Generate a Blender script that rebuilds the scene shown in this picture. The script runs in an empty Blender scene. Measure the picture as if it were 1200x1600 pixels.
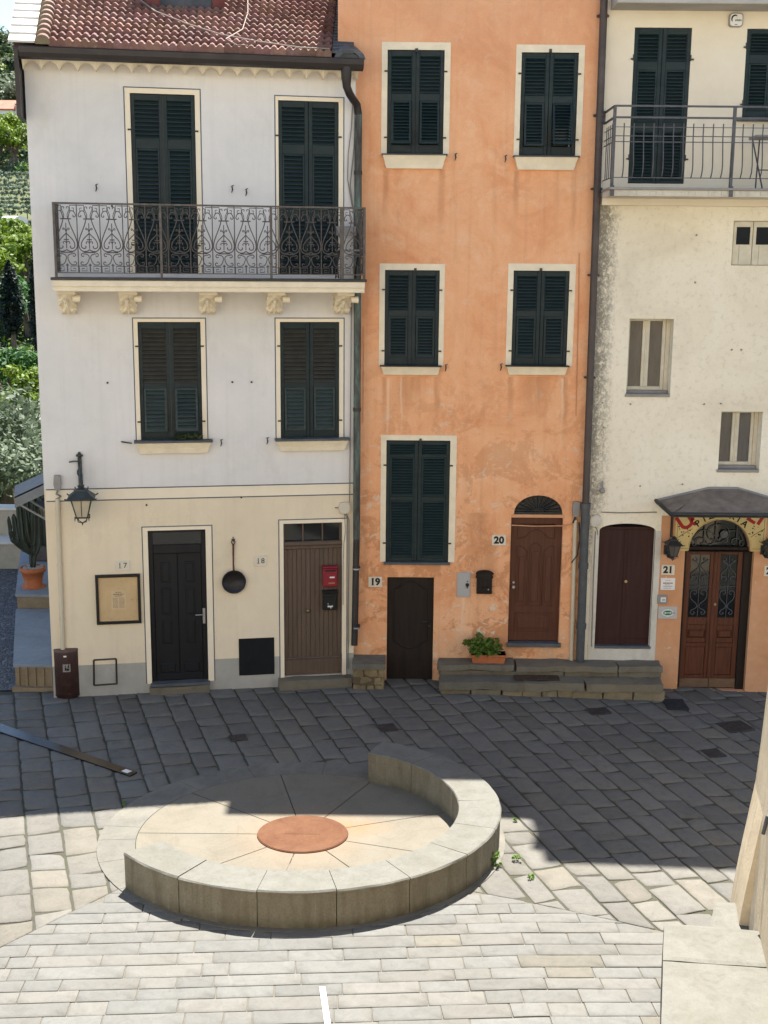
import bpy, math, random
from math import sin, cos, pi, radians, tan, atan2, hypot, sqrt, floor
from mathutils import Vector, Matrix, noise
random.seed(7)
SC = bpy.context.scene
COL = SC.collection

# ------------------------------------------------------------------ camera
H = 6.9; FPX = 1900.0
_d = Vector((518.0-600, 10250.0-800, FPX)).normalized()       # direction straight down, in camera axes
_up = -_d
_fw = Vector((0, 0, 1)); _Y = (_fw - _up*_fw.dot(_up)).normalized(); _X = _Y.cross(_up)
ROT = Matrix((_X, _Y, _up))                                    # camera axes (right, down, forward) -> world
cam_d = bpy.data.cameras.new('camera'); cam = bpy.data.objects.new('camera', cam_d); COL.objects.link(cam)
cam_d.sensor_fit = 'VERTICAL'; cam_d.sensor_height = 24.0; cam_d.lens = FPX/1600*24.0
cam_d.clip_start = 0.1; cam_d.clip_end = 3000
_m = Matrix((ROT.col[0], -ROT.col[1], -ROT.col[2])).transposed().to_4x4()
cam.matrix_world = Matrix.Translation((0, 0, H)) @ _m
SC.camera = cam

# ------------------------------------------------------------------ light
SUN_EL = 67.0; SUN_AZ = 13.0                                   # degrees; azimuth from +Y towards +X
w = bpy.data.worlds.new('World'); SC.world = w; w.use_nodes = True
wn = w.node_tree.nodes; wl = w.node_tree.links
bg = wn['Background']; sky = wn.new('ShaderNodeTexSky'); sky.sky_type = 'NISHITA'; sky.sun_disc = False
sky.sun_elevation = radians(SUN_EL); sky.sun_rotation = radians(SUN_AZ); sky.altitude = 2500
sky.air_density = 1.0; sky.dust_density = 0.0; sky.ozone_density = 2.0
mx_ = wn.new('ShaderNodeMix'); mx_.data_type = 'RGBA'; mx_.blend_type = 'MULTIPLY'; mx_.inputs[0].default_value = 1.0; mx_.inputs[7].default_value = (1.03, 0.94, 0.82, 1)
wl.new(sky.outputs[0], mx_.inputs[6]); wl.new(mx_.outputs[2], bg.inputs[0]); bg.inputs[1].default_value = 0.088
sd = bpy.data.lights.new('sun', 'SUN'); sd.energy = 3.9; sd.angle = radians(0.53); sd.color = (1.0, 0.955, 0.87)
so = bpy.data.objects.new('sun', sd); COL.objects.link(so)
sv = Vector((sin(radians(SUN_AZ))*cos(radians(SUN_EL)), cos(radians(SUN_AZ))*cos(radians(SUN_EL)), sin(radians(SUN_EL))))
so.rotation_euler = sv.to_track_quat('Z', 'Y').to_euler(); so.location = sv*60
SC.view_settings.view_transform = 'Standard'; SC.view_settings.look = 'None'
SC.view_settings.exposure = 2.1; SC.view_settings.gamma = 1.0
SC.cycles.max_bounces = 8; SC.cycles.diffuse_bounces = 5

# ------------------------------------------------------------------ frames: a facade's own coordinates (u along, y into the wall, z up)
def ray(px, py): return ROT @ Vector((px-600, py-800, FPX))
def gz(x, y): return -0.03*max(0.0, min(x, 9.0)-1.5)
def ground(px, py, z=0.0):
    r = ray(px, py); t = (z-H)/r.z; return Vector((0, 0, H)) + r*t
class Frame:
    def __init__(s, x, y, deg):
        s.O = Vector((x, y, 0)); s.th = radians(deg)
        s.U = Vector((cos(s.th), sin(s.th), 0)); s.W = Vector((-sin(s.th), cos(s.th), 0))
    def uv(s, px, py, d=0.0):
        P0 = s.O - s.W*d; r = ray(px, py); c = Vector((0, 0, H))
        p = c + r*((P0-c).dot(s.W)/r.dot(s.W)); q = p - s.O
        return q.dot(s.U), p.z
    def u(s, px, py, d=0.0): return s.uv(px, py, d)[0]
    def z(s, px, py, d=0.0): return s.uv(px, py, d)[1]
    def rect(s, xl, xr, yt, yb, d=0.0):
        ym = (yt+yb)/2; xm = (xl+xr)/2
        return s.u(xl, ym, d), s.u(xr, ym, d), s.z(xm, yb, d), s.z(xm, yt, d)      # u0,u1,z0,z1
    def mat(s, b): 
        p = s.O + s.U*b[0] + s.W*b[1] + Vector((0, 0, b[2]))
        return Matrix.Translation(p) @ Matrix.Rotation(s.th, 4, 'Z')
G = Frame(0, 0, 0)
L = Frame(-5.33, 18.74, 10.0)
OR = Frame(0, 19.75, 0.0)
WH = Frame(0, 19.72, 0.0)

# ------------------------------------------------------------------ mesh builder
class MB:
    def __init__(s): s.v = []; s.f = []; s.m = []; s.sm = []; s.t = []
    def face(s, pts, m=0, smooth=False, tint=None):
        i = len(s.v); s.v.extend([tuple(p) for p in pts]); s.f.append(tuple(range(i, i+len(pts)))); s.m.append(m); s.sm.append(smooth); s.t.append(tint)
    def mesh(s, vs, fs, m=0, smooth=False, tint=None):
        i = len(s.v); s.v.extend([tuple(p) for p in vs])
        for f in fs: s.f.append(tuple(i+k for k in f)); s.m.append(m); s.sm.append(smooth); s.t.append(tint)
    def box(s, x0, x1, y0, y1, z0, z1, m=0, tint=None):
        if x0 > x1: x0, x1 = x1, x0
        if y0 > y1: y0, y1 = y1, y0
        if z0 > z1: z0, z1 = z1, z0
        vs = [(x0,y0,z0),(x1,y0,z0),(x1,y1,z0),(x0,y1,z0),(x0,y0,z1),(x1,y0,z1),(x1,y1,z1),(x0,y1,z1)]
        s.mesh(vs, [(0,3,2,1),(4,5,6,7),(0,1,5,4),(1,2,6,5),(2,3,7,6),(3,0,4,7)], m, False, tint)
    def bbox(s, x0, x1, y0, y1, z0, z1, b=0.008, m=0):
        """box whose front (-y) edges are chamfered"""
        if x0 > x1: x0, x1 = x1, x0
        if z0 > z1: z0, z1 = z1, z0
        vs = [(x0,y1,z0),(x1,y1,z0),(x1,y1,z1),(x0,y1,z1),(x0,y0+b,z0),(x1,y0+b,z0),(x1,y0+b,z1),(x0,y0+b,z1),
              (x0+b,y0,z0+b),(x1-b,y0,z0+b),(x1-b,y0,z1-b),(x0+b,y0,z1-b)]
        s.mesh(vs, [(0,3,2,1),(0,1,5,4),(1,2,6,5),(2,3,7,6),(3,0,4,7),(4,5,9,8),(5,6,10,9),(6,7,11,10),(7,4,8,11),(8,9,10,11)], m)
    def prism(s, pts, y0, y1, m=0):
        """polygon in (x,z) extruded from y0 (front) to y1"""
        n = len(pts); vs = [(p[0], y0, p[1]) for p in pts] + [(p[0], y1, p[1]) for p in pts]
        s.mesh(vs, [tuple(range(n)), tuple(range(2*n-1, n-1, -1))] + [(i, i+n, (i+1) % n+n, (i+1) % n) for i in range(n)], m)
    def prism_z(s, pts, z0, z1, m=0, tint=None):
        n = len(pts); vs = [(p[0], p[1], z0) for p in pts] + [(p[0], p[1], z1) for p in pts]
        s.mesh(vs, [tuple(range(n-1, -1, -1)), tuple(range(n, 2*n))] + [(i, (i+1) % n, (i+1) % n+n, i+n) for i in range(n)], m, False, tint)
    def prism_x(s, pts, x0, x1, m=0):
        """profile in (y,z) extruded along x"""
        n = len(pts); vs = [(x0, p[0], p[1]) for p in pts] + [(x1, p[0], p[1]) for p in pts]
        s.mesh(vs, [tuple(range(n)), tuple(range(2*n-1, n-1, -1))] + [(i, i+n, (i+1) % n+n, (i+1) % n) for i in range(n)], m)
    def tube(s, pts, r, n=6, m=0, cap=True):
        pts = [Vector(p) for p in pts]; k = len(pts)
        if k < 2: return
        rr = r if isinstance(r, (list, tuple)) else [r]*k
        rings = []; up = Vector((0, 0, 1)); prev = None
        for i in range(k):
            a = pts[max(0, i-1)]; b = pts[min(k-1, i+1)]; t = (b-a)
            if t.length < 1e-9: t = Vector((0, 0, 1))
            t.normalize()
            if prev is None:
                ref = up if abs(t.dot(up)) < 0.9 else Vector((0, 1, 0)); nx = t.cross(ref).normalized()
            else:
                nx = prev - t*prev.dot(t)
                nx = nx.normalized() if nx.length > 1e-6 else t.orthogonal().normalized()
            prev = nx; ny = t.cross(nx)
            rings.append([pts[i] + nx*(rr[i]*cos(2*pi*j/n)) + ny*(rr[i]*sin(2*pi*j/n)) for j in range(n)])
        vs = [p for q in rings for p in q]; fs = []
        for i in range(k-1):
            for j in range(n):
                fs.append((i*n+j, i*n+(j+1) % n, (i+1)*n+(j+1) % n, (i+1)*n+j))
        s.mesh(vs, fs, m, n > 4)
        if cap:
            s.mesh(rings[0], [tuple(range(n-1, -1, -1))], m); s.mesh(rings[-1], [tuple(range(n))], m)
    def lathe(s, prof, cx=0, cy=0, n=24, m=0, smooth=True):
        k = len(prof); vs = []
        for r, z in prof:
            for j in range(n): vs.append((cx+r*cos(2*pi*j/n), cy+r*sin(2*pi*j/n), z))
        fs = [(i*n+j, i*n+(j+1) % n, (i+1)*n+(j+1) % n, (i+1)*n+j) for i in range(k-1) for j in range(n)]
        s.mesh(vs, fs, m, smooth)
    def disc_y(s, cx, cz, r, y0, y1, n=24, m=0, a0=0.0):
        s.prism([(cx+r*cos(a0+2*pi*j/n), cz+r*sin(a0+2*pi*j/n)) for j in range(n)], y0, y1, m)
    def rough(s, x0, x1, y0, y1, z0, z1, res=0.08, amp=0.02, seed=0.0, m=0, tint=None, fr=3.0):
        """block whose surfaces are broken up like hewn stone"""
        nx = max(1, int((x1-x0)/res)); ny = max(1, int((y1-y0)/res)); nz = max(1, int((z1-z0)/res))
        idx = {}; vs = []; fs = []
        def V(i, j, k):
            key = (i, j, k)
            if key not in idx:
                p = Vector((x0+(x1-x0)*i/nx, y0+(y1-y0)*j/ny, z0+(z1-z0)*k/nz))
                q = p*fr + Vector((seed*7.1, seed*3.3, seed))
                dv = Vector((noise.noise(q), noise.noise(q+Vector((31, 0, 0))), noise.noise(q+Vector((0, 47, 0)))*0.6))
                edge = ((i in (0, nx)) + (j in (0, ny)) + (k in (0, nz)))
                c = Vector(((x0+x1)/2, (y0+y1)/2, (z0+z1)/2))
                p2 = p + dv*amp
                if edge >= 2: p2 += (c-p).normalized()*min(0.012, res*0.2)
                idx[key] = len(vs); vs.append(p2)
            return idx[key]
        for i in range(nx):
            for j in range(ny):
                fs.append((V(i,j,nz), V(i+1,j,nz), V(i+1,j+1,nz), V(i,j+1,nz))); fs.append((V(i,j,0), V(i,j+1,0), V(i+1,j+1,0), V(i+1,j,0)))
        for i in range(nx):
            for k in range(nz):
                fs.append((V(i,0,k), V(i+1,0,k), V(i+1,0,k+1), V(i,0,k+1))); fs.append((V(i,ny,k), V(i,ny,k+1), V(i+1,ny,k+1), V(i+1,ny,k)))
        for j in range(ny):
            for k in range(nz):
                fs.append((V(0,j,k), V(0,j,k+1), V(0,j+1,k+1), V(0,j+1,k))); fs.append((V(nx,j,k), V(nx,j+1,k), V(nx,j+1,k+1), V(nx,j,k+1)))
        s.mesh(vs, fs, m, False, tint)
    def text(s, txt, cx, cz, size, y, m=0, depth=0.003, bold=0.0, rot=0.0, xs=1.0):
        cu = bpy.data.curves.new('tmp_text', 'FONT'); cu.body = txt; cu.size = size; cu.align_x = 'CENTER'; cu.align_y = 'CENTER'; cu.offset = bold
        o = bpy.data.objects.new('tmp_text', cu); COL.objects.link(o)
        dg = bpy.context.evaluated_depsgraph_get(); me = bpy.data.meshes.new_from_object(o.evaluated_get(dg))
        c, sn = cos(rot), sin(rot)
        vs = [(cx + c*p.co.x*xs - sn*p.co.y, y, cz + sn*p.co.x*xs + c*p.co.y) for p in me.vertices]
        fs = [tuple(p.vertices) for p in me.polygons]
        s.mesh(vs, fs, m)
        bpy.data.objects.remove(o); bpy.data.curves.remove(cu); bpy.data.meshes.remove(me)
    def build(s, name, mats, parent=None, frame=None, base=None):
        if not isinstance(mats, (list, tuple)): mats = [mats]
        if parent is not None: base = BASE[parent.name]
        elif base is None: base = (0, 0, 0)
        me = bpy.data.meshes.new(name)
        me.from_pydata([(p[0]-base[0], p[1]-base[1], p[2]-base[2]) for p in s.v], [], s.f)
        for mt in mats: me.materials.append(mt)
        me.polygons.foreach_set('material_index', s.m); me.polygons.foreach_set('use_smooth', s.sm)
        if True:
            at = me.attributes.new('tint', 'FLOAT_COLOR', 'FACE')
            at.data.foreach_set('color', [c for t in s.t for c in ((t[0], t[1], t[2], 1.0) if t is not None else (1, 1, 1, 1))])
        me.update()
        o = bpy.data.objects.new(name, me); COL.objects.link(o)
        if parent is not None: o.parent = parent
        else: o.matrix_world = (frame or G).mat(base)
        BASE[o.name] = base
        return o
BASE = {}
def tag(o, label=None, cat=None, group=None, kind=None):
    if label: o['label'] = label
    if cat: o['category'] = cat
    if group: o['group'] = group
    if kind: o['kind'] = kind
    return o
def thing(name, label, cat, frame, base, group=None):
    o = bpy.data.objects.new(name, None); COL.objects.link(o); o.empty_display_size = 0.2
    o.matrix_world = frame.mat(base); BASE[o.name] = tuple(base)
    return tag(o, label, cat, group)
def copy_tree(o, parent=None):
    c = o.copy(); COL.objects.link(c); BASE[c.name] = BASE[o.name]
    if parent is not None: c.parent = parent
    for ch in list(o.children): copy_tree(ch, c)
    return c

# ------------------------------------------------------------------ materials
class NT:
    def __init__(s, name):
        s.mat = bpy.data.materials.new(name); s.mat.use_nodes = True; s.t = s.mat.node_tree; s.b = s.t.nodes['Principled BSDF']
        s.tc = s.t.nodes.new('ShaderNodeTexCoord')
    def n(s, t): return s.t.nodes.new(t)
    def l(s, a, b): s.t.links.new(a, b)
    def co(s, sc=(1, 1, 1)):
        m = s.n('ShaderNodeMapping'); m.inputs['Scale'].default_value = sc; s.l(s.tc.outputs['Object'], m.inputs['Vector']); return m.outputs[0]
    def noise(s, scale, detail=4, rough=0.55, sc=None, dist=0.0):
        k = s.n('ShaderNodeTexNoise'); k.inputs['Scale'].default_value = scale; k.inputs['Detail'].default_value = detail
        k.inputs['Roughness'].default_value = rough; k.inputs['Distortion'].default_value = dist
        s.l(s.co(sc) if sc else s.tc.outputs['Object'], k.inputs['Vector']); return k.outputs[0]
    def voro(s, scale, feature='F1', sc=None):
        k = s.n('ShaderNodeTexVoronoi'); k.feature = feature; k.inputs['Scale'].default_value = scale
        s.l(s.co(sc) if sc else s.tc.outputs['Object'], k.inputs['Vector']); return k.outputs
    def ramp(s, fac, stops):
        r = s.n('ShaderNodeValToRGB'); e = r.color_ramp.elements
        while len(e) < len(stops): e.new(0.5)
        for i, (p, c) in enumerate(stops):
            e[i].position = p; e[i].color = (c, c, c, 1) if isinstance(c, (int, float)) else (*c, 1)
        s.l(fac, r.inputs[0]); return r.outputs[0]
    def mix(s, fac, a, b, mode='MIX'):
        k = s.n('ShaderNodeMix'); k.data_type = 'RGBA'; k.blend_type = mode
        for sock, v in ((k.inputs[0], fac), (k.inputs[6], a), (k.inputs[7], b)):
            if hasattr(v, 'is_linked'): s.l(v, sock)
            elif isinstance(v, (int, float)): sock.default_value = v
            else: sock.default_value = (*v, 1)
        return k.outputs[2]
    def math(s, op, a, b=0.0):
        k = s.n('ShaderNodeMath'); k.operation = op; k.use_clamp = False
        for sock, v in ((k.inputs[0], a), (k.inputs[1], b)):
            if hasattr(v, 'is_linked'): s.l(v, sock)
            else: sock.default_value = v
        return k.outputs[0]
    def sep(s):
        k = s.n('ShaderNodeSeparateXYZ'); s.l(s.tc.outputs['Object'], k.inputs[0]); return k.outputs
    def bump(s, h, st=0.3, dist=0.02):
        k = s.n('ShaderNodeBump'); k.inputs['Strength'].default_value = st; k.inputs['Distance'].default_value = dist
        s.l(h, k.inputs['Height']); s.l(k.outputs[0], s.b.inputs['Normal'])
    def out(s, col, rough=0.8, spec=0.3, metal=0.0):
        if hasattr(col, 'is_linked'): s.l(col, s.b.inputs['Base Color'])
        else: s.b.inputs['Base Color'].default_value = (*col, 1)
        if hasattr(rough, 'is_linked'): s.l(rough, s.b.inputs['Roughness'])
        else: s.b.inputs['Roughness'].default_value = rough
        s.b.inputs['Specular IOR Level'].default_value = spec; s.b.inputs['Metallic'].default_value = metal
        return s.mat
def mul(c, k): return tuple(x*k for x in c)
def simple(name, col, rough=0.6, var=0.25, scale=8.0, spec=0.4, metal=0.0, bump=0.15, sc=None, bscale=None):
    t = NT(name); f = t.noise(scale, 6, 0.6, sc)
    c = t.ramp(f, [(0.25, mul(col, 1-var)), (0.55, col), (0.8, mul(col, 1+var))])
    if bump: t.bump(t.noise(bscale or scale*5, 5, 0.6, sc), bump, 0.01)
    return t.out(c, t.ramp(f, [(0.3, min(1, rough+0.1)), (0.7, max(0.05, rough-0.08))]), spec, metal)
def plaster(name, col, col2, col3, blotch=0.9, bump=0.25, dirt=None, dirt_amt=0.0, chips=None, fine=0.08, streak=0.0):
    t = NT(name)
    a = t.noise(blotch, 6, 0.62, dist=0.6); c = t.ramp(a, [(0.32, col2), (0.5, col), (0.68, col3)])
    b = t.noise(blotch*7, 5, 0.65); c = t.mix(t.ramp(b, [(0.35, 0.0), (0.75, fine*4)]), c, mul(col2, 0.9))
    g = t.noise(90, 3, 0.6); c = t.mix(t.ramp(g, [(0.3, fine*2), (0.6, 0.0)]), c, mul(col2, 0.75))
    if streak:
        st = t.noise(1.0, 4, 0.6, (9, 9, 0.35)); c = t.mix(t.ramp(st, [(0.5, 0.0), (0.72, streak)]), c, mul(col2, 0.72))
    if chips:
        v = t.noise(3.2, 6, 0.7, dist=1.2); c = t.mix(t.ramp(v, [(0.66, 0.0), (0.685, 0.85)]), c, chips)
    if dirt:
        dn = t.noise(1.6, 8, 0.72, (1.0, 1.0, 0.6)); c = t.mix(t.ramp(dn, [(0.55, 0.0), (0.75, dirt_amt)]), c, dirt)
    h = t.mix(0.35, t.noise(26, 6, 0.65), t.noise(4, 4, 0.6))
    t.bump(h, bump, 0.02)
    return t, c

MAT = {}
# left house: lilac-grey above, cream below, grey plinth
t, c = plaster('plaster_lilac', (0.71, 0.685, 0.67), (0.64, 0.62, 0.61), (0.755, 0.72, 0.70), 0.55, 0.18, (0.47, 0.45, 0.42), 0.4, fine=0.06, streak=0.16)
MAT['lilac'] = t.out(c, 0.9, 0.2)
t, c = plaster('plaster_cream', (0.76, 0.65, 0.49), (0.70, 0.60, 0.45), (0.80, 0.69, 0.535), 0.5, 0.18, (0.48, 0.40, 0.30), 0.4, fine=0.06, streak=0.14)
MAT['cream'] = t.out(c, 0.9, 0.2)
t, c = plaster('plaster_plinth', (0.38, 0.365, 0.335), (0.31, 0.30, 0.275), (0.43, 0.41, 0.38), 0.9, 0.25, (0.22, 0.2, 0.16), 0.4, fine=0.08)
MAT['plinth'] = t.out(c, 0.92, 0.2)
MAT['band'] = simple('cream_paint', (0.80, 0.70, 0.55), 0.75, 0.06, 3.0, 0.25, 0, 0.1)
MAT['trim'] = simple('cream_moulding', (0.78, 0.68, 0.52), 0.8, 0.12, 5.0, 0.25, 0, 0.2)
MAT['line'] = simple('grey_blue_line', (0.11, 0.13, 0.17), 0.8, 0.2, 6.0, 0.2, 0, 0)
# orange house: worn lime wash with paler patches, darker stains and chips
def drips(t, c, marks, col, amt=0.5):
    """water stains running down the plaster below the ends of sills: marks = (x, z_top, length, width)"""
    s = t.sep(); nz = t.noise(2.2, 6, 0.7, (3.0, 1, 0.8), 0.6); wob = t.math('MULTIPLY', t.math('SUBTRACT', t.noise(1.6, 4, 0.6), 0.5), 0.10)
    for x, z, ln, w_ in marks:
        d = t.math('ABSOLUTE', t.math('ADD', t.math('SUBTRACT', s[0], x), wob)); a = t.ramp(t.math('MULTIPLY', d, 1/w_), [(0.35, 1.0), (1.0, 0.0)])
        v = t.math('MULTIPLY', t.math('SUBTRACT', z, s[2]), 1/ln); b = t.ramp(v, [(0.0, 0.0), (0.02, 1.0), (0.5, 0.7), (1.0, 0.0)])
        c = t.mix(t.math('MULTIPLY', t.math('MULTIPLY', a, b), t.math('MULTIPLY', t.ramp(nz, [(0.3, 0.3), (0.6, 1.0)]), amt)), c, col)
    return c
def orange(marks):
    t = NT('plaster_orange')
    a = t.noise(0.75, 8, 0.68, dist=1.0)
    c = t.ramp(a, [(0.30, (0.69, 0.30, 0.14)), (0.45, (0.80, 0.395, 0.205)), (0.58, (0.83, 0.45, 0.25)), (0.72, (0.84, 0.51, 0.32))])
    b = t.mix(0.25, t.noise(2.2, 8, 0.72, dist=1.2), t.noise(19, 6, 0.75))
    c = t.mix(t.ramp(b, [(0.52, 0.0), (0.60, 0.38), (0.8, 0.6)]), c, (0.84, 0.55, 0.355))
    zz = t.sep()[2]; low = t.ramp(t.math('MULTIPLY', zz, 1/12.0), [(0.12, 1.0), (0.5, 0.15)])
    d = t.mix(0.28, t.noise(1.5, 9, 0.72, dist=1.2), t.noise(14, 6, 0.75, dist=0.5))
    c = t.mix(t.math('MULTIPLY', t.ramp(d, [(0.505, 0.0), (0.54, 0.7), (0.7, 0.85)]), low), c, (0.52, 0.225, 0.10))
    e = t.noise(3.1, 8, 0.7, (1, 1, 1.3), 1.4)
    c = t.mix(t.math('MULTIPLY', t.ramp(e, [(0.60, 0.0), (0.615, 0.9)]), low), c, (0.70, 0.60, 0.47))
    st = t.noise(1.0, 5, 0.62, (8, 8, 0.28)); c = t.mix(t.ramp(st, [(0.52, 0.0), (0.75, 0.35)]), c, (0.50, 0.24, 0.12))
    hi = t.ramp(t.math('MULTIPLY', zz, 1/12.0), [(0.72, 0.0), (0.98, 0.7)])
    h2 = t.noise(1.1, 6, 0.6); c = t.mix(t.math('MULTIPLY', hi, t.ramp(h2, [(0.3, 0.2), (0.7, 1.0)])), c, (0.62, 0.33, 0.215))
    foot = t.ramp(zz, [(0.15, 1.0), (1.5, 0.0)])
    gd = t.noise(2.4, 8, 0.7); c = t.mix(t.math('MULTIPLY', foot, t.ramp(gd, [(0.40, 0.0), (0.62, 0.8)])), c, (0.42, 0.33, 0.22))
    g = t.noise(60, 4, 0.65); c = t.mix(t.ramp(g, [(0.3, 0.22), (0.6, 0.0)]), c, (0.42, 0.2, 0.11))
    c = drips(t, c, marks[0], (0.50, 0.235, 0.115), 0.75); c = drips(t, c, marks[1], (0.80, 0.60, 0.44), 0.6)
    t.bump(t.mix(0.5, t.noise(18, 7, 0.7), t.noise(2.6, 8, 0.72, dist=1.6)), 0.3, 0.02)
    return t.out(c, 0.92, 0.15)
t, c = plaster('plaster_salmon', (0.62, 0.315, 0.165), (0.55, 0.265, 0.13), (0.66, 0.37, 0.215), 1.2, 0.2, (0.42, 0.25, 0.14), 0.5, (0.66, 0.56, 0.44), 0.1)
MAT['salmon'] = t.out(c, 0.92, 0.15)
# right house: rough old white plaster, soot and mould beside the downpipe
def oldwhite():
    t = NT('plaster_old_white')
    a = t.noise(0.7, 7, 0.65, dist=0.8); c = t.ramp(a, [(0.3, (0.70, 0.62, 0.49)), (0.5, (0.80, 0.725, 0.59)), (0.7, (0.84, 0.775, 0.655))])
    b = t.noise(11, 7, 0.75); c = t.mix(t.ramp(b, [(0.3, 0.45), (0.48, 0.0)]), c, (0.43, 0.38, 0.29))
    m = t.noise(5, 6, 0.8, dist=0.5); c = t.mix(t.ramp(m, [(0.70, 0.0), (0.74, 0.6)]), c, (0.22, 0.19, 0.15))
    s = t.sep(); near = t.ramp(t.math('SUBTRACT', s[0], 0.0), [(0.05, 1.0), (0.5, 0.0)])
    zz = t.math('MULTIPLY', s[2], 1/12.0)
    band = t.math('MULTIPLY', near, t.ramp(zz, [(0.10, 0.1), (0.27, 1.0), (0.66, 1.0), (0.76, 0.0)]))
    dn = t.math('MULTIPLY', t.noise(3.2, 9, 0.8, (1.2, 1, 0.45), 1.0), t.ramp(t.noise(17, 7, 0.8, (1, 1, 0.8), 0.8), [(0.36, 0.35), (0.56, 1.35)]))
    c = t.mix(t.ramp(t.math('MULTIPLY', band, dn), [(0.17, 0.0), (0.33, 0.42), (0.50, 0.78)]), c, (0.13, 0.12, 0.10))
    t.bump(t.mix(0.45, t.noise(30, 6, 0.7), t.noise(6, 5, 0.65)), 0.55, 0.03)
    return t.out(c, 0.93, 0.15)
MAT['oldwhite'] = oldwhite()
t, c = plaster('plaster_upper_cream', (0.78, 0.69, 0.55), (0.73, 0.64, 0.51), (0.80, 0.73, 0.61), 0.8, 0.15, (0.5, 0.45, 0.38), 0.2, fine=0.05)
MAT['uppercream'] = t.out(c, 0.9, 0.2)
MAT['dirtywhite'] = plaster('plaster_dirty_white', (0.62, 0.58, 0.51), (0.52, 0.48, 0.41), (0.68, 0.64, 0.57), 1.5, 0.4, (0.22, 0.2, 0.16), 0.5, fine=0.1)
MAT['dirtywhite'] = MAT['dirtywhite'][0].out(MAT['dirtywhite'][1], 0.92, 0.2)
MAT['soffit'] = simple('soffit_grey', (0.42, 0.40, 0.37), 0.9, 0.15, 2.0, 0.2, 0, 0.3)
def greenpaint():
    t = NT('dark_green_paint'); oi = t.n('ShaderNodeObjectInfo'); f = t.noise(3.0, 6, 0.65, (1, 1, 4))
    c = t.ramp(f, [(0.25, (0.006, 0.015, 0.017)), (0.55, (0.0085, 0.021, 0.023)), (0.8, (0.014, 0.030, 0.031))])
    fd = t.noise(1.4, 6, 0.75, (1, 1, 1.6), 0.8); c = t.mix(t.ramp(fd, [(0.50, 0.0), (0.75, 0.55)]), c, (0.028, 0.038, 0.037))
    c = t.mix(t.math('MULTIPLY', oi.outputs['Random'], 0.55), c, (0.018, 0.026, 0.029)); sp = t.noise(34, 4, 0.8); c = t.mix(t.ramp(sp, [(0.68, 0.0), (0.74, 0.4)]), c, (0.06, 0.065, 0.06))
    t.bump(t.noise(20, 5, 0.6, (1, 1, 6)), 0.1, 0.01); return t.out(c, t.ramp(f, [(0.3, 0.6), (0.7, 0.42)]), 0.28)
MAT['green'] = greenpaint()
MAT['green2'] = simple('weathered_green_paint', (0.032, 0.047, 0.047), 0.6, 0.35, 4.0, 0.3, 0, 0.1, (1, 1, 6))
MAT['slat'] = simple('ground_bounce_slats', (0.030, 0.029, 0.023), 0.55, 0.35, 5.0, 0.4, 0, 0.1)  # green slats browned: light reflected from the sunlit ground put into the colour
MAT['iron'] = simple('wrought_iron', (0.115, 0.098, 0.085), 0.6, 0.35, 14.0, 0.4, 0.2, 0.2)
MAT['darkiron'] = simple('dark_iron', (0.035, 0.033, 0.033), 0.5, 0.3, 12.0, 0.5, 0.2, 0.2)
MAT['covermetal'] = simple('worn_cover_iron', (0.055, 0.048, 0.045), 0.7, 0.4, 12.0, 0.3, 0.1, 0.4)
MAT['blueiron'] = simple('painted_iron_grey', (0.075, 0.075, 0.085), 0.5, 0.25, 12.0, 0.5, 0.1, 0.1)
MAT['slate'] = simple('slate', (0.085, 0.092, 0.10), 0.7, 0.35, 4.0, 0.4, 0, 0.35)
MAT['gutter'] = simple('brown_gutter_metal', (0.032, 0.026, 0.026), 0.45, 0.3, 3.0, 0.5, 0.3, 0.05)
def copper():
    t = NT('copper_patina'); a = t.noise(2.2, 7, 0.7, (4, 4, 0.7)); c = t.ramp(a, [(0.35, (0.045, 0.038, 0.035)), (0.5, (0.085, 0.095, 0.085)), (0.64, (0.13, 0.21, 0.18)), (0.8, (0.08, 0.07, 0.06))])
    return t.out(c, 0.7, 0.4, 0.2)
MAT['copper'] = copper()
MAT['pipebrown'] = simple('brown_downpipe', (0.065, 0.046, 0.042), 0.5, 0.3, 4.0, 0.5, 0.1, 0.05)
MAT['pipegrey'] = simple('grey_cast_pipe', (0.07, 0.075, 0.08), 0.55, 0.3, 6.0, 0.5, 0.1, 0.1)
MAT['pvc'] = simple('beige_conduit', (0.56, 0.49, 0.37), 0.6, 0.1, 3.0, 0.4, 0, 0.05)
MAT['greybox'] = simple('grey_plastic', (0.26, 0.245, 0.23), 0.6, 0.15, 5.0, 0.4, 0, 0.05)
MAT['blackdoor'] = simple('black_door_paint', (0.010, 0.011, 0.014), 0.45, 0.3, 3.0, 0.25, 0, 0.06, (1, 1, 0.3))
MAT['browndoor'] = simple('brown_board_paint', (0.105, 0.072, 0.052), 0.6, 0.22, 4.0, 0.35, 0, 0.15, (6, 6, 0.4))
MAT['redwood'] = simple('varnished_red_wood', (0.095, 0.034, 0.019), 0.5, 0.28, 4.0, 0.3, 0, 0.08, (7, 7, 0.5))
MAT['choco'] = simple('old_dark_wood', (0.018, 0.012, 0.009), 0.6, 0.35, 3.0, 0.25, 0, 0.15, (6, 6, 0.5))
MAT['maroon'] = simple('maroon_door_paint', (0.040, 0.014, 0.013), 0.55, 0.25, 3.0, 0.25, 0, 0.08, (6, 6, 0.4))
MAT['oak'] = simple('restaurant_door_wood', (0.10, 0.031, 0.014), 0.5, 0.45, 5.0, 0.3, 0, 0.1, (7, 7, 0.6))
MAT['oaklow'] = simple('worn_kick_board', (0.16, 0.095, 0.055), 0.7, 0.4, 6.0, 0.3, 0, 0.2, (1, 7, 7))
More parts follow.
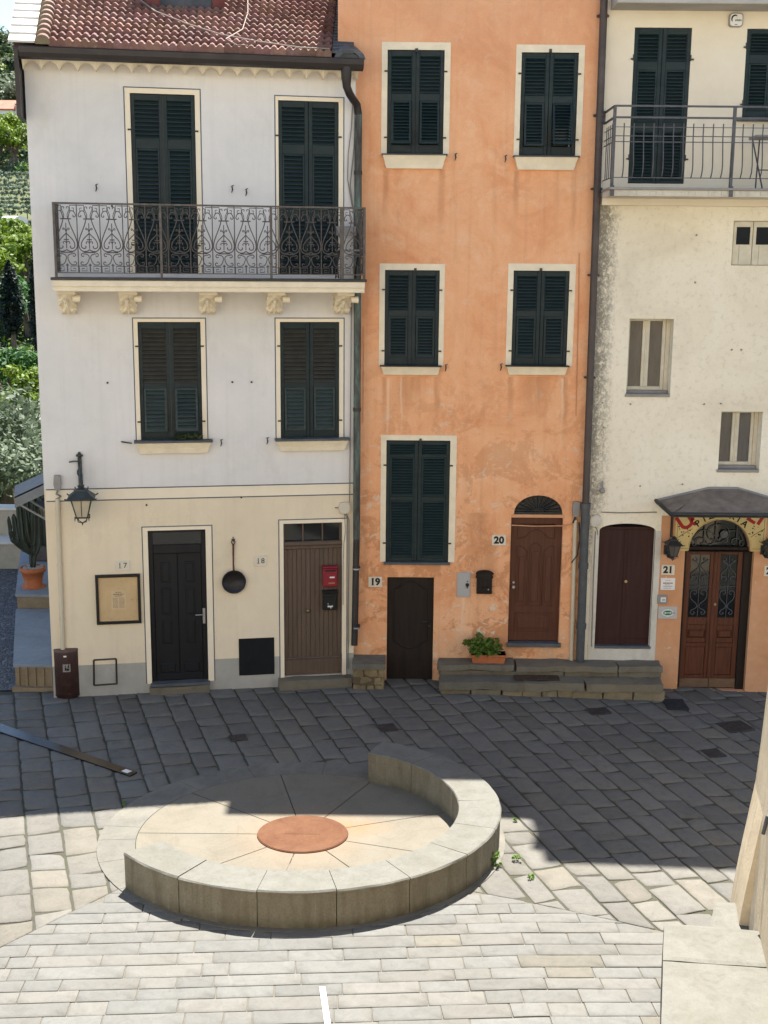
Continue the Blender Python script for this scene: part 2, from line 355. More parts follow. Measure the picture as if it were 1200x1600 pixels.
t = NT('dark_glass'); MAT['glass'] = t.out(t.ramp(t.noise(1.5, 3), [(0.3, (0.004, 0.005, 0.006)), (0.7, (0.012, 0.014, 0.016))]), 0.06, 0.6)
t = NT('curtained_glass'); MAT['curtain'] = t.out(t.ramp(t.noise(2.5, 4, 0.6, (3, 1, 0.6)), [(0.3, (0.07, 0.062, 0.056)), (0.7, (0.115, 0.104, 0.096))]), 0.12, 0.5)
MAT['winframe'] = simple('old_cream_window_paint', (0.60, 0.55, 0.44), 0.65, 0.15, 6.0, 0.3, 0, 0.12)
MAT['shade_in'] = simple('dark_interior', (0.008, 0.008, 0.008), 0.95, 0.2, 3.0, 0.1, 0, 0)
MAT['brass'] = simple('old_brass', (0.42, 0.32, 0.16), 0.4, 0.2, 9.0, 0.5, 0.8, 0)
MAT['steel'] = simple('brushed_steel', (0.42, 0.42, 0.42), 0.38, 0.15, 8.0, 0.5, 0.8, 0.05)
MAT['plaque'] = simple('cream_marble', (0.66, 0.60, 0.49), 0.5, 0.08, 9.0, 0.4, 0, 0.05)
MAT['black'] = simple('black_letter_paint', (0.012, 0.012, 0.012), 0.5, 0.1, 5.0, 0.3, 0, 0)
MAT['white'] = simple('white_enamel', (0.72, 0.71, 0.69), 0.45, 0.05, 5.0, 0.4, 0, 0.03)
MAT['red'] = simple('red_letterbox_enamel', (0.24, 0.008, 0.022), 0.35, 0.15, 4.0, 0.5, 0, 0.03)
MAT['redpaint'] = simple('red_sign_paint', (0.34, 0.016, 0.018), 0.6, 0.15, 8.0, 0.3, 0, 0)
MAT['signyellow'] = simple('painted_yellow_sign', (0.62, 0.47, 0.21), 0.7, 0.12, 4.0, 0.3, 0, 0.08)
MAT['signgreen'] = simple('green_badge_paint', (0.015, 0.16, 0.07), 0.4, 0.1, 8.0, 0.4, 0, 0)
MAT['cork'] = simple('brown_paper_board', (0.56, 0.40, 0.22), 0.85, 0.14, 4.0, 0.2, 0, 0.12)
MAT['paper'] = simple('aged_paper', (0.58, 0.44, 0.27), 0.85, 0.1, 6.0, 0.2, 0, 0.05)
MAT['ink'] = simple('faded_ink', (0.20, 0.13, 0.08), 0.8, 0.2, 20.0, 0.2, 0, 0)
MAT['binmetal'] = simple('brown_bin_metal', (0.060, 0.030, 0.026), 0.5, 0.3, 7.0, 0.4, 0.2, 0.15)
MAT['soot'] = simple('blackened_pan', (0.030, 0.026, 0.026), 0.5, 0.45, 7.0, 0.45, 0.4, 0.2)
MAT['rustiron'] = simple('rusty_handle', (0.12, 0.045, 0.032), 0.7, 0.3, 9.0, 0.3, 0.2, 0.2)
MAT['terracotta'] = simple('terracotta_pot', (0.40, 0.13, 0.055), 0.8, 0.22, 6.0, 0.25, 0, 0.12)
MAT['lampglass'] = simple('lantern_glass', (0.46, 0.40, 0.30), 0.2, 0.15, 4.0, 0.5, 0, 0)
MAT['greeniron'] = simple('green_bronze_iron', (0.042, 0.052, 0.048), 0.5, 0.45, 9.0, 0.5, 0.3, 0.25)
def stone(name, col, var=0.3, sc=3.0, stain=None, sa=0.4, bump=0.5, bs=16, rough=0.88, spec=0.25, tint=False, lich=None):
    t = NT(name); a = t.noise(sc, 8, 0.68, dist=0.5)
    c = t.ramp(a, [(0.25, mul(col, 1-var)), (0.5, col), (0.75, mul(col, 1+var*0.7))])
    g = t.noise(sc*22, 4, 0.7); c = t.mix(t.ramp(g, [(0.3, 0.35), (0.62, 0.0)]), c, mul(col, 0.62))
    pt = t.noise(sc*9, 5, 0.8, dist=0.8); c = t.mix(t.ramp(pt, [(0.60, 0.0), (0.68, 0.5)]), c, mul(col, 0.55))
    md = t.noise(sc*2.6, 6, 0.75, dist=1.0); c = t.mix(t.ramp(md, [(0.40, 0.0), (0.62, 0.42)]), c, mul(col, 1.25)); c = t.mix(t.ramp(md, [(0.30, 0.40), (0.44, 0.0)]), c, mul(col, 0.68))
    if stain: c = t.mix(t.ramp(t.noise(sc*0.35, 8, 0.7, dist=1.0), [(0.46, 0.0), (0.64, sa)]), c, stain)
    if lich: c = t.mix(t.ramp(t.noise(sc*4.1, 6, 0.75), [(0.66, 0.0), (0.72, 0.6)]), c, lich)
    if tint:
        k = t.n('ShaderNodeAttribute'); k.attribute_name = 'tint'; c = t.mix(1.0, c, k.outputs['Color'], 'MULTIPLY')
    t.bump(t.mix(0.5, t.noise(bs, 7, 0.7), t.noise(bs*4, 5, 0.65)), bump, 0.02)
    return t.out(c, rough, spec)
MAT['slab'] = stone('paving_slab_stone', (0.128, 0.122, 0.110), 0.22, 2.2, (0.150, 0.138, 0.114), 0.35, 0.55, 13, 0.85, 0.3, True, (0.21, 0.21, 0.19))
MAT['joint'] = stone('joint_soil', (0.062, 0.058, 0.046), 0.4, 6.0, (0.05, 0.06, 0.025), 0.6, 0.6, 30)
MAT['setts'] = stone('sawn_paving_stone', (0.136, 0.1335, 0.125), 0.13, 3.0, (0.112, 0.106, 0.092), 0.3, 0.2, 30, 0.85, 0.25, True, (0.125, 0.12, 0.105))
MAT['joint2'] = stone('sandy_joint', (0.13, 0.12, 0.10), 0.3, 8.0, None, 0, 0.5, 30)
def plaza():
    t = NT('plaza_sandstone'); a = t.noise(1.8, 8, 0.65, dist=0.6)
    c = t.ramp(a, [(0.3, (0.126, 0.112, 0.088)), (0.5, (0.148, 0.134, 0.107)), (0.7, (0.162, 0.147, 0.12))])
    g = t.noise(40, 5, 0.7); c = t.mix(t.ramp(g, [(0.3, 0.35), (0.6, 0.0)]), c, (0.22, 0.19, 0.14))
    v = t.voro(1.5, 'DISTANCE_TO_EDGE', (1, 1, 0.01)); c = t.mix(t.ramp(v['Distance'], [(0.003, 0.30), (0.010, 0.0)]), c, (0.11, 0.096, 0.075))
    bl = t.noise(6, 6, 0.75, dist=1.0); c = t.mix(t.ramp(bl, [(0.55, 0.0), (0.70, 0.4)]), c, (0.115, 0.10, 0.078)); c = t.mix(t.ramp(bl, [(0.28, 0.5), (0.42, 0.0)]), c, (0.175, 0.162, 0.133))
    # rust washed out from the iron plate
    s = t.sep(); r = t.math('SQRT', t.math('ADD', t.math('POWER', s[0], 2.0), t.math('POWER', s[1], 2.0)))
    d = t.math('SQRT', t.math('ADD', t.math('POWER', t.math('SUBTRACT', s[0], 0.62), 2.0), t.math('POWER', t.math('MULTIPLY', t.math('SUBTRACT', s[1], 0.22), 1.9), 2.0)))
    rn = t.noise(4.5, 7, 0.7, dist=0.8)
    c = t.mix(t.math('MULTIPLY', t.ramp(d, [(0.02, 0.6), (0.6, 0.0)]), t.ramp(rn, [(0.3, 0.25), (0.6, 1.0)])), c, (0.28, 0.125, 0.042))
    c = t.mix(t.math('MULTIPLY', t.ramp(r, [(0.5, 0.30), (1.5, 0.0)]), t.ramp(rn, [(0.3, 0.4), (0.6, 1.0)])), c, (0.27, 0.165, 0.095))
    t.bump(t.mix(0.5, t.noise(22, 6, 0.65), t.noise(3.5, 6, 0.7)), 0.25, 0.015)
    return t.out(c, 0.85, 0.25)
MAT['plaza'] = plaza()
MAT['ring'] = stone('ring_stone', (0.130, 0.124, 0.108), 0.15, 2.4, (0.27, 0.25, 0.2), 0.3, 0.25, 25, 0.85, 0.25)
def bench_stone():
    t = NT('bench_stone'); a = t.noise(2.6, 8, 0.7, dist=0.6); c = t.ramp(a, [(0.25, (0.160, 0.136, 0.092)), (0.5, (0.205, 0.179, 0.13)), (0.75, (0.24, 0.215, 0.165))])
    st = t.noise(1.0, 6, 0.7, (7, 7, 0.7), 0.4); c = t.mix(t.ramp(st, [(0.45, 0.0), (0.68, 0.6)]), c, (0.105, 0.082, 0.048)); st2 = t.noise(1.0, 5, 0.7, (11, 11, 0.9)); c = t.mix(t.ramp(st2, [(0.56, 0.0), (0.70, 0.5)]), c, (0.30, 0.275, 0.22))
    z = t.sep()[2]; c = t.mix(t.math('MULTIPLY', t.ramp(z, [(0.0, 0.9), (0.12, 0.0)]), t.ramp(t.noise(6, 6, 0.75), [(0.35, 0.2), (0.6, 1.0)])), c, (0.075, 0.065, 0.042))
    g = t.noise(48, 5, 0.75); c = t.mix(t.ramp(g, [(0.34, 0.55), (0.55, 0.0)]), c, (0.11, 0.092, 0.06)); p = t.noise(23, 5, 0.8); c = t.mix(t.ramp(p, [(0.62, 0.0), (0.68, 0.5)]), c, (0.08, 0.066, 0.042))
    t.bump(t.mix(0.5, t.noise(22, 7, 0.7), t.noise(80, 5, 0.7)), 0.5, 0.015); return t.out(c, 0.88, 0.2)
MAT['bench'] = bench_stone()
MAT['weathertop'] = stone('weathered_pale_stone', (0.148, 0.144, 0.127), 0.2, 3.2, (0.112, 0.104, 0.080), 0.4, 0.4, 22, 0.88, 0.25, False, (0.12, 0.115, 0.10))
def rustplate():
    t = NT('corten_plate'); a = t.noise(4, 8, 0.7); c = t.ramp(a, [(0.3, (0.076, 0.025, 0.009)), (0.5, (0.097, 0.035, 0.012)), (0.7, (0.115, 0.048, 0.019))])
    sc = t.noise(7, 6, 0.75, (1, 3, 1)); c = t.mix(t.ramp(sc, [(0.62, 0.0), (0.72, 0.45)]), c, (0.15, 0.083, 0.054))
    bl = t.noise(2.2, 7, 0.75, dist=1.2); c = t.mix(t.ramp(bl, [(0.42, 0.0), (0.62, 0.6)]), c, (0.135, 0.062, 0.030)); sp = t.noise(38, 5, 0.8); c = t.mix(t.ramp(sp, [(0.60, 0.0), (0.70, 0.7)]), c, (0.07, 0.022, 0.012))
    t.bump(t.noise(30, 5, 0.7), 0.4, 0.01); return t.out(c, 0.8, 0.3)
MAT['rustplate'] = rustplate()
MAT['oldstep'] = stone('worn_step_stone', (0.15, 0.135, 0.105), 0.4, 3.0, (0.19, 0.16, 0.11), 0.6, 0.7, 14, 0.9, 0.25, True, (0.20, 0.19, 0.15))
MAT['rubble'] = stone('rubble_stone', (0.19, 0.16, 0.11), 0.45, 4.0, (0.27, 0.22, 0.14), 0.6, 0.8, 14, 0.92, 0.2, True)
MAT['ledge'] = stone('ledge_slate_top', (0.21, 0.235, 0.265), 0.2, 2.0, (0.15, 0.16, 0.17), 0.4, 0.35, 16, 0.8, 0.3)
MAT['ledgeface'] = stone('ledge_brown_face', (0.24, 0.185, 0.12), 0.3, 3.0, (0.15, 0.11, 0.07), 0.5, 0.5, 14)
def cobble():
    t = NT('pebble_cobbles'); v = t.voro(15.0, 'F1'); e = t.voro(15.0, 'DISTANCE_TO_EDGE')
    c = t.ramp(v['Color'], [(0.0, (0.05, 0.055, 0.065)), (0.5, (0.12, 0.125, 0.14)), (1.0, (0.24, 0.24, 0.25))])
    c = t.mix(t.ramp(e['Distance'], [(0.02, 1.0), (0.09, 0.0)]), c, (0.045, 0.042, 0.038))
    t.bump(t.ramp(e['Distance'], [(0.0, 0.0), (0.25, 1.0)]), 0.9, 0.03); return t.out(c, 0.7, 0.35)
MAT['cobble'] = cobble()
MAT['beige'] = plaster('plaster_beige', (0.72, 0.585, 0.41), (0.62, 0.50, 0.34), (0.78, 0.65, 0.475), 1.6, 0.5, (0.36, 0.27, 0.17), 0.7, (0.50, 0.46, 0.40), fine=0.14, streak=0.55)
MAT['beige'] = MAT['beige'][0].out(MAT['beige'][1], 0.92, 0.15)
MAT['awning'] = simple('grey_awning_cloth', (0.21, 0.21, 0.215), 0.85, 0.08, 5.0, 0.2, 0, 0.1)
MAT['parapet'] = stone('parapet_render', (0.36, 0.32, 0.25), 0.2, 1.2, (0.22, 0.19, 0.15), 0.5, 0.3, 14)
MAT['paleconcrete'] = stone('pale_coping', (0.52, 0.51, 0.48), 0.12, 2.0, None, 0, 0.2, 20)
def rooftile():
    t = NT('clay_roof_tile'); a = t.noise(1.3, 7, 0.7); c = t.ramp(a, [(0.3, (0.18, 0.098, 0.083)), (0.55, (0.24, 0.15, 0.132)), (0.75, (0.30, 0.215, 0.19))])
    g = t.noise(25, 5, 0.7); c = t.mix(t.ramp(g, [(0.35, 0.6), (0.6, 0.0)]), c, (0.15, 0.06, 0.05))
    l = t.noise(6, 7, 0.75); c = t.mix(t.ramp(l, [(0.57, 0.0), (0.68, 0.6)]), c, (0.34, 0.29, 0.25)); dk = t.noise(2.3, 6, 0.75); c = t.mix(t.ramp(dk, [(0.54, 0.0), (0.70, 0.6)]), c, (0.13, 0.095, 0.082)); t.bump(g, 0.3, 0.01)
    k = t.n('ShaderNodeAttribute'); k.attribute_name = 'tint'; c = t.mix(1.0, c, k.outputs['Color'], 'MULTIPLY'); return t.out(c, 0.88, 0.2)
MAT['tile'] = rooftile()
MAT['verge'] = simple('pale_verge_slab', (0.60, 0.585, 0.55), 0.8, 0.15, 3.0, 0.25, 0, 0.2)
MAT['wire'] = simple('pale_cable', (0.30, 0.25, 0.21), 0.7, 0.15, 5.0, 0.3, 0, 0)
MAT['greywire'] = simple('grey_cable', (0.22, 0.21, 0.20), 0.7, 0.15, 5.0, 0.3, 0, 0)
def leafmat(name, a, b, d, sc=0.8, rough=0.6):
    t = NT(name); f = t.noise(sc, 5, 0.7); c = t.ramp(f, [(0.3, a), (0.5, b), (0.7, d)])
    g = t.noise(sc*14, 3, 0.7); c = t.mix(t.ramp(g, [(0.35, 0.5), (0.6, 0.0)]), c, mul(a, 0.6))
    tr = t.n('ShaderNodeBsdfTranslucent'); t.l(c, tr.inputs[0]); t.out(c, rough, 0.3)
    mx = t.n('ShaderNodeMixShader'); mx.inputs[0].default_value = 0.3; o = [n for n in t.t.nodes if n.type == 'OUTPUT_MATERIAL'][0]
    t.l(t.b.outputs[0], mx.inputs[1]); t.l(tr.outputs[0], mx.inputs[2]); t.l(mx.outputs[0], o.inputs[0]); return t.mat
MAT['leafdark'] = leafmat('forest_leaves', (0.018, 0.035, 0.012), (0.035, 0.062, 0.020), (0.065, 0.10, 0.026), 0.05)
MAT['leafolive'] = leafmat('olive_leaves', (0.06, 0.085, 0.045), (0.13, 0.17, 0.10), (0.20, 0.24, 0.16), 0.5)
MAT['leafpale'] = leafmat('pale_grove_leaves', (0.12, 0.17, 0.11), (0.20, 0.26, 0.19), (0.27, 0.32, 0.25), 0.3)
MAT['leafyellow'] = leafmat('yellow_green_leaves', (0.07, 0.13, 0.010), (0.16, 0.235, 0.018), (0.27, 0.33, 0.035), 0.3)  # own leaf colour of the yellow-green trees
MAT['leafgreen'] = leafmat('green_leaves', (0.022, 0.075, 0.014), (0.045, 0.125, 0.022), (0.085, 0.19, 0.035), 0.4)
MAT['cypress'] = leafmat('cypress_needles', (0.007, 0.014, 0.012), (0.012, 0.024, 0.018), (0.022, 0.038, 0.024), 0.8)
MAT['gerleaf'] = leafmat('geranium_leaves', (0.07, 0.13, 0.02), (0.13, 0.22, 0.035), (0.20, 0.29, 0.06), 5.0)
MAT['ivy'] = leafmat('sill_plant_leaves', (0.03, 0.05, 0.016), (0.06, 0.09, 0.025), (0.10, 0.13, 0.05), 6.0)
MAT['weed'] = leafmat('weed_leaves', (0.06, 0.13, 0.015), (0.12, 0.22, 0.025), (0.19, 0.28, 0.05), 6.0)
MAT['cactus'] = simple('cactus_skin', (0.028, 0.036, 0.026), 0.55, 0.35, 6.0, 0.4, 0, 0.15)
MAT['bark'] = simple('tree_bark', (0.11, 0.085, 0.062), 0.9, 0.35, 3.0, 0.2, 0, 0.5, (3, 3, 0.6))
MAT['earth'] = stone('hillside_earth', (0.075, 0.085, 0.035), 0.4, 0.05, (0.11, 0.12, 0.04), 0.5, 0.5, 0.4)
MAT['pebble'] = simple('pot_pebbles', (0.36, 0.33, 0.29), 0.8, 0.4, 14.0, 0.3, 0, 0.3)
# ------------------------------------------------------------------ shared builders
def arc_pts(ua, ub, zs, zt, n=14):
    c = (ua+ub)/2; a = (ub-ua)/2; r = zt-zs
    return [(c - a*cos(pi*i/n), zs + r*sin(pi*i/n)) for i in range(n+1)]
def wall(mb, u0, u1, z0, z1, holes, matfn=lambda u, z: 0, zcuts=(), y=0.0):
    us = sorted(set([u0, u1] + [h[0] for h in holes] + [h[1] for h in holes])); us = [a for a in us if u0 <= a <= u1]
    zs = sorted(set([z0, z1] + [h[2] for h in holes] + [h[3] for h in holes] + list(zcuts))); zs = [a for a in zs if z0 <= a <= z1]
    for i in range(len(us)-1):
        for j in range(len(zs)-1):
            uc = (us[i]+us[i+1])/2; zc = (zs[j]+zs[j+1])/2
            if any(h[0] < uc < h[1] and h[2] < zc < h[3] for h in holes): continue
            mb.face([(us[i], y, zs[j]), (us[i+1], y, zs[j]), (us[i+1], y, zs[j+1]), (us[i], y, zs[j+1])], matfn(uc, zc))
    for h in holes:
        ua, ub, za, zb, dp = h[:5]; arch = h[5] if len(h) > 5 else None; zt = zb if arch is None else arch
        cuts = [za] + [c for c in zcuts if za < c < zt] + [zt]
        for k in range(len(cuts)-1):
            m = matfn(ua, (cuts[k]+cuts[k+1])/2); a, b = cuts[k], cuts[k+1]
            mb.face([(ua, y, a), (ua, y, b), (ua, y+dp, b), (ua, y+dp, a)], m); mb.face([(ub, y, a), (ub, y+dp, a), (ub, y+dp, b), (ub, y, b)], m)
        m = matfn((ua+ub)/2, zb-0.01)
        mb.face([(ua, y, za), (ua, y+dp, za), (ub, y+dp, za), (ub, y, za)], m)
        if arch is None: mb.face([(ua, y, zb), (ub, y, zb), (ub, y+dp, zb), (ua, y+dp, zb)], m)
        else:
            ap = arc_pts(ua, ub, arch, zb)
            for i in range(len(ap)-1):
                a, b = ap[i], ap[i+1]; mb.face([(a[0], y, a[1]), (b[0], y, b[1]), (b[0], y+dp, b[1]), (a[0], y+dp, a[1])], m)
                mb.face([(a[0], y, a[1]), (b[0], y, b[1]), (b[0], y, zb), (a[0], y, zb)] if min(a[1], b[1]) < zb-1e-6 else [(a[0], y, a[1]), (b[0], y, b[1]), (b[0], y, zb+1e-5)], m)
def slats(mb, x0, x1, z0, z1, y, pitch, m=0, out=0.006):
    n = max(1, int(round((z1-z0)/pitch))); p = (z1-z0)/n
    for i in range(n):
        zb = z0+i*p; sg = random.uniform(-0.003, 0.003); sg += 0.006 if random.random() < 0.06 else 0.0
        a = [(y-out+sg, zb+0.002), (y-out+sg, zb+0.010), (y+0.030, zb+p*1.02), (y+0.030, zb+p*0.86)]
        mb.prism_x(a, x0, x1, m)
def leaf(mb, x0, x1, z0, z1, y, fields, stile=0.055, ms=0, ml=0, pitch=0.05, th=0.036):
    """one shutter leaf: stiles, rails, slatted fields [(f0,f1,inset,pitch,holed)]"""
    h = z1-z0
    mb.bbox(x0, x0+stile, y, y+th, z0, z1, 0.004, ms); mb.bbox(x1-stile, x1, y, y+th, z0, z1, 0.004, ms)
    edges = [0.0]
    for f in fields: edges += [f[0], f[1]]
    edges.append(1.0)
    for i in range(0, len(edges), 2): mb.bbox(x0+stile, x1-stile, y+0.002, y+th, z0+edges[i]*h, z0+edges[i+1]*h, 0.004, ms)
    for f0, f1, ins, pt, holed in fields:
        a, b, c, d = x0+stile, x1-stile, z0+f0*h, z0+f1*h
        if holed: continue
        if ins > 0:
            mb.bbox(a, a+ins, y-0.006, y+th-0.004, c, d, 0.006, ms); mb.bbox(b-ins, b, y-0.006, y+th-0.004, c, d, 0.006, ms)
            mb.bbox(a+ins, b-ins, y-0.006, y+th-0.004, c, c+ins, 0.006, ms); mb.bbox(a+ins, b-ins, y-0.006, y+th-0.004, d-ins, d, 0.006, ms)
            a += ins; b -= ins; c += ins; d -= ins
        slats(mb, a, b, c, d, y+0.004, pt, ml)
        mb.face([(a, y+th-0.001, c), (b, y+th-0.001, c), (b, y+th-0.001, d), (a, y+th-0.001, d)], ms)
def flap(mb, x0, x1, z0, z1, y, ang, pitch, ms=0, ml=0, fr=0.035, twist=0.0):
    """top-hung slatted flap, pushed out by ang"""
    t = MB(); th = 0.024
    t.bbox(x0, x0+fr, y, y+th, z0, z1, 0.004, ms); t.bbox(x1-fr, x1, y, y+th, z0, z1, 0.004, ms)
    t.bbox(x0+fr, x1-fr, y+0.001, y+th, z0, z0+fr, 0.004, ms); t.bbox(x0+fr, x1-fr, y+0.001, y+th, z1-fr, z1, 0.004, ms)
    slats(t, x0+fr, x1-fr, z0+fr, z1-fr, y+0.006, pitch, ml, 0.004)
    c, s = cos(ang), sin(ang); vs = []
    for p in t.v:
        dz = p[2]-z1; dy = p[1]-y; tw = (p[0]-(x0+x1)/2)*twist*(z1-p[2])/(z1-z0)
        vs.append((p[0]+tw*0, y + dy*c + dz*s + tw, z1 + dz*c - dy*s))
    i = len(mb.v); mb.v += vs; mb.f += [tuple(i+k for k in f) for f in t.f]; mb.m += t.m; mb.sm += t.sm; mb.t += t.t
STY = {
 'A': ([(0.07, 0.44, 0, 0, True), (0.485, 0.945, 0.0, 0.063, False)], 0.063, 'green', 'slat', 'green2'),
 'B': ([(0.085, 0.515, 0, 0, True), (0.585, 0.945, 0.012, 0.052, False)], 0.05, 'green', 'green', 'green'),
 'C': ([(0.03, 0.33, 0.0, 0.06, False), (0.37, 0.70, 0.03, 0.06, False), (0.755, 0.965, 0.0, 0.06, False)], 0.06, 'green', 'green', 'green'),
 'D': ([(0.03, 0.505, 0.03, 0.045, False), (0.54, 0.865, 0.03, 0.045, False), (0.885, 0.965, 0.0, 0.045, False)], 0.045, 'green', 'green', 'green'),
 'E': ([(0.02, 0.335, 0.02, 0.048, False), (0.40, 0.735, 0.03, 0.05, False), (0.79, 0.96, 0.012, 0.05, False)], 0.045, 'green', 'green', 'green'),
 'F': ([(0.08, 0.62, 0.03, 0.05, False), (0.72, 0.95, 0.012, 0.05, False)], 0.045, 'green', 'green', 'green'),
}
def shutters(house, r, style, flaps=(0, 0), y=0.012, gap=0.006, name='window'):
    """window = dark pane behind; children: two shutter leaves, flaps, hinges"""
    u0, u1, z0, z1 = r; fields, pt, ms, ml, mf = STY[style]
    p = MB(); p.box(u0, u1, 0.105, 0.125, z0, z1); w = p.build(name, MAT['glass'], house)
    um = (u0+u1)/2; h = z1-z0
    for k, (a, b) in enumerate(((u0+0.004, um-gap/2), (um+gap/2, u1-0.004))):
        m = MB(); leaf(m, a, b, z0+0.006, z1-0.006, y, fields, 0.058, 0, 1)
        m.build('shutter', [MAT[ms], MAT[ml]], w)
        for f in fields:
            if f[4]:
                g = MB(); flap(g, a+0.062, b-0.062, z0+f[0]*h+0.004, z0+f[1]*h+0.004, y-0.012, flaps[k], pt, 0, 0, 0.036, 0.10*flaps[k] if k else 0)
                g.build('shutter_flap', MAT[mf], w)
    for zz in (z0+0.17*h, z1-0.19*h):
        for uu, s in ((u0, -1), (u1, 1)):
            m = MB(); m.box(uu-0.012, uu+0.012, y-0.018, y+0.012, zz-0.045, zz+0.045); m.box(min(uu, uu+s*0.045), max(uu, uu+s*0.045), -0.030, -0.014, zz-0.035, zz-0.012)
            m.build('hinge', MAT['darkiron'], w)
    return w
def surround(par, o, r, mat, y=-0.012, line=True, bottom=None, name='window_surround'):
    """flat painted or plastered band between outer rect o and opening r, with a thin dark line outside"""
    z0 = o[2] if bottom is None else bottom
    m = MB(); yb = 0.02
    m.box(o[0], r[0], y, yb, z0, r[3]); m.box(r[1], o[1], y, yb, z0, r[3]); m.box(o[0], o[1], y, yb, r[3], o[3])
    m.build(name, MAT[mat], par)
    if line:
        m = MB(); t = 0.014; g = 0.004; yl = -0.004
        m.box(o[0]-g-t, o[0]-g, yl, 0.02, z0, o[3]+g); m.box(o[1]+g, o[1]+g+t, yl, 0.02, z0, o[3]+g); m.box(o[0]-g-t, o[1]+g+t, yl, 0.02, o[3]+g, o[3]+g+t)
        m.build('painted_line', MAT['line'], par)
def sill(par, u0, u1, z0, z1, dtop='slate', out=0.15, tp=0.07, slab=0.035):
    m = MB(); m.bbox(u0-0.02, u1+0.02, -out-0.03, 0.09, z1-slab, z1, 0.006, 0)
    zm = z0+(z1-slab-z0)*0.42; k = (u1-u0)
    def tr(a, b, ya, yb2, za, zb):
        vs = [(u0+a, 0.02, za), (u1-a, 0.02, za), (u1-b, 0.02, zb), (u0+b, 0.02, zb), (u0+a, -ya, za), (u1-a, -ya, za), (u1-b, -yb2, zb), (u0+b, -yb2, zb)]
        m.mesh(vs, [(0,1,2,3),(7,6,5,4),(4,5,1,0),(5,6,2,1),(6,7,3,2),(7,4,0,3)], 1)
    tr(tp, tp*0.5, out*0.55, out*0.72, z0, zm); tr(tp*0.62, 0.0, out*0.66, out, zm, z1-slab)
    m.build('window_sill', [MAT[dtop], MAT['trim']], par)
def stay(house, frame, pts):
    for px, py in pts:
        m = MB(); u, z = frame.uv(px, py); m.tube([(u, 0.01, z), (u, -0.05, z), (u+0.01, -0.055, z-0.05), (u-0.005, -0.05, z-0.10)], [0.007, 0.008, 0.012, 0.006], 6)
        m.tube([(u, -0.05, z), (u+0.03, -0.05, z+0.012)], 0.007, 5)
        m.build('shutter_stay', MAT['darkiron'], house)
def spiral(cx, cz, r0, r1, a0, a1, n=14):
    return [(cx + (r0+(r1-r0)*i/n)*cos(a0+(a1-a0)*i/n), cz + (r0+(r1-r0)*i/n)*sin(a0+(a1-a0)*i/n)) for i in range(n+1)]
def bez(p0, p1, p2, p3, n=10):
    return [tuple((1-t)**3*a + 3*(1-t)**2*t*b + 3*(1-t)*t*t*c + t**3*d for a, b, c, d in zip(p0, p1, p2, p3)) for t in [i/n for i in range(n+1)]]
def plate(label, frame, r, txt, bold=0.0, rot=0.0, y=0.0, group='house number plaques', size=None, mat='plaque', ink='black'):
    u0, u1, z0, z1 = r; m = MB(); m.bbox(u0, u1, y-0.018, y+0.01, z0, z1, 0.004)
    o = m.build('number_plaque', MAT[mat], None, frame, ((u0+u1)/2, y, z0)); tag(o, label, 'number plaque', group)
    n = MB(); h = (z1-z0); s = size or h*0.92
    xs = 1.0; k = len(txt)
    for i, ch in enumerate(txt):
        n.text(ch, (u0+u1)/2 + (i-(k-1)/2)*(u1-u0)*0.36, (z0+z1)/2, s, y-0.0195, 0, 0, bold)
        if ch == '1':
            uu = (u0+u1)/2 + (i-(k-1)/2)*(u1-u0)*0.36
            n.box(uu-0.022, uu+0.030, y-0.0197, y-0.0187, (z0+z1)/2-s*0.345, (z0+z1)/2-s*0.305)
    n.build('numeral', MAT[ink], o)
    return o

# ------------------------------------------------------------------ LEFT HOUSE
LW = L.u(554, 600)                                             # width of its front
eaveZ = L.z(300, 98, 0.0)
HL = thing('townhouse', 'pale lilac grey house with cream ground floor, scrolled iron balcony and red tiled roof', 'house', L, (0, 0, 0))
zl1 = L.z(309, 759); zl2 = L.z(309, 777); zpl = (L.z(129, 1040)+L.z(435, 1025))/2
f1o = L.rect(199, 314.5, 139, 430); f1 = L.rect(207, 307, 147, 428)
f2o = L.rect(431.5, 536, 152, 436); f2 = L.rect(435.5, 529, 158, 432)
w1o = L.rect(211, 322, 498, 687); w1 = L.rect(217.5, 315, 503, 687)
w2o = L.rect(431.5, 536.5, 498, 685); w2 = L.rect(438, 530, 503, 685)
d1o = L.rect(226.5, 332.5, 823, 1071); d1 = L.rect(234, 323.5, 828, 1066)
d2o = L.rect(437.5, 541, 812, 1058); d2 = L.rect(443.5, 534.5, 817, 1056)
hat = L.rect(374.5, 427.5, 998, 1053)
deckZ = L.z(330, 428, 0.0)
f1 = (f1[0], f1[1], deckZ, f1[3]); f2 = (f2[0], f2[1], deckZ, f2[3])
hol = [(*f1, 0.13), (*f2, 0.13), (*w1, 0.13), (*w2, 0.13), (*d1, 0.16), (*d2, 0.13), (*hat, 0.14)]
mb = MB()
def mfL(u, z):
    if z > zl1: return 0
    if z > zpl: return 1
    return 2
ztop = eaveZ+0.05
wall(mb, 0, LW, -0.3, ztop, hol, mfL, (zl1, zpl))
for a, b, k in ((-0.3, zpl, 2), (zpl, zl1, 1), (zl1, ztop, 0)):
    mb.face([(0, 0, a), (0, 0, b), (0, 8, b), (0, 8, a)], k); mb.face([(LW, 0, a), (LW, 8, a), (LW, 8, b), (LW, 0, b)], k)
    mb.face([(0, 8, a), (0, 8, b), (LW, 8, b), (LW, 8, a)], k)
mb.box(hat[0], hat[1], 0.10, 0.13, hat[2], hat[3], 3)
mb.build('wall', [MAT['lilac'], MAT['cream'], MAT['plinth'], MAT['shade_in']], HL)
m = MB(); m.box(hat[0]-0.012, hat[1]+0.012, -0.012, 0.09, hat[2]-0.012, hat[3]+0.012)
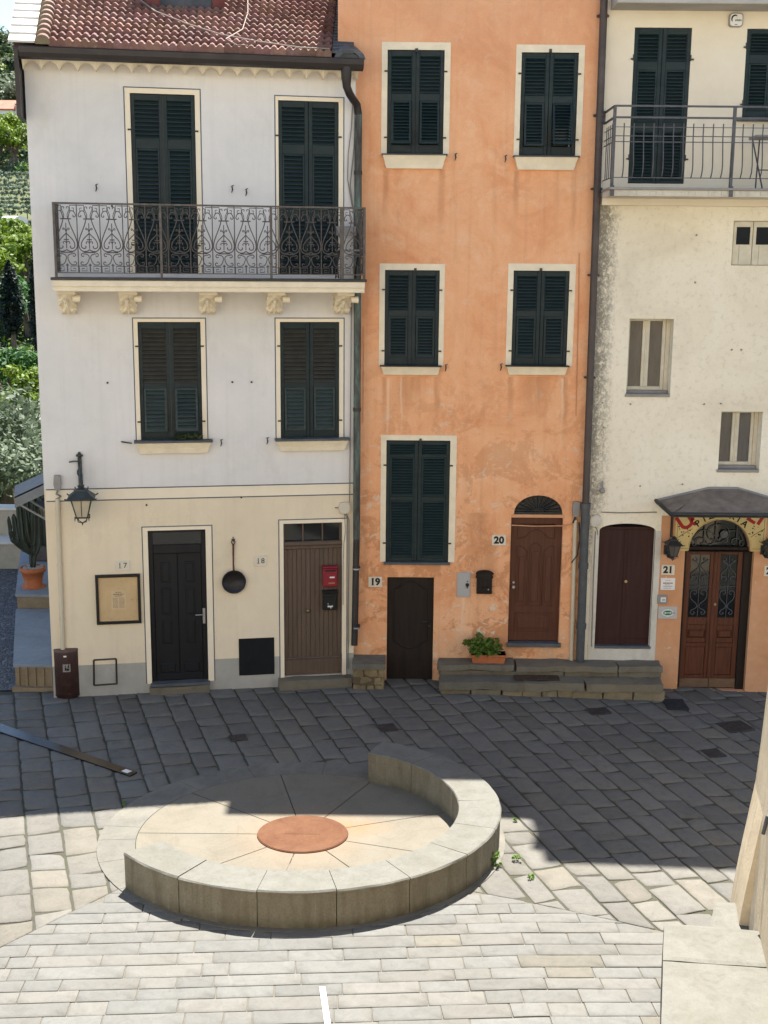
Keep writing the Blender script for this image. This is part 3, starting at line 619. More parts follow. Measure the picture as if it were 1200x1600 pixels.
m.build('cellar_hatch', simple('hatch_black_paint', (0.008, 0.010, 0.012), 0.6, 0.3, 3.0, 0.2), HL)
m = MB(); m.box(0.03, LW-0.02, -0.006, 0.02, zl2, zl1-0.02); m.build('painted_band', MAT['band'], HL)
m = MB(); m.box(0.03, LW-0.02, -0.009, 0.02, zl1-0.019, zl1-0.003); m.box(0.03, LW-0.02, -0.009, 0.02, zl2-0.017, zl2-0.001); m.build('painted_line', MAT['line'], HL)
for r, o, st, fl in ((f1, f1o, 'C', (0, 0)), (f2, f2o, 'C', (0, 0)), (w1, w1o, 'A', (radians(5), radians(14))), (w2, w2o, 'A', (radians(1.5), radians(1.5)))):
    wd = shutters(HL, r, st, fl, name='window' if st == 'A' else 'french_window')
    surround(wd, o, r, 'band', bottom=r[2])
r = L.rect(216, 329, 687, 708); sill(L and HL, L.u(212, 690), L.u(330, 690), L.z(270, 707), L.z(270, 686.5))
sill(HL, L.u(431, 687), L.u(543, 687), L.z(487, 703), L.z(487, 683.5))
stay(HL, L, [(150, 289), (362, 291), (384, 296), (345, 687), (417, 684)])
m = MB(); u, z = L.uv(192, 690); m.tube([(u-0.02, 0, z), (u, -0.05, z), (u+0.14, -0.06, z-0.02)], 0.011, 6); m.build('wall_hook', MAT['darkiron'], HL)
for px, py in ((168, 598), (363, 597), (393, 597), (229, 789), (377, 777), (175, 322)):
    u, z = L.uv(px, py); m = MB(); m.box(u-0.014, u+0.014, -0.012, 0.01, z-0.014, z+0.014); m.build('wall_bolt', MAT['darkiron'], HL)
m = MB()                                                         # unseen tall block added behind the tiled roof to shade the lane
def lw(x, y): q = Vector((x, y, 0))-L.O; return q.dot(L.U), q.dot(L.W)
rw = [lw(-7.35, 26.3), lw(-3.0, 26.3), lw(-3.4, 31), lw(-8.6, 31)]
m.prism_z(rw, -0.3, 14.2); m.build('lane_shade_block', MAT['lilac'], HL)
# --- door 17: black panelled pair with a blind transom
def panel(m, a, b, c, d, y, mm=0, rim=0.018):
    m.bbox(a, b, y-0.010, y+0.01, c, d, 0.012, mm); m.bbox(a+rim*1.6, b-rim*1.6, y-0.018, y, c+rim*1.6, d-rim*1.6, 0.008, mm)
u0, u1, z0, z1 = d1; m = MB(); fz = z0+0.10; yd = 0.10
m.box(u0, u1, yd+0.02, yd+0.055, z0, z1); lz1 = L.z(278, 866); tz0 = L.z(278, 852)
jw = 0.075; m.bbox(u0, u0+jw, yd-0.03, yd+0.03, z0, z1, 0.005); m.bbox(u1-jw, u1, yd-0.03, yd+0.03, z0, z1, 0.005)
m.bbox(u0+jw, u1-jw, yd-0.035, yd+0.03, lz1, tz0, 0.008); m.bbox(u0+jw, u1-jw, yd-0.03, yd+0.03, z1-0.05, z1, 0.005)
um = (u0+u1)/2
for a, b in ((u0+jw+0.004, um-0.004), (um+0.004, u1-jw-0.004)):
    m.bbox(a, b, yd-0.005, yd+0.03, fz-0.06, lz1-0.004, 0.005); hh = lz1-fz; w_ = (b-a)
    for k0, k1 in ((0.76, 0.93), (0.50, 0.72), (0.26, 0.46)): panel(m, a+w_*0.28, b-w_*0.28, fz+hh*k0, fz+hh*k1, yd-0.004)
    panel(m, a+0.06, b-0.06, fz+hh*0.02, fz+hh*0.10, yd-0.004, 0, 0.01)
m.bbox(u0+jw, u1-jw, yd-0.03, yd+0.02, z0+0.02, z0+0.14, 0.01)
dr = m.build('door', MAT['blackdoor'], HL)
m = MB(); m.box(u0+jw, u1-jw, yd-0.008, yd+0.012, tz0, z1-0.05); m.build('transom_glass', MAT['glass'], dr)
m = MB(); hu = L.u(319, 962); hz = L.z(319, 962); m.bbox(hu-0.022, hu+0.022, yd-0.042, yd, hz-0.15, hz+0.11, 0.004); m.tube([(hu, yd-0.03, hz+0.01), (hu, yd-0.075, hz+0.01), (hu-0.14, yd-0.08, hz+0.01)], 0.010, 6)
m.build('door_handle', MAT['steel'], dr); surround(dr, d1o, d1, 'band', bottom=d1[2], name='door_surround')
m = MB(); m.bbox(u0-0.02, u1+0.02, -0.10, 0.09, z0-0.035, z0+0.012, 0.006, 0); m.rough(u0-0.05, u1+0.03, -0.12, 0.0, -0.05, z0-0.035, 0.1, 0.012, 3, 1)
m.build('door_step', [MAT['slate'], MAT['oldstep']], HL)
# --- door 18: brown boards, three light transom
u0, u1, z0, z1 = d2; m = MB(); yd = 0.05; bz = L.z(490, 858); tz = L.z(490, 846)
n = 13; ww = (u1-u0)/n
for i in range(n):
    dd = 0.004*(i % 3); m.bbox(u0+i*ww+0.001, u0+(i+1)*ww-0.001, yd+dd, yd+0.035, z0+0.30, bz, 0.006)
m.bbox(u0, u1, yd-0.008, yd+0.035, z0+0.02, z0+0.285, 0.008); m.bbox(u0, u1, yd-0.02, yd+0.03, z0+0.285, z0+0.32, 0.01); m.bbox(u0, u1, yd-0.03, yd+0.04, bz, bz+0.06, 0.012); m.bbox(u0-0.0, u1+0.0, yd-0.05, yd+0.04, bz+0.06, tz, 0.014)
m.bbox(u0, u0+0.025, yd-0.006, yd+0.035, tz, z1, 0.004); m.bbox(u1-0.04, u1, yd-0.006, yd+0.035, tz, z1, 0.004); m.bbox(u0+0.025, u1-0.04, yd-0.006, yd+0.035, z1-0.02, z1, 0.004)
for k in (1, 2): uu = u0+(u1-u0)*(k/3.0)-0.01; m.bbox(uu, uu+0.024, yd-0.006, yd+0.03, tz, z1-0.02, 0.004)
dr = m.build('door', MAT['browndoor'], HL)
m = MB(); m.box(u0+0.01, u1-0.01, yd+0.036, yd+0.05, tz-0.01, z1-0.005); m.build('transom_glass', MAT['glass'], dr)
m = MB(); hu, hz = L.uv(481, 954, -yd); m.lathe([(0.0, 0), (0.03, 0), (0.034, 0.012), (0.02, 0.02), (0.028, 0.035), (0.0, 0.045)], 0, 0, 12)
m.v = [(hu+p[0], yd-p[2], hz+p[1]) for p in m.v]; m.build('door_knob', MAT['brass'], dr); surround(dr, d2o, d2, 'band', bottom=d2[2]-0.05, name='door_surround')
m = MB(); m.rough(L.u(437, 1065)-0.03, LW-0.05, -0.22, 0.05, -0.05, d2[2], 0.09, 0.02, 5, 0); m.build('door_step', MAT['oldstep'], HL)
# --- eaves: scalloped cove, gutter, roof
ge0 = L.uv(40, 76, 0.36); ge1 = L.uv(566, 103, 0.36); gz_ = (ge0[1]+ge1[1])/2
m = MB(); nsc = 19; p_ = LW/nsc; zc1 = gz_-0.10; zc0 = L.z(300, 117, 0.17)
for i in range(nsc):
    a = i*p_; pts = [(a + p_*k/8.0, zc0 + 0.11*sin(pi*k/8.0)**0.7) for k in range(9)]
    for k in range(8):
        q0, q1 = pts[k], pts[k+1]
        for (ya, yb2) in ((-0.19, 0.02),):
            m.face([(q0[0], ya-0.05*sin(pi*k/8), q0[1]), (q1[0], ya-0.05*sin(pi*(k+1)/8), q1[1]), (q1[0], -0.31, zc1), (q0[0], -0.31, zc1)], 0, True)
            m.face([(q0[0], ya-0.05*sin(pi*k/8), q0[1]), (q0[0], yb2, q0[1]+0.02), (q1[0], yb2, q1[1]+0.02), (q1[0], ya-0.05*sin(pi*(k+1)/8), q1[1])], 0, True)
m.face([(0, -0.31, zc1), (LW, -0.31, zc1), (LW, 0.02, zc1+0.02), (0, 0.02, zc1+0.02)], 0); m.face([(0, -0.19, zc0), (0, -0.31, zc1), (0, 0.02, zc1), (0, 0.02, zc0)], 0)
m.build('eaves_cove', MAT['trim'], HL)
m = MB(); gu0 = -0.02; gu1 = L.u(568, 103, 0.42)
prof = [(-0.46, gz_+0.06), (-0.475, gz_+0.045), (-0.465, gz_-0.03), (-0.43, gz_-0.085), (-0.36, gz_-0.11), (-0.30, gz_-0.09), (-0.28, gz_-0.02), (-0.28, gz_+0.05), (-0.295, gz_+0.05), (-0.31, gz_-0.05), (-0.37, gz_-0.085), (-0.43, gz_-0.05), (-0.45, gz_+0.045)]
n = len(prof); vs = [(gu0, a, b) for a, b in prof] + [(gu1, a, b) for a, b in prof]
m.mesh(vs, [(i, i+n, (i+1) % n+n, (i+1) % n) for i in range(n)], 0); m.face([(gu0, a, b) for a, b in prof[:8]]); m.face([(gu1, a, b) for a, b in prof[:8]])
m.box(-0.09, -0.03, -0.42, 0.5, gz_-0.9, gz_+0.02)
m.build('gutter', MAT['gutter'], HL)
SL = radians(22.5); course = 0.36; NC = 22
def roof_pt(u, s, h=0.0): return (u + max(0, s)*cos(SL)*(-0.05+0.226*u/LW), -0.40 + s*cos(SL) - h*sin(SL), gz_+0.075 + s*sin(SL) + h*cos(SL))
ru0 = L.u(77, 60, 0.3); ru1 = L.u(516, 85, 0.3)
m = MB(); nt = int(round((ru1-ru0)/0.232)); tw = (ru1-ru0)/nt
wave = [(0.0, 0.010), (0.10, 0.040), (0.22, 0.052), (0.34, 0.036), (0.42, 0.008), (0.50, 0.004), (0.60, 0.030), (0.72, 0.046), (0.84, 0.034), (0.92, 0.010)]
for c in range(NC):
    s0 = c*course - 0.03; s1 = s0+course+0.05
    for i in range(nt):
        rr = random.Random(c*97+i*13); dz = rr.uniform(-0.006, 0.006); ds = rr.uniform(-0.012, 0.012); tc = rr.uniform(0.72, 1.18); tn = (tc, tc*rr.uniform(0.93, 1.05), tc*rr.uniform(0.9, 1.08))
        pts = wave+[(1.0, 0.010)]
        for k in range(len(pts)-1):
            a, b = pts[k], pts[k+1]; ua = ru0+(i+a[0])*tw; ub = ru0+(i+b[0])*tw
            m.face([roof_pt(ua, s0+ds, a[1]+0.078+dz), roof_pt(ub, s0+ds, b[1]+0.078+dz), roof_pt(ub, s1, b[1]+0.004), roof_pt(ua, s1, a[1]+0.004)], 0, True, tn)
            m.face([roof_pt(ua, s0+ds, -0.01), roof_pt(ub, s0+ds, -0.01), roof_pt(ub, s0+ds, b[1]+0.078+dz), roof_pt(ua, s0+ds, a[1]+0.078+dz)], 0, False, tn)
m.face([roof_pt(-0.1, 0, -0.05), roof_pt(LW, 0, -0.05), roof_pt(LW, NC*course, -0.05), roof_pt(-0.1, NC*course, -0.05)], 0)
e0 = roof_pt(0, NC*course, 0)
m.face([(-0.1, e0[1], e0[2]), (LW, e0[1], e0[2]), (LW, e0[1]+0.01, ztop-0.4), (-0.1, e0[1]+0.01, ztop-0.4)], 0)
for uu in (-0.0, LW): m.face([(uu, 0, ztop), (uu, e0[1], ztop), (uu, e0[1], e0[2]-0.05), (uu, 0, roof_pt(0, 0.45, -0.06)[2])], 0)
RF = m.build('roof', MAT['tile'], HL)
m = MB(); cu = ru0-0.085                                         # row of verge cap tiles
for c in range(20):
    s0 = c*0.32-0.04; s1 = s0+0.38
    for k in range(8):
        a0 = pi*k/8; a1 = pi*(k+1)/8; r0 = 0.112; r1 = 0.088
        m.face([roof_pt(cu-r0*cos(a0), s0, 0.02+r0*sin(a0)+0.03), roof_pt(cu-r0*cos(a1), s0, 0.02+r0*sin(a1)+0.03), roof_pt(cu-r1*cos(a1), s1, r1*sin(a1)+0.02), roof_pt(cu-r1*cos(a0), s1, r1*sin(a0)+0.02)], 0, True)
        m.face([roof_pt(cu-r0*cos(a0), s0, 0.05+r0*sin(a0)), roof_pt(cu-r0*cos(a1), s0, 0.05+r0*sin(a1)), roof_pt(cu-0.085*cos(a1), s0+0.004, 0.02+0.085*sin(a1)), roof_pt(cu-0.085*cos(a0), s0+0.004, 0.02+0.085*sin(a0))], 1)
m.mesh([roof_pt(cu-0.10*cos(pi*k/8), -0.035, 0.03+0.10*sin(pi*k/8)) for k in range(9)], [tuple(range(9))], 1)
m.build('verge_cap_tiles', [MAT['tile'], MAT['rubble']], RF)
m = MB(); v0 = -0.16; v1 = cu-0.11                               # stepped pale slabs outside the caps
for c in range(14):
    s0 = c*0.50-0.02; q_ = [(v0, s0), (v1, s0), (v1, s0+0.56), (v0, s0+0.56)]; hh_ = (0.07, 0.07, 0.035, 0.035)
    m.mesh([roof_pt(u_, k_, h_-0.03) for (u_, k_), h_ in zip(q_, hh_)]+[roof_pt(u_, k_, h_) for (u_, k_), h_ in zip(q_, hh_)],
           [(0,3,2,1),(4,5,6,7),(0,1,5,4),(1,2,6,5),(2,3,7,6),(3,0,4,7)], 0)
m.build('verge_slabs', MAT['verge'], RF)
m = MB(); s_0 = ru1+0.01; s_1 = L.u(533, 60, 0.0)+0.12            # slate flashing against the orange wall
for c in range(34):
    s0 = c*0.20; q_ = [(s_0, s0), (s_1, s0), (s_1, s0+0.26), (s_0, s0+0.26)]; hh_ = (0.085, 0.085, 0.05, 0.05)
    m.mesh([roof_pt(u_, k_, h_-0.03) for (u_, k_), h_ in zip(q_, hh_)]+[roof_pt(u_, k_, h_) for (u_, k_), h_ in zip(q_, hh_)],
           [(0,3,2,1),(4,5,6,7),(0,1,5,4),(1,2,6,5),(2,3,7,6),(3,0,4,7)], 0)
# lead and slate saddle over the gutter end
for k in range(6):
    a0 = pi*k/6; a1 = pi*(k+1)/6; q = L.uv(545, 92, 0.3); c_, z_ = q[0], q[1]-0.02; r = 0.24
    m.mesh([(c_-r*cos(a0), -0.42, z_+r*0.62*sin(a0)), (c_-r*cos(a1), -0.42, z_+r*0.62*sin(a1)), (c_-r*cos(a1), 0.3, z_+0.22+r*0.62*sin(a1)), (c_-r*cos(a0), 0.3, z_+0.22+r*0.62*sin(a0))], [(0,1,2,3)], 0)
    m.mesh([(c_-r*cos(a0), -0.42, z_+r*0.62*sin(a0)), (c_-r*cos(a1), -0.42, z_+r*0.62*sin(a1)), (c_-0.15*cos(a1), -0.415, z_+0.10*sin(a1)), (c_-0.15*cos(a0), -0.415, z_+0.10*sin(a0))], [(0,1,2,3)], 0)
m.face([(q[0]-0.15*cos(pi*k/8), -0.38, q[1]-0.02+0.10*sin(pi*k/8)) for k in range(9)], 0)
m.build('slate_flashing', MAT['slate'], RF)
def onroof(px, py):
    """point on the tiled slope seen at a pixel"""
    lo, hi = 0.0, 9.0
    for _ in range(40):
        md = (lo+hi)/2; p = roof_pt(0, md, 0.10); zz = L.z(px, py, -p[1])
        if p[2] < zz: lo = md
        else: hi = md
    return L.u(px, py, -roof_pt(0, lo, 0.1)[1]), lo
m = MB()                                                         # dormer near the top of the picture
du0, ds0 = onroof(228, 4); du1, _ = onroof(350, 4); pz = roof_pt(0, ds0, 0.0)
y0 = pz[1]; zb = pz[2]
m.box(du0, du0+0.22, y0, y0+1.6, zb-0.1, zb+0.75, 0); m.box(du1-0.2, du1, y0, y0+1.6, zb-0.1, zb+0.75, 0); m.box(du0+0.22, du1-0.2, y0+0.05, y0+1.6, zb-0.1, zb+0.75, 1)
m.box(du0-0.1, du1+0.1, y0-0.15, y0+1.8, zb+0.75, zb+0.83, 2)
m.build('dormer', [simple('dormer_red_render', (0.19, 0.06, 0.05), 0.85, 0.3, 5.0), MAT['slate'], MAT['tile']], RF)
m = MB()
def rl(pts, r=0.014): m.tube([roof_pt(*onroof(*p), 0.115) for p in pts], r, 5)
rl([(205, -6), (235, 18), (285, 38), (340, 55), (400, 66), (470, 77), (515, 79)], 0.011); rl([(358, -8), (368, 20), (370, 47), (350, 62), (370, 76), (388, 93)], 0.009)
m.build('roof_cable', MAT['wire'], RF)
# downpipe with swan neck
m = MB(); pu = L.u(560, 200, 0.1); pb = L.u(554.5, 980, 0.1); pr = 0.058
q = L.uv(541, 112, 0.36)
m.tube([(q[0], -0.37, gz_-0.06), (q[0], -0.37, gz_-0.22), (q[0]+0.01, -0.36, gz_-0.34), (q[0]+0.06, -0.30, gz_-0.43), (q[0]+0.13, -0.2, gz_-0.50), (pu-0.03, -0.12, gz_-0.56), (pu, -0.085, gz_-0.70)], [0.085, 0.075, 0.062, 0.06, 0.06, 0.06, 0.06], 10, 1)
zmid = L.z(556, 842, 0.1); zlo = L.z(553, 1008, 0.1)
m.tube([(pu, -0.085, gz_-0.66), (pu, -0.085, zmid)], pr, 12, 0); m.tube([(pu, -0.085, zmid+0.03), (pb, -0.085, zlo+0.25), (pb-0.01, -0.11, zlo)], pr*0.95, 12, 1)
for zz in (L.z(556, 888, 0.1), L.z(556, 979, 0.1), L.z(557, 640, 0.1), L.z(558, 440, 0.1), L.z(560, 270, 0.1)):
    m.tube([(pu, -0.085, zz-0.03), (pu, -0.085, zz+0.03)], pr+0.008, 12, 1)
for zz in (L.z(556, 886, 0.1)-0.03, L.z(556, 979, 0.1)-0.02): m.tube([(pu, -0.085, zz-0.012), (pu, -0.085, zz+0.012)], pr+0.014, 12, 2)
m.build('downpipe', [MAT['copper'], MAT['gutter'], MAT['steel']], HL)
m = MB()
def lcab(pts, d=0.03, r=0.008): m.tube([(L.u(a, b, d), -d, L.z(a, b, d)) for a, b in pts], r, 5)
lcab([(551, 158), (549, 200), (544, 240), (543, 280), (548, 310), (553, 335), (553, 430)]); lcab([(555, 160), (553, 230), (547, 290), (552, 330)]); lcab([(549, 470), (548, 600), (547, 700), (546, 790)], 0.03, 0.007)
lcab([(540, 800), (545, 812), (545, 870), (544, 960), (544, 1045)], 0.03, 0.009); lcab([(538, 803), (540, 830), (537, 850), (536, 900), (536, 945)], 0.03, 0.005)
m.build('wall_cable', MAT['greywire'], HL)
# --- the balcony
BD = 0.72
bu0 = L.u(86, 380, BD); bu1 = L.u(569, 385, BD)
sz1 = (L.z(82, 434, BD)+L.z(571, 441, BD))/2; sz0 = (L.z(85, 456, BD)+L.z(570, 457, BD))/2
m = MB(); su0 = L.u(79, 436, BD+0.05); su1 = L.u(573, 440, BD+0.05)
m.bbox(su0, su1, -BD-0.07, 0.0, sz1-0.015, sz1+0.025, 0.004, 1)
hh = sz1-0.015-sz0
m.prism_x([(-BD-0.05, sz1-0.015), (-BD-0.055, sz1-0.03), (-BD-0.05, sz0+hh*0.48), (-BD-0.035, sz0+hh*0.44), (-BD-0.025, sz0+hh*0.3), (-BD-0.03, sz0+hh*0.06), (-BD-0.02, sz0), (0.0, sz0), (0.0, sz1-0.015)], su0+0.025, su1-0.03, 0)
BAL = m.build('balcony', [MAT['trim'], MAT['darkiron']], HL)
# acanthus brackets
for px in (108, 203, 327, 432, 538):
    m = MB(); uc = L.u(px-2, 470, 0.25); wb = 0.125
    zt = sz0; zb_ = L.z(px, 491, 0.12); hb = zt-zb_
    prof = []
    for k in range(17):
        f = k/16.0; out = 0.09 + 0.40*(1-f)**1.35 + 0.045*sin(f*pi*1.0) + (0.05*sin((f-0.72)/0.28*pi) if f > 0.72 else 0)
        prof.append((-out, zt-0.05 - (hb-0.05)*f))
    nu = 17; grid = []
    for k, (yy, zz) in enumerate(prof):
        row = []
        for j in range(nu):
            x = -1+2*j/(nu-1); f = k/16.0; ax = abs(x)
            lobes = 0.5+0.5*cos((ax*3.0 - f*6.0)*2.0)                 # leaflets raked away from the mid rib
            rib = 1.0-min(1.0, ax*7)
            scal = 1.0 + 0.10*sin(f*26)*min(1, f*4)
            amp = 0.048*min(1.0, f*3+0.2)
            row.append((uc + x*wb*scal*(1.0-0.12*f), yy - amp*(lobes*0.9+rib*0.8) + 0.02*ax*ax, zz))
        grid.append(row)
    for k in range(16):
        for j in range(nu-1): m.face([grid[k+1][j], grid[k+1][j+1], grid[k][j+1], grid[k][j]], 0)
        for j in (0, nu-1):
            a, b = grid[k][j], grid[k+1][j]; f = [(a[0], a[1], a[2]), (a[0], 0.0, a[2]), (b[0], 0.0, b[2]), (b[0], b[1], b[2])]; m.face(f, 0)
    m.face([(g[0], 0.0, g[2]) if False else g for g in grid[-1]] + [(grid[-1][-1][0], 0, grid[-1][-1][2]), (grid[-1][0][0], 0, grid[-1][0][2])], 0)
    m.bbox(uc-wb-0.012, uc+wb+0.012, -0.56, 0, zt-0.05, zt, 0.008, 0)
    for k in range(7): m.box(uc-wb-0.012, uc-wb+0.03, -0.42+k*0.035, -0.40+k*0.035, zt-0.10-0.03*k, zt-0.06-0.03*k, 0)
    m.tube([(uc+wb-0.03, -0.50, zt-0.11), (uc+wb+0.075, -0.50, zt-0.11)], [0.045, 0.055], 10, 0)
    m.tube([(uc-wb*0.2, -0.50, zt-0.12), (uc-wb*0.2, -0.47, zt-0.19)], [0.03, 0.012], 8, 0)
    m.build('bracket', MAT['trim'], BAL)
# wrought iron railing, panel by panel
rz0 = sz1+0.085; rz1 = (L.z(86, 315, BD)+L.z(568, 330, BD))/2; RH = rz1-rz0
def motif(p):
    """scroll work of one bay of width p, height 1, centred on x=0; returns polylines (x,z) and their radii"""
    o = []; h = p/2
    for s in (-1, 1):
        # bell: from the top collar down, swelling to the upright, curling in under the heart
        o.append((bez((s*0.035, 0.80), (s*0.055, 0.66), (s*h*0.92, 0.54), (s*h*0.95, 0.415), 9), 0.0075))
        o.append((bez((s*h*0.95, 0.415), (s*h*0.9, 0.30), (s*h*0.25, 0.30), (0.0, 0.345), 7), 0.0075))
        # the heart with curled ends
        o.append((bez((0.0, 0.585), (s*0.03, 0.54), (s*h*0.75, 0.49), (s*h*0.72, 0.40), 8) + spiral(s*h*0.42, 0.395, h*0.30, h*0.06, 0 if s > 0 else pi, (-3.6 if s > 0 else pi+3.6), 12), 0.007))
        o.append((spiral(s*h*0.20, 0.44, h*0.19, h*0.04, pi if s > 0 else 0, pi+s*-4.4 if s > 0 else 4.4, 9), 0.006))
        # finial curls
        o.append((bez((0, 0.60), (s*0.012, 0.63), (s*0.03, 0.67), (s*0.045, 0.655), 5) + spiral(s*0.036, 0.64, 0.013, 0.004, 0.8 if s > 0 else pi-0.8, 0.8-4 if s > 0 else pi-0.8+4, 6), 0.0055))
        # arches at the top with curled feet by the uprights
        o.append((spiral(s*h*0.72, 0.835, h*0.16, h*0.04, 0.3 if s > 0 else pi-0.3, 0.3-4.6 if s > 0 else pi-0.3+4.6, 9)[::-1] + bez((s*h*0.88, 0.84), (s*h*0.80, 0.92), (s*h*0.35, 0.93), (s*0.05, 0.86), 7) + [(s*0.035, 0.80)], 0.0065))
        o.append((bez((s*0.03, 0.80), (s*0.005, 0.87), (s*0.06, 0.90), (s*0.055, 0.945), 6) + spiral(s*0.030, 0.945, 0.026, 0.007, 0 if s > 0 else pi, 4.2 if s > 0 else pi-4.2, 8), 0.0055))
        # greek key above and below
        o.append(([(s*h*0.95, 0.985), (s*h*0.38, 0.985), (s*h*0.38, 0.905), (s*h*0.74, 0.905), (s*h*0.74, 0.945), (s*h*0.56, 0.945)], 0.006))
        o.append(([(s*h*0.97, 0.015), (s*h*0.97, 0.105), (s*h*0.30, 0.105), (s*h*0.30, 0.035), (s*h*0.72, 0.035), (s*h*0.72, 0.072), (s*h*0.48, 0.072)], 0.0065))
        # lower C scrolls
        o.append((spiral(s*h*0.58, 0.262, h*0.22, h*0.05, pi*0.5, pi*0.5-s*4.4, 9)[::-1] + bez((s*h*0.58, 0.283), (s*h*0.1, 0.29), (-s*h*0.02, 0.24), (s*h*0.10, 0.20), 6) + bez((s*h*0.10, 0.20), (s*h*0.2, 0.13), (s*h*0.45, 0.115), (s*h*0.62, 0.125), 6) + spiral(s*h*0.66, 0.152, h*0.20, h*0.05, -pi*0.5, -pi*0.5+s*4.4, 9), 0.0065))
    o.append(([(-h*0.52, 0.305), (h*0.52, 0.305)], 0.008)); o.append(([(-0.075, 0.79), (0.075, 0.79)], 0.009))
    o.append(([(0, 0.36), (0, 0.73)], 0.0065)); o.append(([(-0.035, 0.49), (0.035, 0.49)], 0.008)); o.append(([(0, 0.02), (0, 0.13)], 0.008)); o.append(([(-0.02, 0.11), (0, 0.14), (0.02, 0.11)], 0.006))
    return o
def rail_run(m, fn, length, n):
    p = length/n
    for i in range(n):
        c = (i+0.5)*p
        for pl, r in motif(p):
            m.tube([fn(c+x, rz0+z*RH) for x, z in pl], r, 4)
    for i in range(n+1):
        if i: m.tube([fn(i*p-0.004, rz0), fn(i*p-0.004, rz1)], 0.0075, 4)
NB = 14; post = []
m = MB(); rail_run(m, lambda x, z: (bu0+x, -BD, z), bu1-bu0, NB)
rail_run(m, lambda x, z: (bu0, -BD+x, z), BD-0.02, 2); rail_run(m, lambda x, z: (bu1, -BD+x, z), BD-0.02, 2)
m.build('railing_scrollwork', MAT['iron'], BAL)
m = MB(); rr = 0.016
for zz, hgt in ((rz1, 0.026), (rz0, 0.014)):
    m.box(bu0-0.02, bu1+0.02, -BD-0.018, -BD+0.018, zz, zz+hgt); m.box(bu0-0.02, bu0+0.015, -BD+0.019, 0, zz, zz+hgt); m.box(bu1-0.015, bu1+0.02, -BD+0.019, 0, zz, zz+hgt)
m.build('railing_rail', MAT['iron'], BAL)
for k in (0, 0.333, 0.69, 0.925, 1.0):
    m = MB(); uu = bu0+(bu1-bu0)*k; wq = 0.030 if k == 0.925 else 0.018
    m.box(uu-wq, uu+wq, -BD-0.026, -BD+0.012, sz1+0.026, rz1-0.001); m.build('railing_post', MAT['iron'], BAL)
# surface box by the corner of the facade is a meter frame let into the plinth
m = MB(); c4 = [L.uv(*p) for p in ((146.5, 1031), (181.5, 1029), (182.5, 1068), (147, 1070.5))]
for i in range(4):
    a, b = c4[i], c4[(i+1) % 4]; m.tube([(a[0], -0.012, a[1]), (b[0], -0.012, b[1])], 0.014, 4)
m.build('meter_hatch', [MAT['darkiron'], MAT['plinth']], HL)
# ------------------------------------------------------------------ ORANGE HOUSE
HO = thing('townhouse', 'tall narrow orange house with dark green shutters and worn lime wash', 'house', OR, (OR.u(533, 60)-0.0, 0, 0))
om_ = lambda px, py, ln, w_: (OR.u(px, py)-BASE[HO.name][0], OR.z(px, py), ln, w_)
MAT['orange'] = orange(([om_(603, 264, 0.9, 0.06), (*om_(690, 264, 1.0, 0.07),), om_(808, 266, 0.8, 0.06), om_(898, 266, 1.1, 0.06), om_(600, 588, 1.2, 0.05), om_(683, 588, 1.0, 0.07), om_(797, 588, 0.9, 0.06), om_(884, 588, 1.3, 0.06), om_(640, 588, 0.7, 0.30), om_(840, 588, 0.8, 0.34), om_(745, 800, 1.3, 0.20), om_(766, 850, 0.9, 0.16)], [om_(606, 590, 1.3, 0.025), om_(627, 588, 1.1, 0.02), om_(880, 590, 1.2, 0.03), om_(724, 934, 0.7, 0.03)]))
ob = BASE[HO.name]; ou0 = OR.u(530, 40)-0.02; ou1 = OR.u(926, 520)
OTOP = 11.75
def rr(frame, l, r_, t, b, d=0.0): return frame.rect(l, r_, t, b, d)
oul = rr(OR, 605, 693.5, 78, 240); oulo = rr(OR, 596, 703, 66, 240)
our = rr(OR, 813, 901.5, 82, 243); ouro = rr(OR, 804.5, 911, 70, 243)
oml = rr(OR, 601, 686, 422, 571); omlo = rr(OR, 592.5, 694, 412, 571)
omr = rr(OR, 800.5, 887.5, 423, 571); omro = rr(OR, 792, 897, 412, 571)
oll = rr(OR, 603, 702, 688, 878); ollo = rr(OR, 594.5, 712, 680, 878)
od9 = rr(OR, 604.5, 677, 902, 1060); od20 = rr(OR, 796, 876.5, 809, 1007); ofan = rr(OR, 803.5, 879.5, 775, 801)
fz0 = od20[3]+0.055; fz1 = OR.z(841, 774)
holes = [(*oul, 0.13), (*our, 0.13), (*oml, 0.13), (*omr, 0.13), (*oll, 0.13), (od9[0], od9[1], -0.05, od9[3], 0.12), (*od20, 0.16), (ofan[0], ofan[1], fz0, fz1, 0.12, fz0+0.02)]
mb = MB(); wall(mb, ou0, ou1, -0.3, OTOP, holes)
mb.face([(ou0, 0, -0.3), (ou0, 0, OTOP), (ou0, 9, OTOP), (ou0, 9, -0.3)]); mb.face([(ou1, 0, -0.3), (ou1, 9, -0.3), (ou1, 9, OTOP), (ou1, 0, OTOP)]); mb.face([(ou0, 9, -0.3), (ou0, 9, OTOP), (ou1, 9, OTOP), (ou1, 9, -0.3)])
mb.build('wall', MAT['orange'], HO)
m = MB(); m.prism_x([(-0.38, OTOP), (-0.38, OTOP+0.10), (4.5, OTOP+1.8), (9.3, OTOP+0.1), (9.3, OTOP)], ou0-0.1, ou1-0.002); m.build('roof', MAT['tile'], HO)
for r, o, st, fl in ((oul, oulo, 'B', (radians(9), radians(9))), (our, ouro, 'B', (radians(6), radians(15))), (oml, omlo, 'B', (radians(0.6), radians(0.6))), (omr, omro, 'B', (radians(0.6), radians(0.6)))):
    wd = shutters(HO, r, st, fl); surround(wd, o, r, 'trim', y=-0.010, line=False, bottom=r[2])
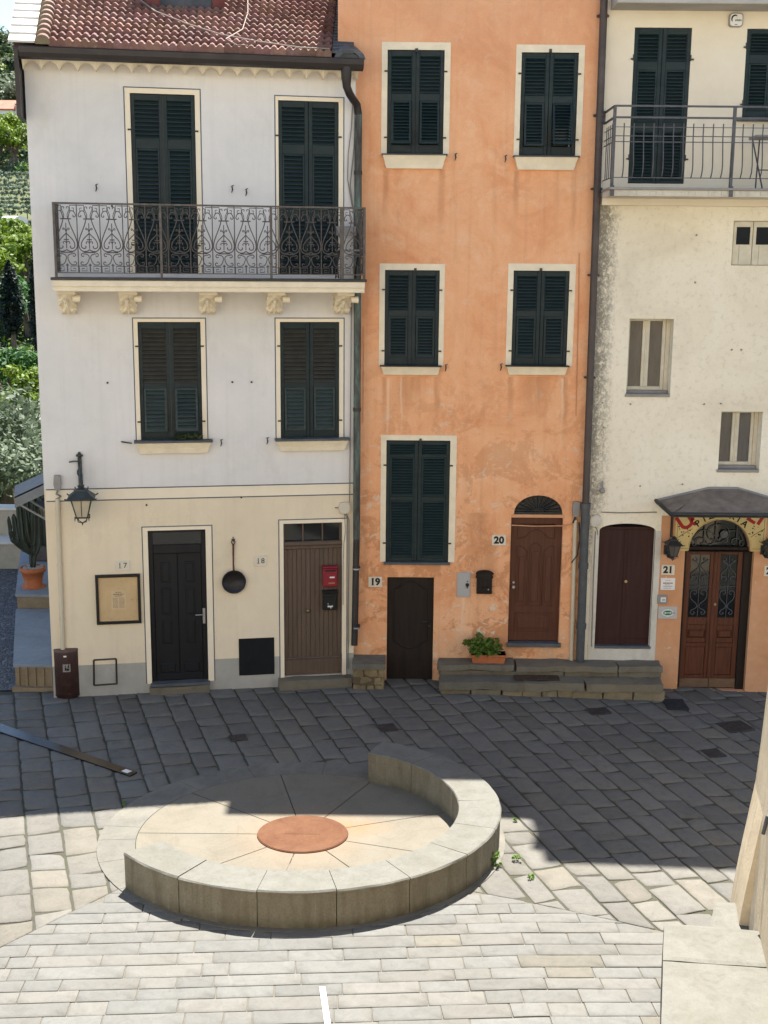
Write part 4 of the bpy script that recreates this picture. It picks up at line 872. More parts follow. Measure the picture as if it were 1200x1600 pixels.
wd = shutters(HO, oll, 'D', name='french_window'); surround(wd, ollo, oll, 'trim', y=-0.010, line=False, bottom=oll[2])
m = MB(); m.bbox(oll[0]-0.03, oll[1]+0.03, -0.07, 0.09, oll[2]-0.035, oll[2]+0.002, 0.005); m.build('window_sill', MAT['slate'], wd)
for l, r_, t, b in ((598, 697, 240.5, 263), (804, 903, 243.5, 265), (595.5, 688, 571, 586), (792, 887, 571, 586)):
    u0, u1, z0, z1 = rr(OR, l, r_, t, b, 0.1); sill(HO, u0, u1, z0, z1, 'darkiron' if t > 400 else 'slate', 0.13, 0.06 if t < 400 else 0.04, 0.02)
stay(HO, OR, [(711, 241), (789, 244), (696, 570), (782, 569)])
for px, py in ((651, 78), (860, 79), (649, 421), (845, 421), (657, 687)): u, z = OR.uv(px, py); m = MB(); m.box(u-0.02, u+0.02, -0.03, 0.01, z-0.03, z+0.02); m.build('shutter_catch', MAT['darkiron'], HO)
# door 19: low dark door with a carved serpentine moulding
u0, u1, z0, z1 = od9; m = MB(); m.bbox(u0, u1, 0.06, 0.10, -0.05, z1, 0.006); w_ = u1-u0
def mould(m, pts, y, r=0.015): m.tube([(a, y, b) for a, b in pts], r, 5)
ti = [(u0+w_*a, z0+(z1-z0)*b) for a, b in ((0.14, 0.88), (0.22, 0.885), (0.34, 0.93), (0.5, 0.955), (0.66, 0.93), (0.78, 0.885), (0.86, 0.88))]
bi = [(u0+w_*a, z0+(z1-z0)*b) for a, b in ((0.14, 0.37), (0.22, 0.355), (0.34, 0.31), (0.5, 0.29), (0.66, 0.31), (0.78, 0.355), (0.86, 0.37))]
mould(m, ti, 0.058); mould(m, bi, 0.058); mould(m, [ti[0], bi[0]], 0.058); mould(m, [ti[-1], bi[-1]], 0.058)
dr = m.build('door', MAT['choco'], HO)
m = MB(); hu, hz = OR.uv(669, 970, -0.06); m.tube([(hu+0.02, 0.06, hz), (hu+0.02, 0.015, hz), (hu-0.10, 0.01, hz)], 0.010, 6); m.disc_y(hu+0.02, hz-0.09, 0.016, 0.05, 0.07, 10); m.build('door_handle', MAT['darkiron'], dr)
# door 20: panelled varnished door under a fan
u0, u1, z0, z1 = od20; yd = 0.09; w_ = u1-u0; hh = z1-z0; m = MB(); m.bbox(u0, u1, yd, yd+0.05, z0+0.04, z1, 0.005)
def ring(m, pts, y, r=0.011): mould(m, pts+[pts[0]], y, r)
X = lambda a: u0+w_*a
Z = lambda b: z0+hh*b
ring(m, [(X(.14), Z(.10)), (X(.86), Z(.10)), (X(.86), Z(.24)), (X(.14), Z(.24))], yd-0.002)
m.bbox(X(.18), X(.82), yd-0.012, yd, Z(.12), Z(.22), 0.01)
for a, b, s in ((.14, .34, 1), (.66, .86, -1)):
    e = (b if s > 0 else a); o_ = (a if s > 0 else b)
    ring(m, [(X(o_), Z(.30)), (X(e), Z(.30)), (X(e), Z(.70)), (X(e-s*.02), Z(.74)), (X(o_+s*.06), Z(.775)), (X(o_), Z(.775))], yd-0.002)
    m.bbox(X(a+.04), X(b-.04), yd-0.012, yd, Z(.33), Z(.69), 0.01)
ring(m, [(X(.39), Z(.30)), (X(.61), Z(.30)), (X(.61), Z(.74))] + [(X(.5+.11*cos(pi*k/8)), Z(.74+.055*sin(pi*k/8))) for k in range(1, 8)] + [(X(.39), Z(.74))], yd-0.002)
m.bbox(X(.425), X(.575), yd-0.012, yd, Z(.33), Z(.73), 0.01)
ring(m, [(X(.14), Z(.83)), (X(.14), Z(.94)), (X(.86), Z(.94)), (X(.86), Z(.83)), (X(.72), Z(.84)), (X(.62), Z(.88)), (X(.5), Z(.90)), (X(.38), Z(.88)), (X(.28), Z(.84))], yd-0.002)
dr = m.build('door', MAT['redwood'], HO)
m = MB(); hu, hz = OR.uv(801, 914, -yd); m.disc_y(hu+0.012, hz+0.05, 0.020, yd-0.025, yd, 10); m.disc_y(hu+0.012, hz-0.025, 0.026, yd-0.05, yd, 12); m.build('door_knob', MAT['steel'], dr)
m = MB(); m.bbox(u0-0.02, u1+0.03, -0.07, yd, z0-0.03, z0+0.035, 0.006); m.build('door_step', MAT['slate'], HO)
m = MB(); m.bbox(u0-0.0, u1+0.02, -0.006, 0.05, z1, fz0, 0.006); m.build('door_lintel', MAT['salmon'], HO)
m = MB(); a = arc_pts(ofan[0], ofan[1], fz0+0.02, fz1); m.prism([(ofan[0], fz0)]+a+[(ofan[1], fz0)], 0.075, 0.10); fan = m.build('fanlight', MAT['glass'], HO)
m = MB(); cx = (ofan[0]+ofan[1])/2; ra = (ofan[1]-ofan[0])/2; rb = fz1-fz0
for k in range(1, 12):
    t_ = pi*k/12; m.tube([(cx+0.09*cos(t_), 0.05, fz0+0.04+0.05*sin(t_)), (cx+ra*0.97*cos(t_), 0.05, fz0+0.01+rb*0.97*sin(t_))], 0.008, 4)
m.tube([(cx+0.09*cos(pi*k/10), 0.05, fz0+0.04+0.05*sin(pi*k/10)) for k in range(11)], 0.012, 4); m.tube([(p[0], 0.05, p[1]-0.01) for p in a], 0.016, 5); m.box(ofan[0], ofan[1], 0.035, 0.06, fz0, fz0+0.03)
m.build('fanlight_grille', MAT['darkiron'], fan)
m = MB(); m.tube([(OR.u(799, 820), -0.03, OR.z(799, 820)), (OR.u(835, 821.5), -0.035, OR.z(835, 821.5)), (OR.u(878, 821), -0.03, OR.z(878, 821)), (OR.u(893, 818), -0.03, OR.z(893, 818))], 0.010, 5)
def ocab(pts, d=0.02, r=0.008): m.tube([(OR.u(a, b, d), -d, OR.z(a, b, d)) for a, b in pts], r, 5)
ocab([(905, 395), (904, 470), (902, 560), (900, 650)], 0.02, 0.007); ocab([(568, 510), (568, 560), (567, 660)], 0.015, 0.006)
m.build('wall_cable', MAT['salmon'], HO)

# ------------------------------------------------------------------ RIGHT HOUSE
wu0 = ou1+0.002; WTOP = 14.4; wu1 = 9.5
HW = thing('townhouse', 'old white plastered house with upper balcony, small windows and a restaurant door below', 'house', WH, (wu0, 0, 0))
ws1 = WH.rect(986.5, 1075, 43, 287); ws2 = WH.rect(1163.5, 1250, 45, 185)
wa = WH.rect(981, 1050, 498, 618); wb_ = WH.rect(1124.5, 1189, 643, 736); wc = WH.rect(1144.5, 1215, 345, 415)
wd_ = WH.rect(932.5, 1019.5, 829, 1012); wdt = WH.z(980, 818)
pd = WH.rect(1064, 1171, 863, 1076); pz0 = -0.12; pcx = (WH.u(1076, 862)+WH.u(1171.5, 862))/2; par = (WH.u(1171.5, 862)-WH.u(1076, 862))/2; pzs = WH.z(1120, 861); pzt = WH.z(1120, 812)
wbal = WH.z(1060, 290, 0.0)
holes = [(*ws1, 0.12), (*ws2, 0.12), (*wa, 0.30), (*wb_, 0.30), (*wc, 0.16), (wd_[0], wd_[1], wd_[2], wdt, 0.14, wd_[3]), (pd[0], pd[1], pz0, pzs, 0.22), (pcx-par, pcx+par, pzs, pzt, 0.22, pzs+0.02)]
zo = WH.z(1100, 806); uo = WH.u(1029, 900); zup = WH.z(1060, 300)
mb = MB()
def mfW(u, z):
    if z > zup: return 1
    if z < zo and u > uo: return 2
    return 0
holes2 = holes+[(uo, uo+0.0005, -0.4, zo, 0.0005)]
wall(mb, wu0, wu1, -0.4, WTOP, holes2, mfW, (zo, zup, pzs))
for a, b, k in ((-0.4, zup, 0), (zup, WTOP, 1)):
    mb.face([(wu0, 0.02, a), (wu0, 0.02, b), (wu0, 9, b), (wu0, 9, a)], k); mb.face([(wu1, 0, a), (wu1, 9, a), (wu1, 9, b), (wu1, 0, b)], k); mb.face([(wu0, 9, a), (wu0, 9, b), (wu1, 9, b), (wu1, 9, a)], k)
mb.build('wall', [MAT['oldwhite'], MAT['uppercream'], MAT['salmon']], HW)
m = MB(); m.prism_x([(-0.40, WTOP), (-0.40, WTOP+0.10), (4.5, WTOP+1.8), (9.3, WTOP+0.1), (9.3, WTOP)], wu0, wu1+0.1); m.build('roof', MAT['tile'], HW)
sz = WH.z(1070, 17); m = MB(); m.bbox(wu0+0.06, wu1, -0.55, 0.0, sz, sz+0.16, 0.01); m.build('upper_balcony_slab', MAT['soffit'], HW)
m = MB(); ap = arc_pts(wd_[0]-0.11, wd_[1]+0.12, wd_[3], wdt+0.10, 14); ai = arc_pts(wd_[0], wd_[1], wd_[3], wdt, 14)
for (xa, xb) in ((wd_[0]-0.11, wd_[0]), (wd_[1], wd_[1]+0.10)): m.box(xa, xb, -0.010, 0.02, wd_[2]-0.02, wd_[3])
m.box(wd_[0]-0.11, wd_[1]+0.10, -0.010, 0.02, wd_[2]-0.22, wd_[2]-0.02)
m.build('door_surround', MAT['dirtywhite'], HW)
wd1 = shutters(HW, ws1, 'E', name='french_window'); wd2 = shutters(HW, ws2, 'F')
m = MB(); m.bbox(ws2[0]-0.08, ws2[1]+0.05, -0.08, 0.08, ws2[2]-0.05, ws2[2]+0.003, 0.006); m.build('window_sill', MAT['slate'], wd2)
def casement(r, y=0.20, fr=0.055, curtain='curtain', sillm=True):
    u0, u1, z0, z1 = r; m = MB(); zb = z0+0.07
    m.box(u0+0.01, u1-0.06, y+0.03, y+0.045, zb, z1); w = m.build('window', MAT[curtain], HW)
    m = MB(); a, b = u0, u1-0.075
    m.bbox(a, a+fr, y, y+0.05, zb, z1, 0.006); m.bbox(b-fr, b, y, y+0.05, zb, z1, 0.006); m.bbox(a+fr, b-fr, y+0.002, y+0.05, z1-fr*0.8, z1, 0.006); m.bbox(a+fr, b-fr, y+0.002, y+0.05, zb, zb+fr*1.1, 0.006)
    c = (a+b)/2; m.bbox(c-0.058, c-0.003, y-0.004, y+0.045, zb+fr*1.1, z1-fr*0.8, 0.006); m.bbox(c+0.003, c+0.058, y-0.004, y+0.045, zb+fr*1.1, z1-fr*0.8, 0.006); m.bbox(c-0.012, c+0.012, y-0.016, y, zb+fr, z1-fr*0.8, 0.004)
    m.bbox(b+0.004, u1-0.002, y-0.0, y+0.05, zb, z1, 0.004)
    m.build('window_frame', MAT['winframe'], w)
    m = MB(); m.bbox(u0-0.02, u1-0.005, -0.03, y+0.05, z0-0.02, z0+0.025, 0.006); m.box(u0+0.005, u1-0.01, y-0.06, y+0.05, z0+0.025, zb); m.build('window_sill', MAT['greybox'], w)
casement(wa); casement(wb_, 0.20, 0.05)
# upper shutter window with two small black panes over boards
u0, u1, z0, z1 = wc; m = MB(); y = 0.05; m.box(u0, u1, y+0.03, y+0.05, z0, z1); c = WH.u(1177, 380)
pz_a, pz_b = WH.z(1160, 382), WH.z(1160, 354.5)
for a, b in ((u0+0.02, c-0.006), (c+0.006, 2*c-u0-0.02)):
    m.bbox(a, b, y, y+0.03, z0+0.01, pz_a, 0.004); m.bbox(a, b, y, y+0.03, pz_b, z1-0.01, 0.004); wq = (b-a); m.bbox(a, a+wq*0.16, y, y+0.03, pz_a, pz_b, 0.003); m.bbox(b-wq*0.12, b, y, y+0.03, pz_a, pz_b, 0.003); m.box(a+wq*0.33, a+wq*0.345, y-0.004, y, z0+0.01, pz_a-0.01, 1)
w = m.build('boarded_window', [MAT['winframe'], MAT['greybox']], HW)
m = MB()
for a, b in ((u0+0.02, c-0.006), (c+0.006, 2*c-u0-0.02)): wq = b-a; m.box(a+wq*0.16, b-wq*0.12, y+0.018, y+0.029, pz_a, pz_b)
m.build('window_pane', simple('black_pane', (0.006, 0.007, 0.010), 0.35, 0.3, 3.0, 0.15, 0, 0), w)
# plain double door in maroon under a shallow arch
u0, u1, z0, z1 = wd_; m = MB(); y = 0.09; c = (u0+u1)/2; m.box(u0, u1, y+0.035, y+0.05, z0, wdt, 1)
m.bbox(u0, c-0.003, y, y+0.035, z0+0.03, z1+0.005, 0.005); m.bbox(c+0.003, u1, y+0.004, y+0.035, z0+0.03, z1+0.005, 0.005); m.bbox(c-0.022, c+0.022, y-0.012, y, z0+0.03, z1, 0.006); m.bbox(u0-0.0, u1+0.0, y-0.022, y+0.02, z1+0.006, z1+0.05, 0.006)
for a, b in ((u0, c-0.022), (c+0.022, u1)): m.bbox(a, b, y-0.006, y, z0+0.13, z0+0.145, 0.003)
dr = m.build('door', [MAT['maroon'], MAT['shade_in']], HW)
m = MB(); hu, hz = WH.uv(977.5, 908, -y); m.disc_y(hu, hz, 0.024, y-0.03, y-0.012, 12); m.build('door_knob', MAT['brass'], dr)
m = MB(); m.bbox(u0-0.0, u1+0.02, -0.02, y+0.03, z0-0.012, z0+0.028, 0.005); m.build('door_step', MAT['slate'], HW)
# restaurant door: panelled leaves with scrolled grilles, round fanlight above
u0, u1, z0, z1 = pd[0], pd[1], pz0, pzs; y = 0.12; m = MB(); c = (u0+u1)/2-0.02; m.box(u0, u1, y+0.05, y+0.07, z0, pzt, 2)
ub = u1-0.14; zt_ = pzs-0.03; za = WH.z(1115, 968); zk = z0+0.18
m.bbox(u0, u0+0.055, y-0.03, y+0.05, z0, zt_, 0.006, 3); m.bbox(ub, u1, y-0.03, y+0.05, z0, zt_, 0.006, 3); m.bbox(u0-0.02, u1, y-0.06, y+0.05, zt_, zt_+0.09, 0.012, 3)
for a, b in ((u0+0.055, c-0.003), (c+0.003, ub)):
    st = 0.085; m.bbox(a, a+st, y, y+0.045, zk, zt_, 0.006); m.bbox(b-st, b, y, y+0.045, zk, zt_, 0.006); m.bbox(a+st, b-st, y, y+0.045, zt_-0.06, zt_, 0.006)
    m.bbox(a+st, b-st, y, y+0.045, za-0.13, za, 0.006); m.bbox(a+st, b-st, y+0.012, y+0.04, za-0.45, za-0.13, 0.01); m.bbox(a+st+0.02, b-st-0.02, y-0.012, y+0.012, za-0.36, za-0.22, 0.03)
    m.bbox(a+st, b-st, y, y+0.045, za-0.52, za-0.45, 0.006); m.bbox(a+st, b-st, y+0.012, y+0.04, zk+0.06, za-0.52, 0.012); m.bbox(a+st, b-st, y, y+0.045, zk, zk+0.06, 0.006); m.bbox(a, b, y-0.018, y+0.045, z0+0.02, zk, 0.01, 1)
m.bbox(c-0.035, c+0.035, y-0.022, y, zk, zt_, 0.012)
dr = m.build('door', [MAT['oak'], MAT['oaklow'], MAT['shade_in'], MAT['choco']], HW)
m = MB(); gl = []
for a, b in ((u0+0.055, c-0.003), (c+0.003, ub)): m.box(a+0.085, b-0.085, y+0.03, y+0.04, za, zt_-0.06); gl.append((a+0.085, b-0.085))
m.build('door_glass', MAT['glass'], dr)
m = MB(); yg = y+0.015
def scr(pts, r=0.009): m.tube([(a, yg, b) for a, b in pts], r, 5)
for a, b in gl:
    cx = (a+b)/2; w_ = (b-a)/2; zA, zB = za+0.03, zt_-0.09; hz = zB-zA
    for fz in (0.10, 0.5, 0.9):
        pass
    for s in (-1, 1):
        for f0, f1 in ((0.0, 0.46), (0.54, 1.0)):
            zc = zA+hz*(f0+f1)/2; hh_ = hz*(f1-f0)/2; up_ = 1 if f0 < 0.3 else -1
            scr(spiral(cx+s*w_*0.45, zc+up_*hh_*0.66, w_*0.42, w_*0.10, 0 if s > 0 else pi, (5.2 if s > 0 else pi-5.2)*1.0, 14)[::-1] + bez((cx+s*w_*0.87, zc+up_*hh_*0.60), (cx+s*w_*0.95, zc), (cx+s*w_*0.15, zc+up_*hh_*0.1), (cx+s*w_*0.1, zc-up_*hh_*0.35), 8))
            scr(bez((cx+s*w_*0.1, zc-up_*hh_*0.3), (cx+s*w_*0.2, zc-up_*hh_*0.6), (cx+s*w_*0.7, zc-up_*hh_*0.5), (cx+s*w_*0.75, zc-up_*hh_*0.75), 8) + spiral(cx+s*w_*0.48, zc-up_*hh_*0.78, w_*0.28, w_*0.07, 0 if s > 0 else pi, -4.6 if s > 0 else pi+4.6, 10))
    scr([(cx, zA-0.03), (cx, zB+0.03)], 0.007); scr([(a, zA+hz*0.5), (b, zA+hz*0.5)], 0.007)
m.build('door_grille', MAT['blueiron'], dr)
m = MB(); hu, hz = WH.uv(1116, 943, -y); m.disc_y(hu, hz, 0.022, y-0.055, y-0.022, 12); m.build('door_knob', MAT['brass'], dr)
m = MB(); fa = arc_pts(pcx-par, pcx+par, pzs+0.02, pzt, 18); m.prism([(pcx-par, pzs)]+fa+[(pcx+par, pzs)], y+0.03, y+0.045); fan = m.build('fanlight', MAT['glass'], HW)
m = MB(); yg = y-0.01; ph = pzt-pzs
for s in (-1, 1):
    scr(spiral(pcx+s*par*0.55, pzs+0.12, par*0.20, 0.02, 0 if s > 0 else pi, 5 if s > 0 else pi-5, 12)); scr(spiral(pcx+s*par*0.22, pzs+ph*0.28, par*0.18, 0.02, pi, pi-s*5, 12)); scr(bez((pcx, pzs+ph*0.3), (pcx+s*par*0.3, pzs+ph*0.75), (pcx+s*par*0.7, pzs+ph*0.7), (pcx+s*par*0.82, pzs+ph*0.3), 10)); scr(spiral(pcx+s*par*0.80, pzs+0.10, par*0.13, 0.015, 1.5, 1.5+s*5, 10))
scr([(pcx+par*0.36*cos(2*pi*k/20), pzs+ph*0.52+par*0.30*sin(2*pi*k/20)) for k in range(21)]); scr([(p[0], p[1]-0.012) for p in fa], 0.014); scr([(pcx-par, pzs+0.02), (pcx+par, pzs+0.02)], 0.012)
for k in (-0.42, -0.08, 0.55): scr([(pcx+k*par*1.1, pzs+ph*0.30), (pcx+k*par*1.1, pzs+ph*0.96*sqrt(max(0.05, 1-(k*1.1)**2)))], 0.010)
m.build('fanlight_grille', MAT['blueiron'], fan)
m = MB(); m.disc_y(WH.u(1134, 836), pzs+ph*0.50, 0.065, y-0.035, y-0.005, 20); m.disc_y(WH.u(1134, 836), pzs+ph*0.50, 0.035, y-0.055, y-0.034, 16); m.build('grille_rosette', MAT['blueiron'], fan)
# canopy over the restaurant door
CD = 0.80; cz = WH.z(1120, 804, CD); cl = WH.u(1049, 804, CD); cr = wu1-3.0+0.0
crn = WH.u(1198, 804, CD)+0.42; wl_ = WH.u(1025, 784, 0.0); wz = WH.z(1025, 782, 0.0); pk0 = WH.u(1108, 764); pk1 = WH.u(1152, 764); pkz = WH.z(1125, 763); wr_ = crn+(cl-wl_)
m = MB(); t_ = 0.05
A = (wl_, 0.0, wz); B = (cl, -CD, cz); C_ = (crn, -CD, cz); D = (wr_, 0.0, wz); E1 = (pk0, 0.0, pkz); E2 = (pk1, 0.0, pkz)
dn = lambda p, k=t_: (p[0], p[1], p[2]-k)
# sheet subdivided so that its surface sags a little
def sheet(a, b, c, d, n=8):
    for i in range(n):
        for j in range(n):
            def P(s, t):
                p = (Vector(a)*(1-s)+Vector(b)*s)*(1-t)+(Vector(d)*(1-s)+Vector(c)*s)*t
                return p + Vector((0, 0, 0.025*noise.noise(p*2.5)))
            m.face([P(i/n, j/n), P((i+1)/n, j/n), P((i+1)/n, (j+1)/n), P(i/n, (j+1)/n)], 0, True)
sheet(B, C_, E2, E1); m.face([A, B, E1], 0); m.face([C_, D, E2], 0)
m.mesh([A, B, C_, D, dn(A), dn(B), dn(C_), dn(D)], [(0,1,5,4), (1,2,6,5), (2,3,7,6), (4,5,6,7)], 1)
m.tube([A, B, C_, D], 0.035, 6, 1); m.tube([(A[0], -0.01, A[2]), E1], 0.03, 5, 2); m.tube([E1, E2], 0.03, 5, 2); m.tube([E2, D], 0.03, 5, 2)
ru_ = WH.u(1050, 830, 0.05)
m.tube([(ru_, -0.02, cz-0.55), (ru_, -0.02, cz+0.02), (ru_, -CD+0.1, cz-0.03)], 0.022, 5, 1)
m.build('canopy', [simple('canopy_slab_grey', (0.20, 0.165, 0.135), 0.9, 0.35, 5.0, 0.2, 0, 0.5), MAT['darkiron'], MAT['greybox']], HW)
m = MB(); u_a = WH.u(1026, 803); m.tube([(wu0+0.25, -0.012, WH.z(945, 800)), (wu0+0.6, -0.016, WH.z(975, 801)), (u_a, -0.012, WH.z(1026, 800))], 0.009, 5)
m.tube([(WH.u(930, 830), -0.02, WH.z(930, 830)), (WH.u(927, 900), -0.02, WH.z(927, 900)), (WH.u(924, 1010), -0.02, WH.z(924, 1010))], 0.008, 5)
m.build('wall_cable', MAT['greywire'], HW)
# right hand balcony with bellied bars
WD = 0.80; bz0 = WH.z(1060, 296, WD); bzu = WH.z(1060, 307, WD); bl = WH.u(958, 240, WD); br = wu1-0.3
m = MB(); m.box(wu0+0.03, br+0.05, -WD-0.04, 0, bzu, bz0-0.012); 
for k in range(60):
    a = wu0+0.03+(br+0.02-wu0)*k/60; q = random.uniform(0.0, 0.02); m.box(a, a+(br-wu0)/60-0.003, -WD-0.045-q*0.4, -WD-0.039, bzu+0.01+q, bz0-0.02)
m.bbox(wu0+0.01, br+0.08, -WD-0.09, 0, bz0-0.012, bz0+0.022, 0.005, 1); m.box(wu0+0.03, br, -0.16, 0.0, bzu-0.10, bzu, 2)
BW = m.build('balcony', [MAT['dirtywhite'], MAT['greybox'], MAT['uppercream']], HW)
topz = WH.z(1060, 166, WD); z2 = WH.z(1060, 184, WD); z3 = WH.z(1060, 199, WD); z4 = WH.z(1060, 213, WD); z5 = WH.z(1060, 222, WD); zbt = WH.z(1060, 278, WD); zbar = WH.z(1060, 193, WD)
m = MB(); Yf = -WD
for zz, w_ in ((topz, 0.022), (z2, 0.022), (z3, 0.008), (z4, 0.010), (z5, 0.010), (zbt, 0.010)):
    m.box(bl, br, Yf-w_*0.8, Yf+w_*0.8, zz-w_*0.6, zz+w_*0.6); m.box(bl-w_*0.6, bl+w_*0.6, Yf+w_*0.8+0.001, 0, zz-w_*0.6, zz+w_*0.6)
m.build('railing_rail', MAT['blueiron'], BW)
m = MB(); n = int((br-bl)/0.148)
def belly(fn):
    m.tube([fn(0, zbar), fn(0, z4), fn(0.012, z5), fn(0.05, z5-(z5-zbt)*0.35), fn(0.075, z5-(z5-zbt)*0.65), fn(0.06, z5-(z5-zbt)*0.85), fn(0.0, zbt), fn(-0.02, zbt)], 0.0095, 5)
for k in range(1, n): belly(lambda d, z, k=k: (bl+k*0.148, Yf-d, z))
for k in range(1, 5): m.tube([(bl, Yf+k*0.155, zbar), (bl, Yf+k*0.155, zbt)], 0.008, 5)
m.build('railing_bars', MAT['blueiron'], BW)
for uu in (bl, WH.u(1145, 230, WD), WH.u(1145, 230, WD)+1.9, WH.u(1145, 230, WD)+3.8):
    m = MB(); m.box(uu-0.022, uu+0.022, Yf-0.022, Yf+0.022, bzu+0.02, topz-0.014); m.box(uu-0.03, uu+0.03, Yf-0.06, Yf-0.023, bzu, bz0+0.05); m.build('railing_post', MAT['blueiron'], BW)
m = MB(); u = wu0+0.03
m.box(u-0.02, u+0.02, -0.03, 0.0, z2-0.02, topz+0.02); m.build('railing_anchor', MAT['blueiron'], BW)
# the downpipe on the joint of the two houses
m = MB(); d = 0.09; t0 = WH.uv(943.5, 10, d); t1 = WH.uv(917, 640, d); t2 = WH.uv(912, 790, d); t3 = WH.uv(906, 1032, d)
ux = (t0[0]+t3[0])/2; us = lambda z: t3[0]+(t0[0]-t3[0])*(z-t3[1])/(t0[1]-t3[1])
m.tube([(us(WTOP), -d, WTOP), (us(t1[1]), -d, t1[1]), (us(t2[1]), -d, t2[1])], 0.058, 12, 0)
m.tube([(us(t2[1]), -d, t2[1]+0.04), (us(t3[1]), -d, t3[1])], 0.072, 12, 1)
for px, py in ((942, 24), (937, 180), (934, 295), (930, 430), (922, 590)): zz = WH.z(px, py, d); m.tube([(us(zz), -d, zz-0.02), (us(zz), -d, zz+0.02)], 0.066, 12, 0); m.box(us(zz)-0.09, us(zz)+0.09, -d+0.02, 0, zz-0.015, zz+0.015, 2)
for px, py in ((912, 790), (910, 884), (907, 978)): zz = WH.z(px, py, d); m.tube([(us(zz), -d, zz-0.045), (us(zz), -d, zz+0.045)], 0.086, 12, 1)
m.build('downpipe', [MAT['pipebrown'], MAT['pipegrey'], MAT['darkiron']], HW)
for px, py in ((1143, 547), (1158, 547), (985, 632), (1100, 632), (1126, 631), (1086, 442), (941, 630), (943, 668), (1000, 760), (1066, 757), (1088, 368)):
    u, z = WH.uv(px, py); m = MB(); m.tube([(u, 0.01, z), (u, -0.025, z+0.01)], 0.014, 6); m.build('wall_bolt', MAT['greybox'], HW)
u, z = WH.uv(941, 752); m = MB(); m.tube([(u, 0, z), (u, -0.05, z), (u, -0.055, z-0.10)], 0.010, 6); m.lathe([(0.0, z-0.20), (0.04, z-0.18), (0.045, z-0.14), (0.02, z-0.10), (0.0, z-0.10)], u, -0.055, 10)
m.build('wall_hook', MAT['greybox'], HW)
# ------------------------------------------------------------------ THINGS ON THE FACADES
plate('cream marble house number 17 above the framed notice board', L, L.rect(180, 203, 876, 891), '17', 0.001, size=0.12, ink='darkiron')
plate('cream marble house number 18 left of the brown boarded door', L, L.rect(397, 417, 868, 884.5), '18', 0.001, size=0.12, ink='darkiron')
plate('cream house number 19 left of the low dark door', OR, OR.rect(575.5, 597, 901, 917), '19', 0.008)
plate('cream house number 20 left of the varnished brown door', OR, OR.rect(768.5, 790.5, 836, 852), '20', 0.008)
plate('cream house number 21 under the left lantern of the restaurant', WH, WH.rect(1033, 1054, 882.5, 898), '21', 0.008)
plate('house number plaque 22 under the right lantern at the picture edge', WH, WH.rect(1194, 1215, 884, 900), '22', 0.008)
# notice board
r = L.rect(150, 220, 897, 974); b = ((r[0]+r[1])/2, 0, r[2])
NBD = thing('notice_board', 'framed brown notice board with an old printed sheet, left of the black door', 'notice board', L, b)
m = MB(); f = 0.045; y0, y1 = -0.05, 0.005
m.bbox(r[0], r[1], y0, y1, r[3]-f, r[3], 0.006); m.bbox(r[0], r[1], y0, y1, r[2], r[2]+f, 0.006); m.bbox(r[0], r[0]+f, y0+0.002, y1, r[2]+f, r[3]-f, 0.006); m.bbox(r[1]-f, r[1], y0+0.002, y1, r[2]+f, r[3]-f, 0.006)
m.build('frame', MAT['black'], NBD)
m = MB(); m.box(r[0]+f, r[1]-f, -0.015, 0.004, r[2]+f, r[3]-f)
rn = random.Random(3)
for k in range(26): a = r[0]+f+rn.random()*(r[1]-r[0]-2*f); z = r[2]+f+rn.random()*(r[3]-r[2]-2*f); m.box(a-0.004, a+0.004, -0.0165, -0.014, z-0.004, z+0.004, 1)
m.build('backing_board', [MAT['cork'], MAT['ink']], NBD)
q = L.rect(174, 197, 922, 952); m = MB(); m.box(q[0], q[1], -0.019, -0.0155, q[2], q[3]); pp = m.build('printed_sheet', MAT['paper'], NBD)
m = MB(); qw = q[1]-q[0]; qh = q[3]-q[2]; 
def dashes(m, x0, x1, z, h, n, rn):
    x = x0
    while x < x1-0.006:
        w_ = rn.uniform(0.008, 0.03); m.box(x, min(x1, x+w_), -0.0205, -0.0192, z-h/2, z+h/2); x += w_+rn.uniform(0.004, 0.009)
dashes(m, q[0]+qw*0.3, q[1]-qw*0.3, q[3]-qh*0.10, 0.010, 4, rn); dashes(m, q[0]+qw*0.15, q[1]-qw*0.15, q[3]-qh*0.2, 0.016, 4, rn); dashes(m, q[0]+qw*0.25, q[1]-qw*0.25, q[3]-qh*0.29, 0.010, 4, rn)
for k in range(9):
    dashes(m, q[0]+qw*0.1, q[0]+qw*0.47, q[3]-qh*(0.40+k*0.06), 0.006, 3, rn); dashes(m, q[0]+qw*0.53, q[1]-qw*0.1, q[3]-qh*(0.40+k*0.06), 0.006, 3, rn)
m.build('print', MAT['ink'], pp)
# copper pan on its hook
u, z = L.uv(365.5, 909, 0.05); rp = 0.185; uh, zh = L.uv(364.5, 848, 0.04)
PAN = thing('frying_pan', 'old blackened long handled pan hung on the cream wall', 'pan', L, (u, 0, z-rp))
m = MB(); pr_ = [(0.0, 0.0), (rp*0.86, 0.0), (rp*0.95, 0.012), (rp, 0.055), (rp+0.012, 0.058), (rp*1.0, 0.064), (rp*0.94, 0.055), (rp*0.84, 0.014), (0.0, 0.012)]
m.lathe(pr_, 0, 0, 32); rn = random.Random(5)
m.v = [(u+p[0], -0.012-p[2]+0.006*noise.noise(Vector((p[0]*14, p[1]*14, 3))), z+p[1]) for p in m.v]; m.build('bowl', MAT['soot'], PAN)
m = MB(); m.tube([(u, -0.055, z+rp-0.01), (u-0.005, -0.045, z+rp+0.12), (uh, -0.035, zh-0.06), (uh, -0.035, zh-0.02)], [0.017, 0.013, 0.016, 0.02], 8); m.tube([(uh+0.028*cos(2*pi*k/12), -0.035, zh+0.01+0.034*sin(2*pi*k/12)) for k in range(13)], 0.008, 6)
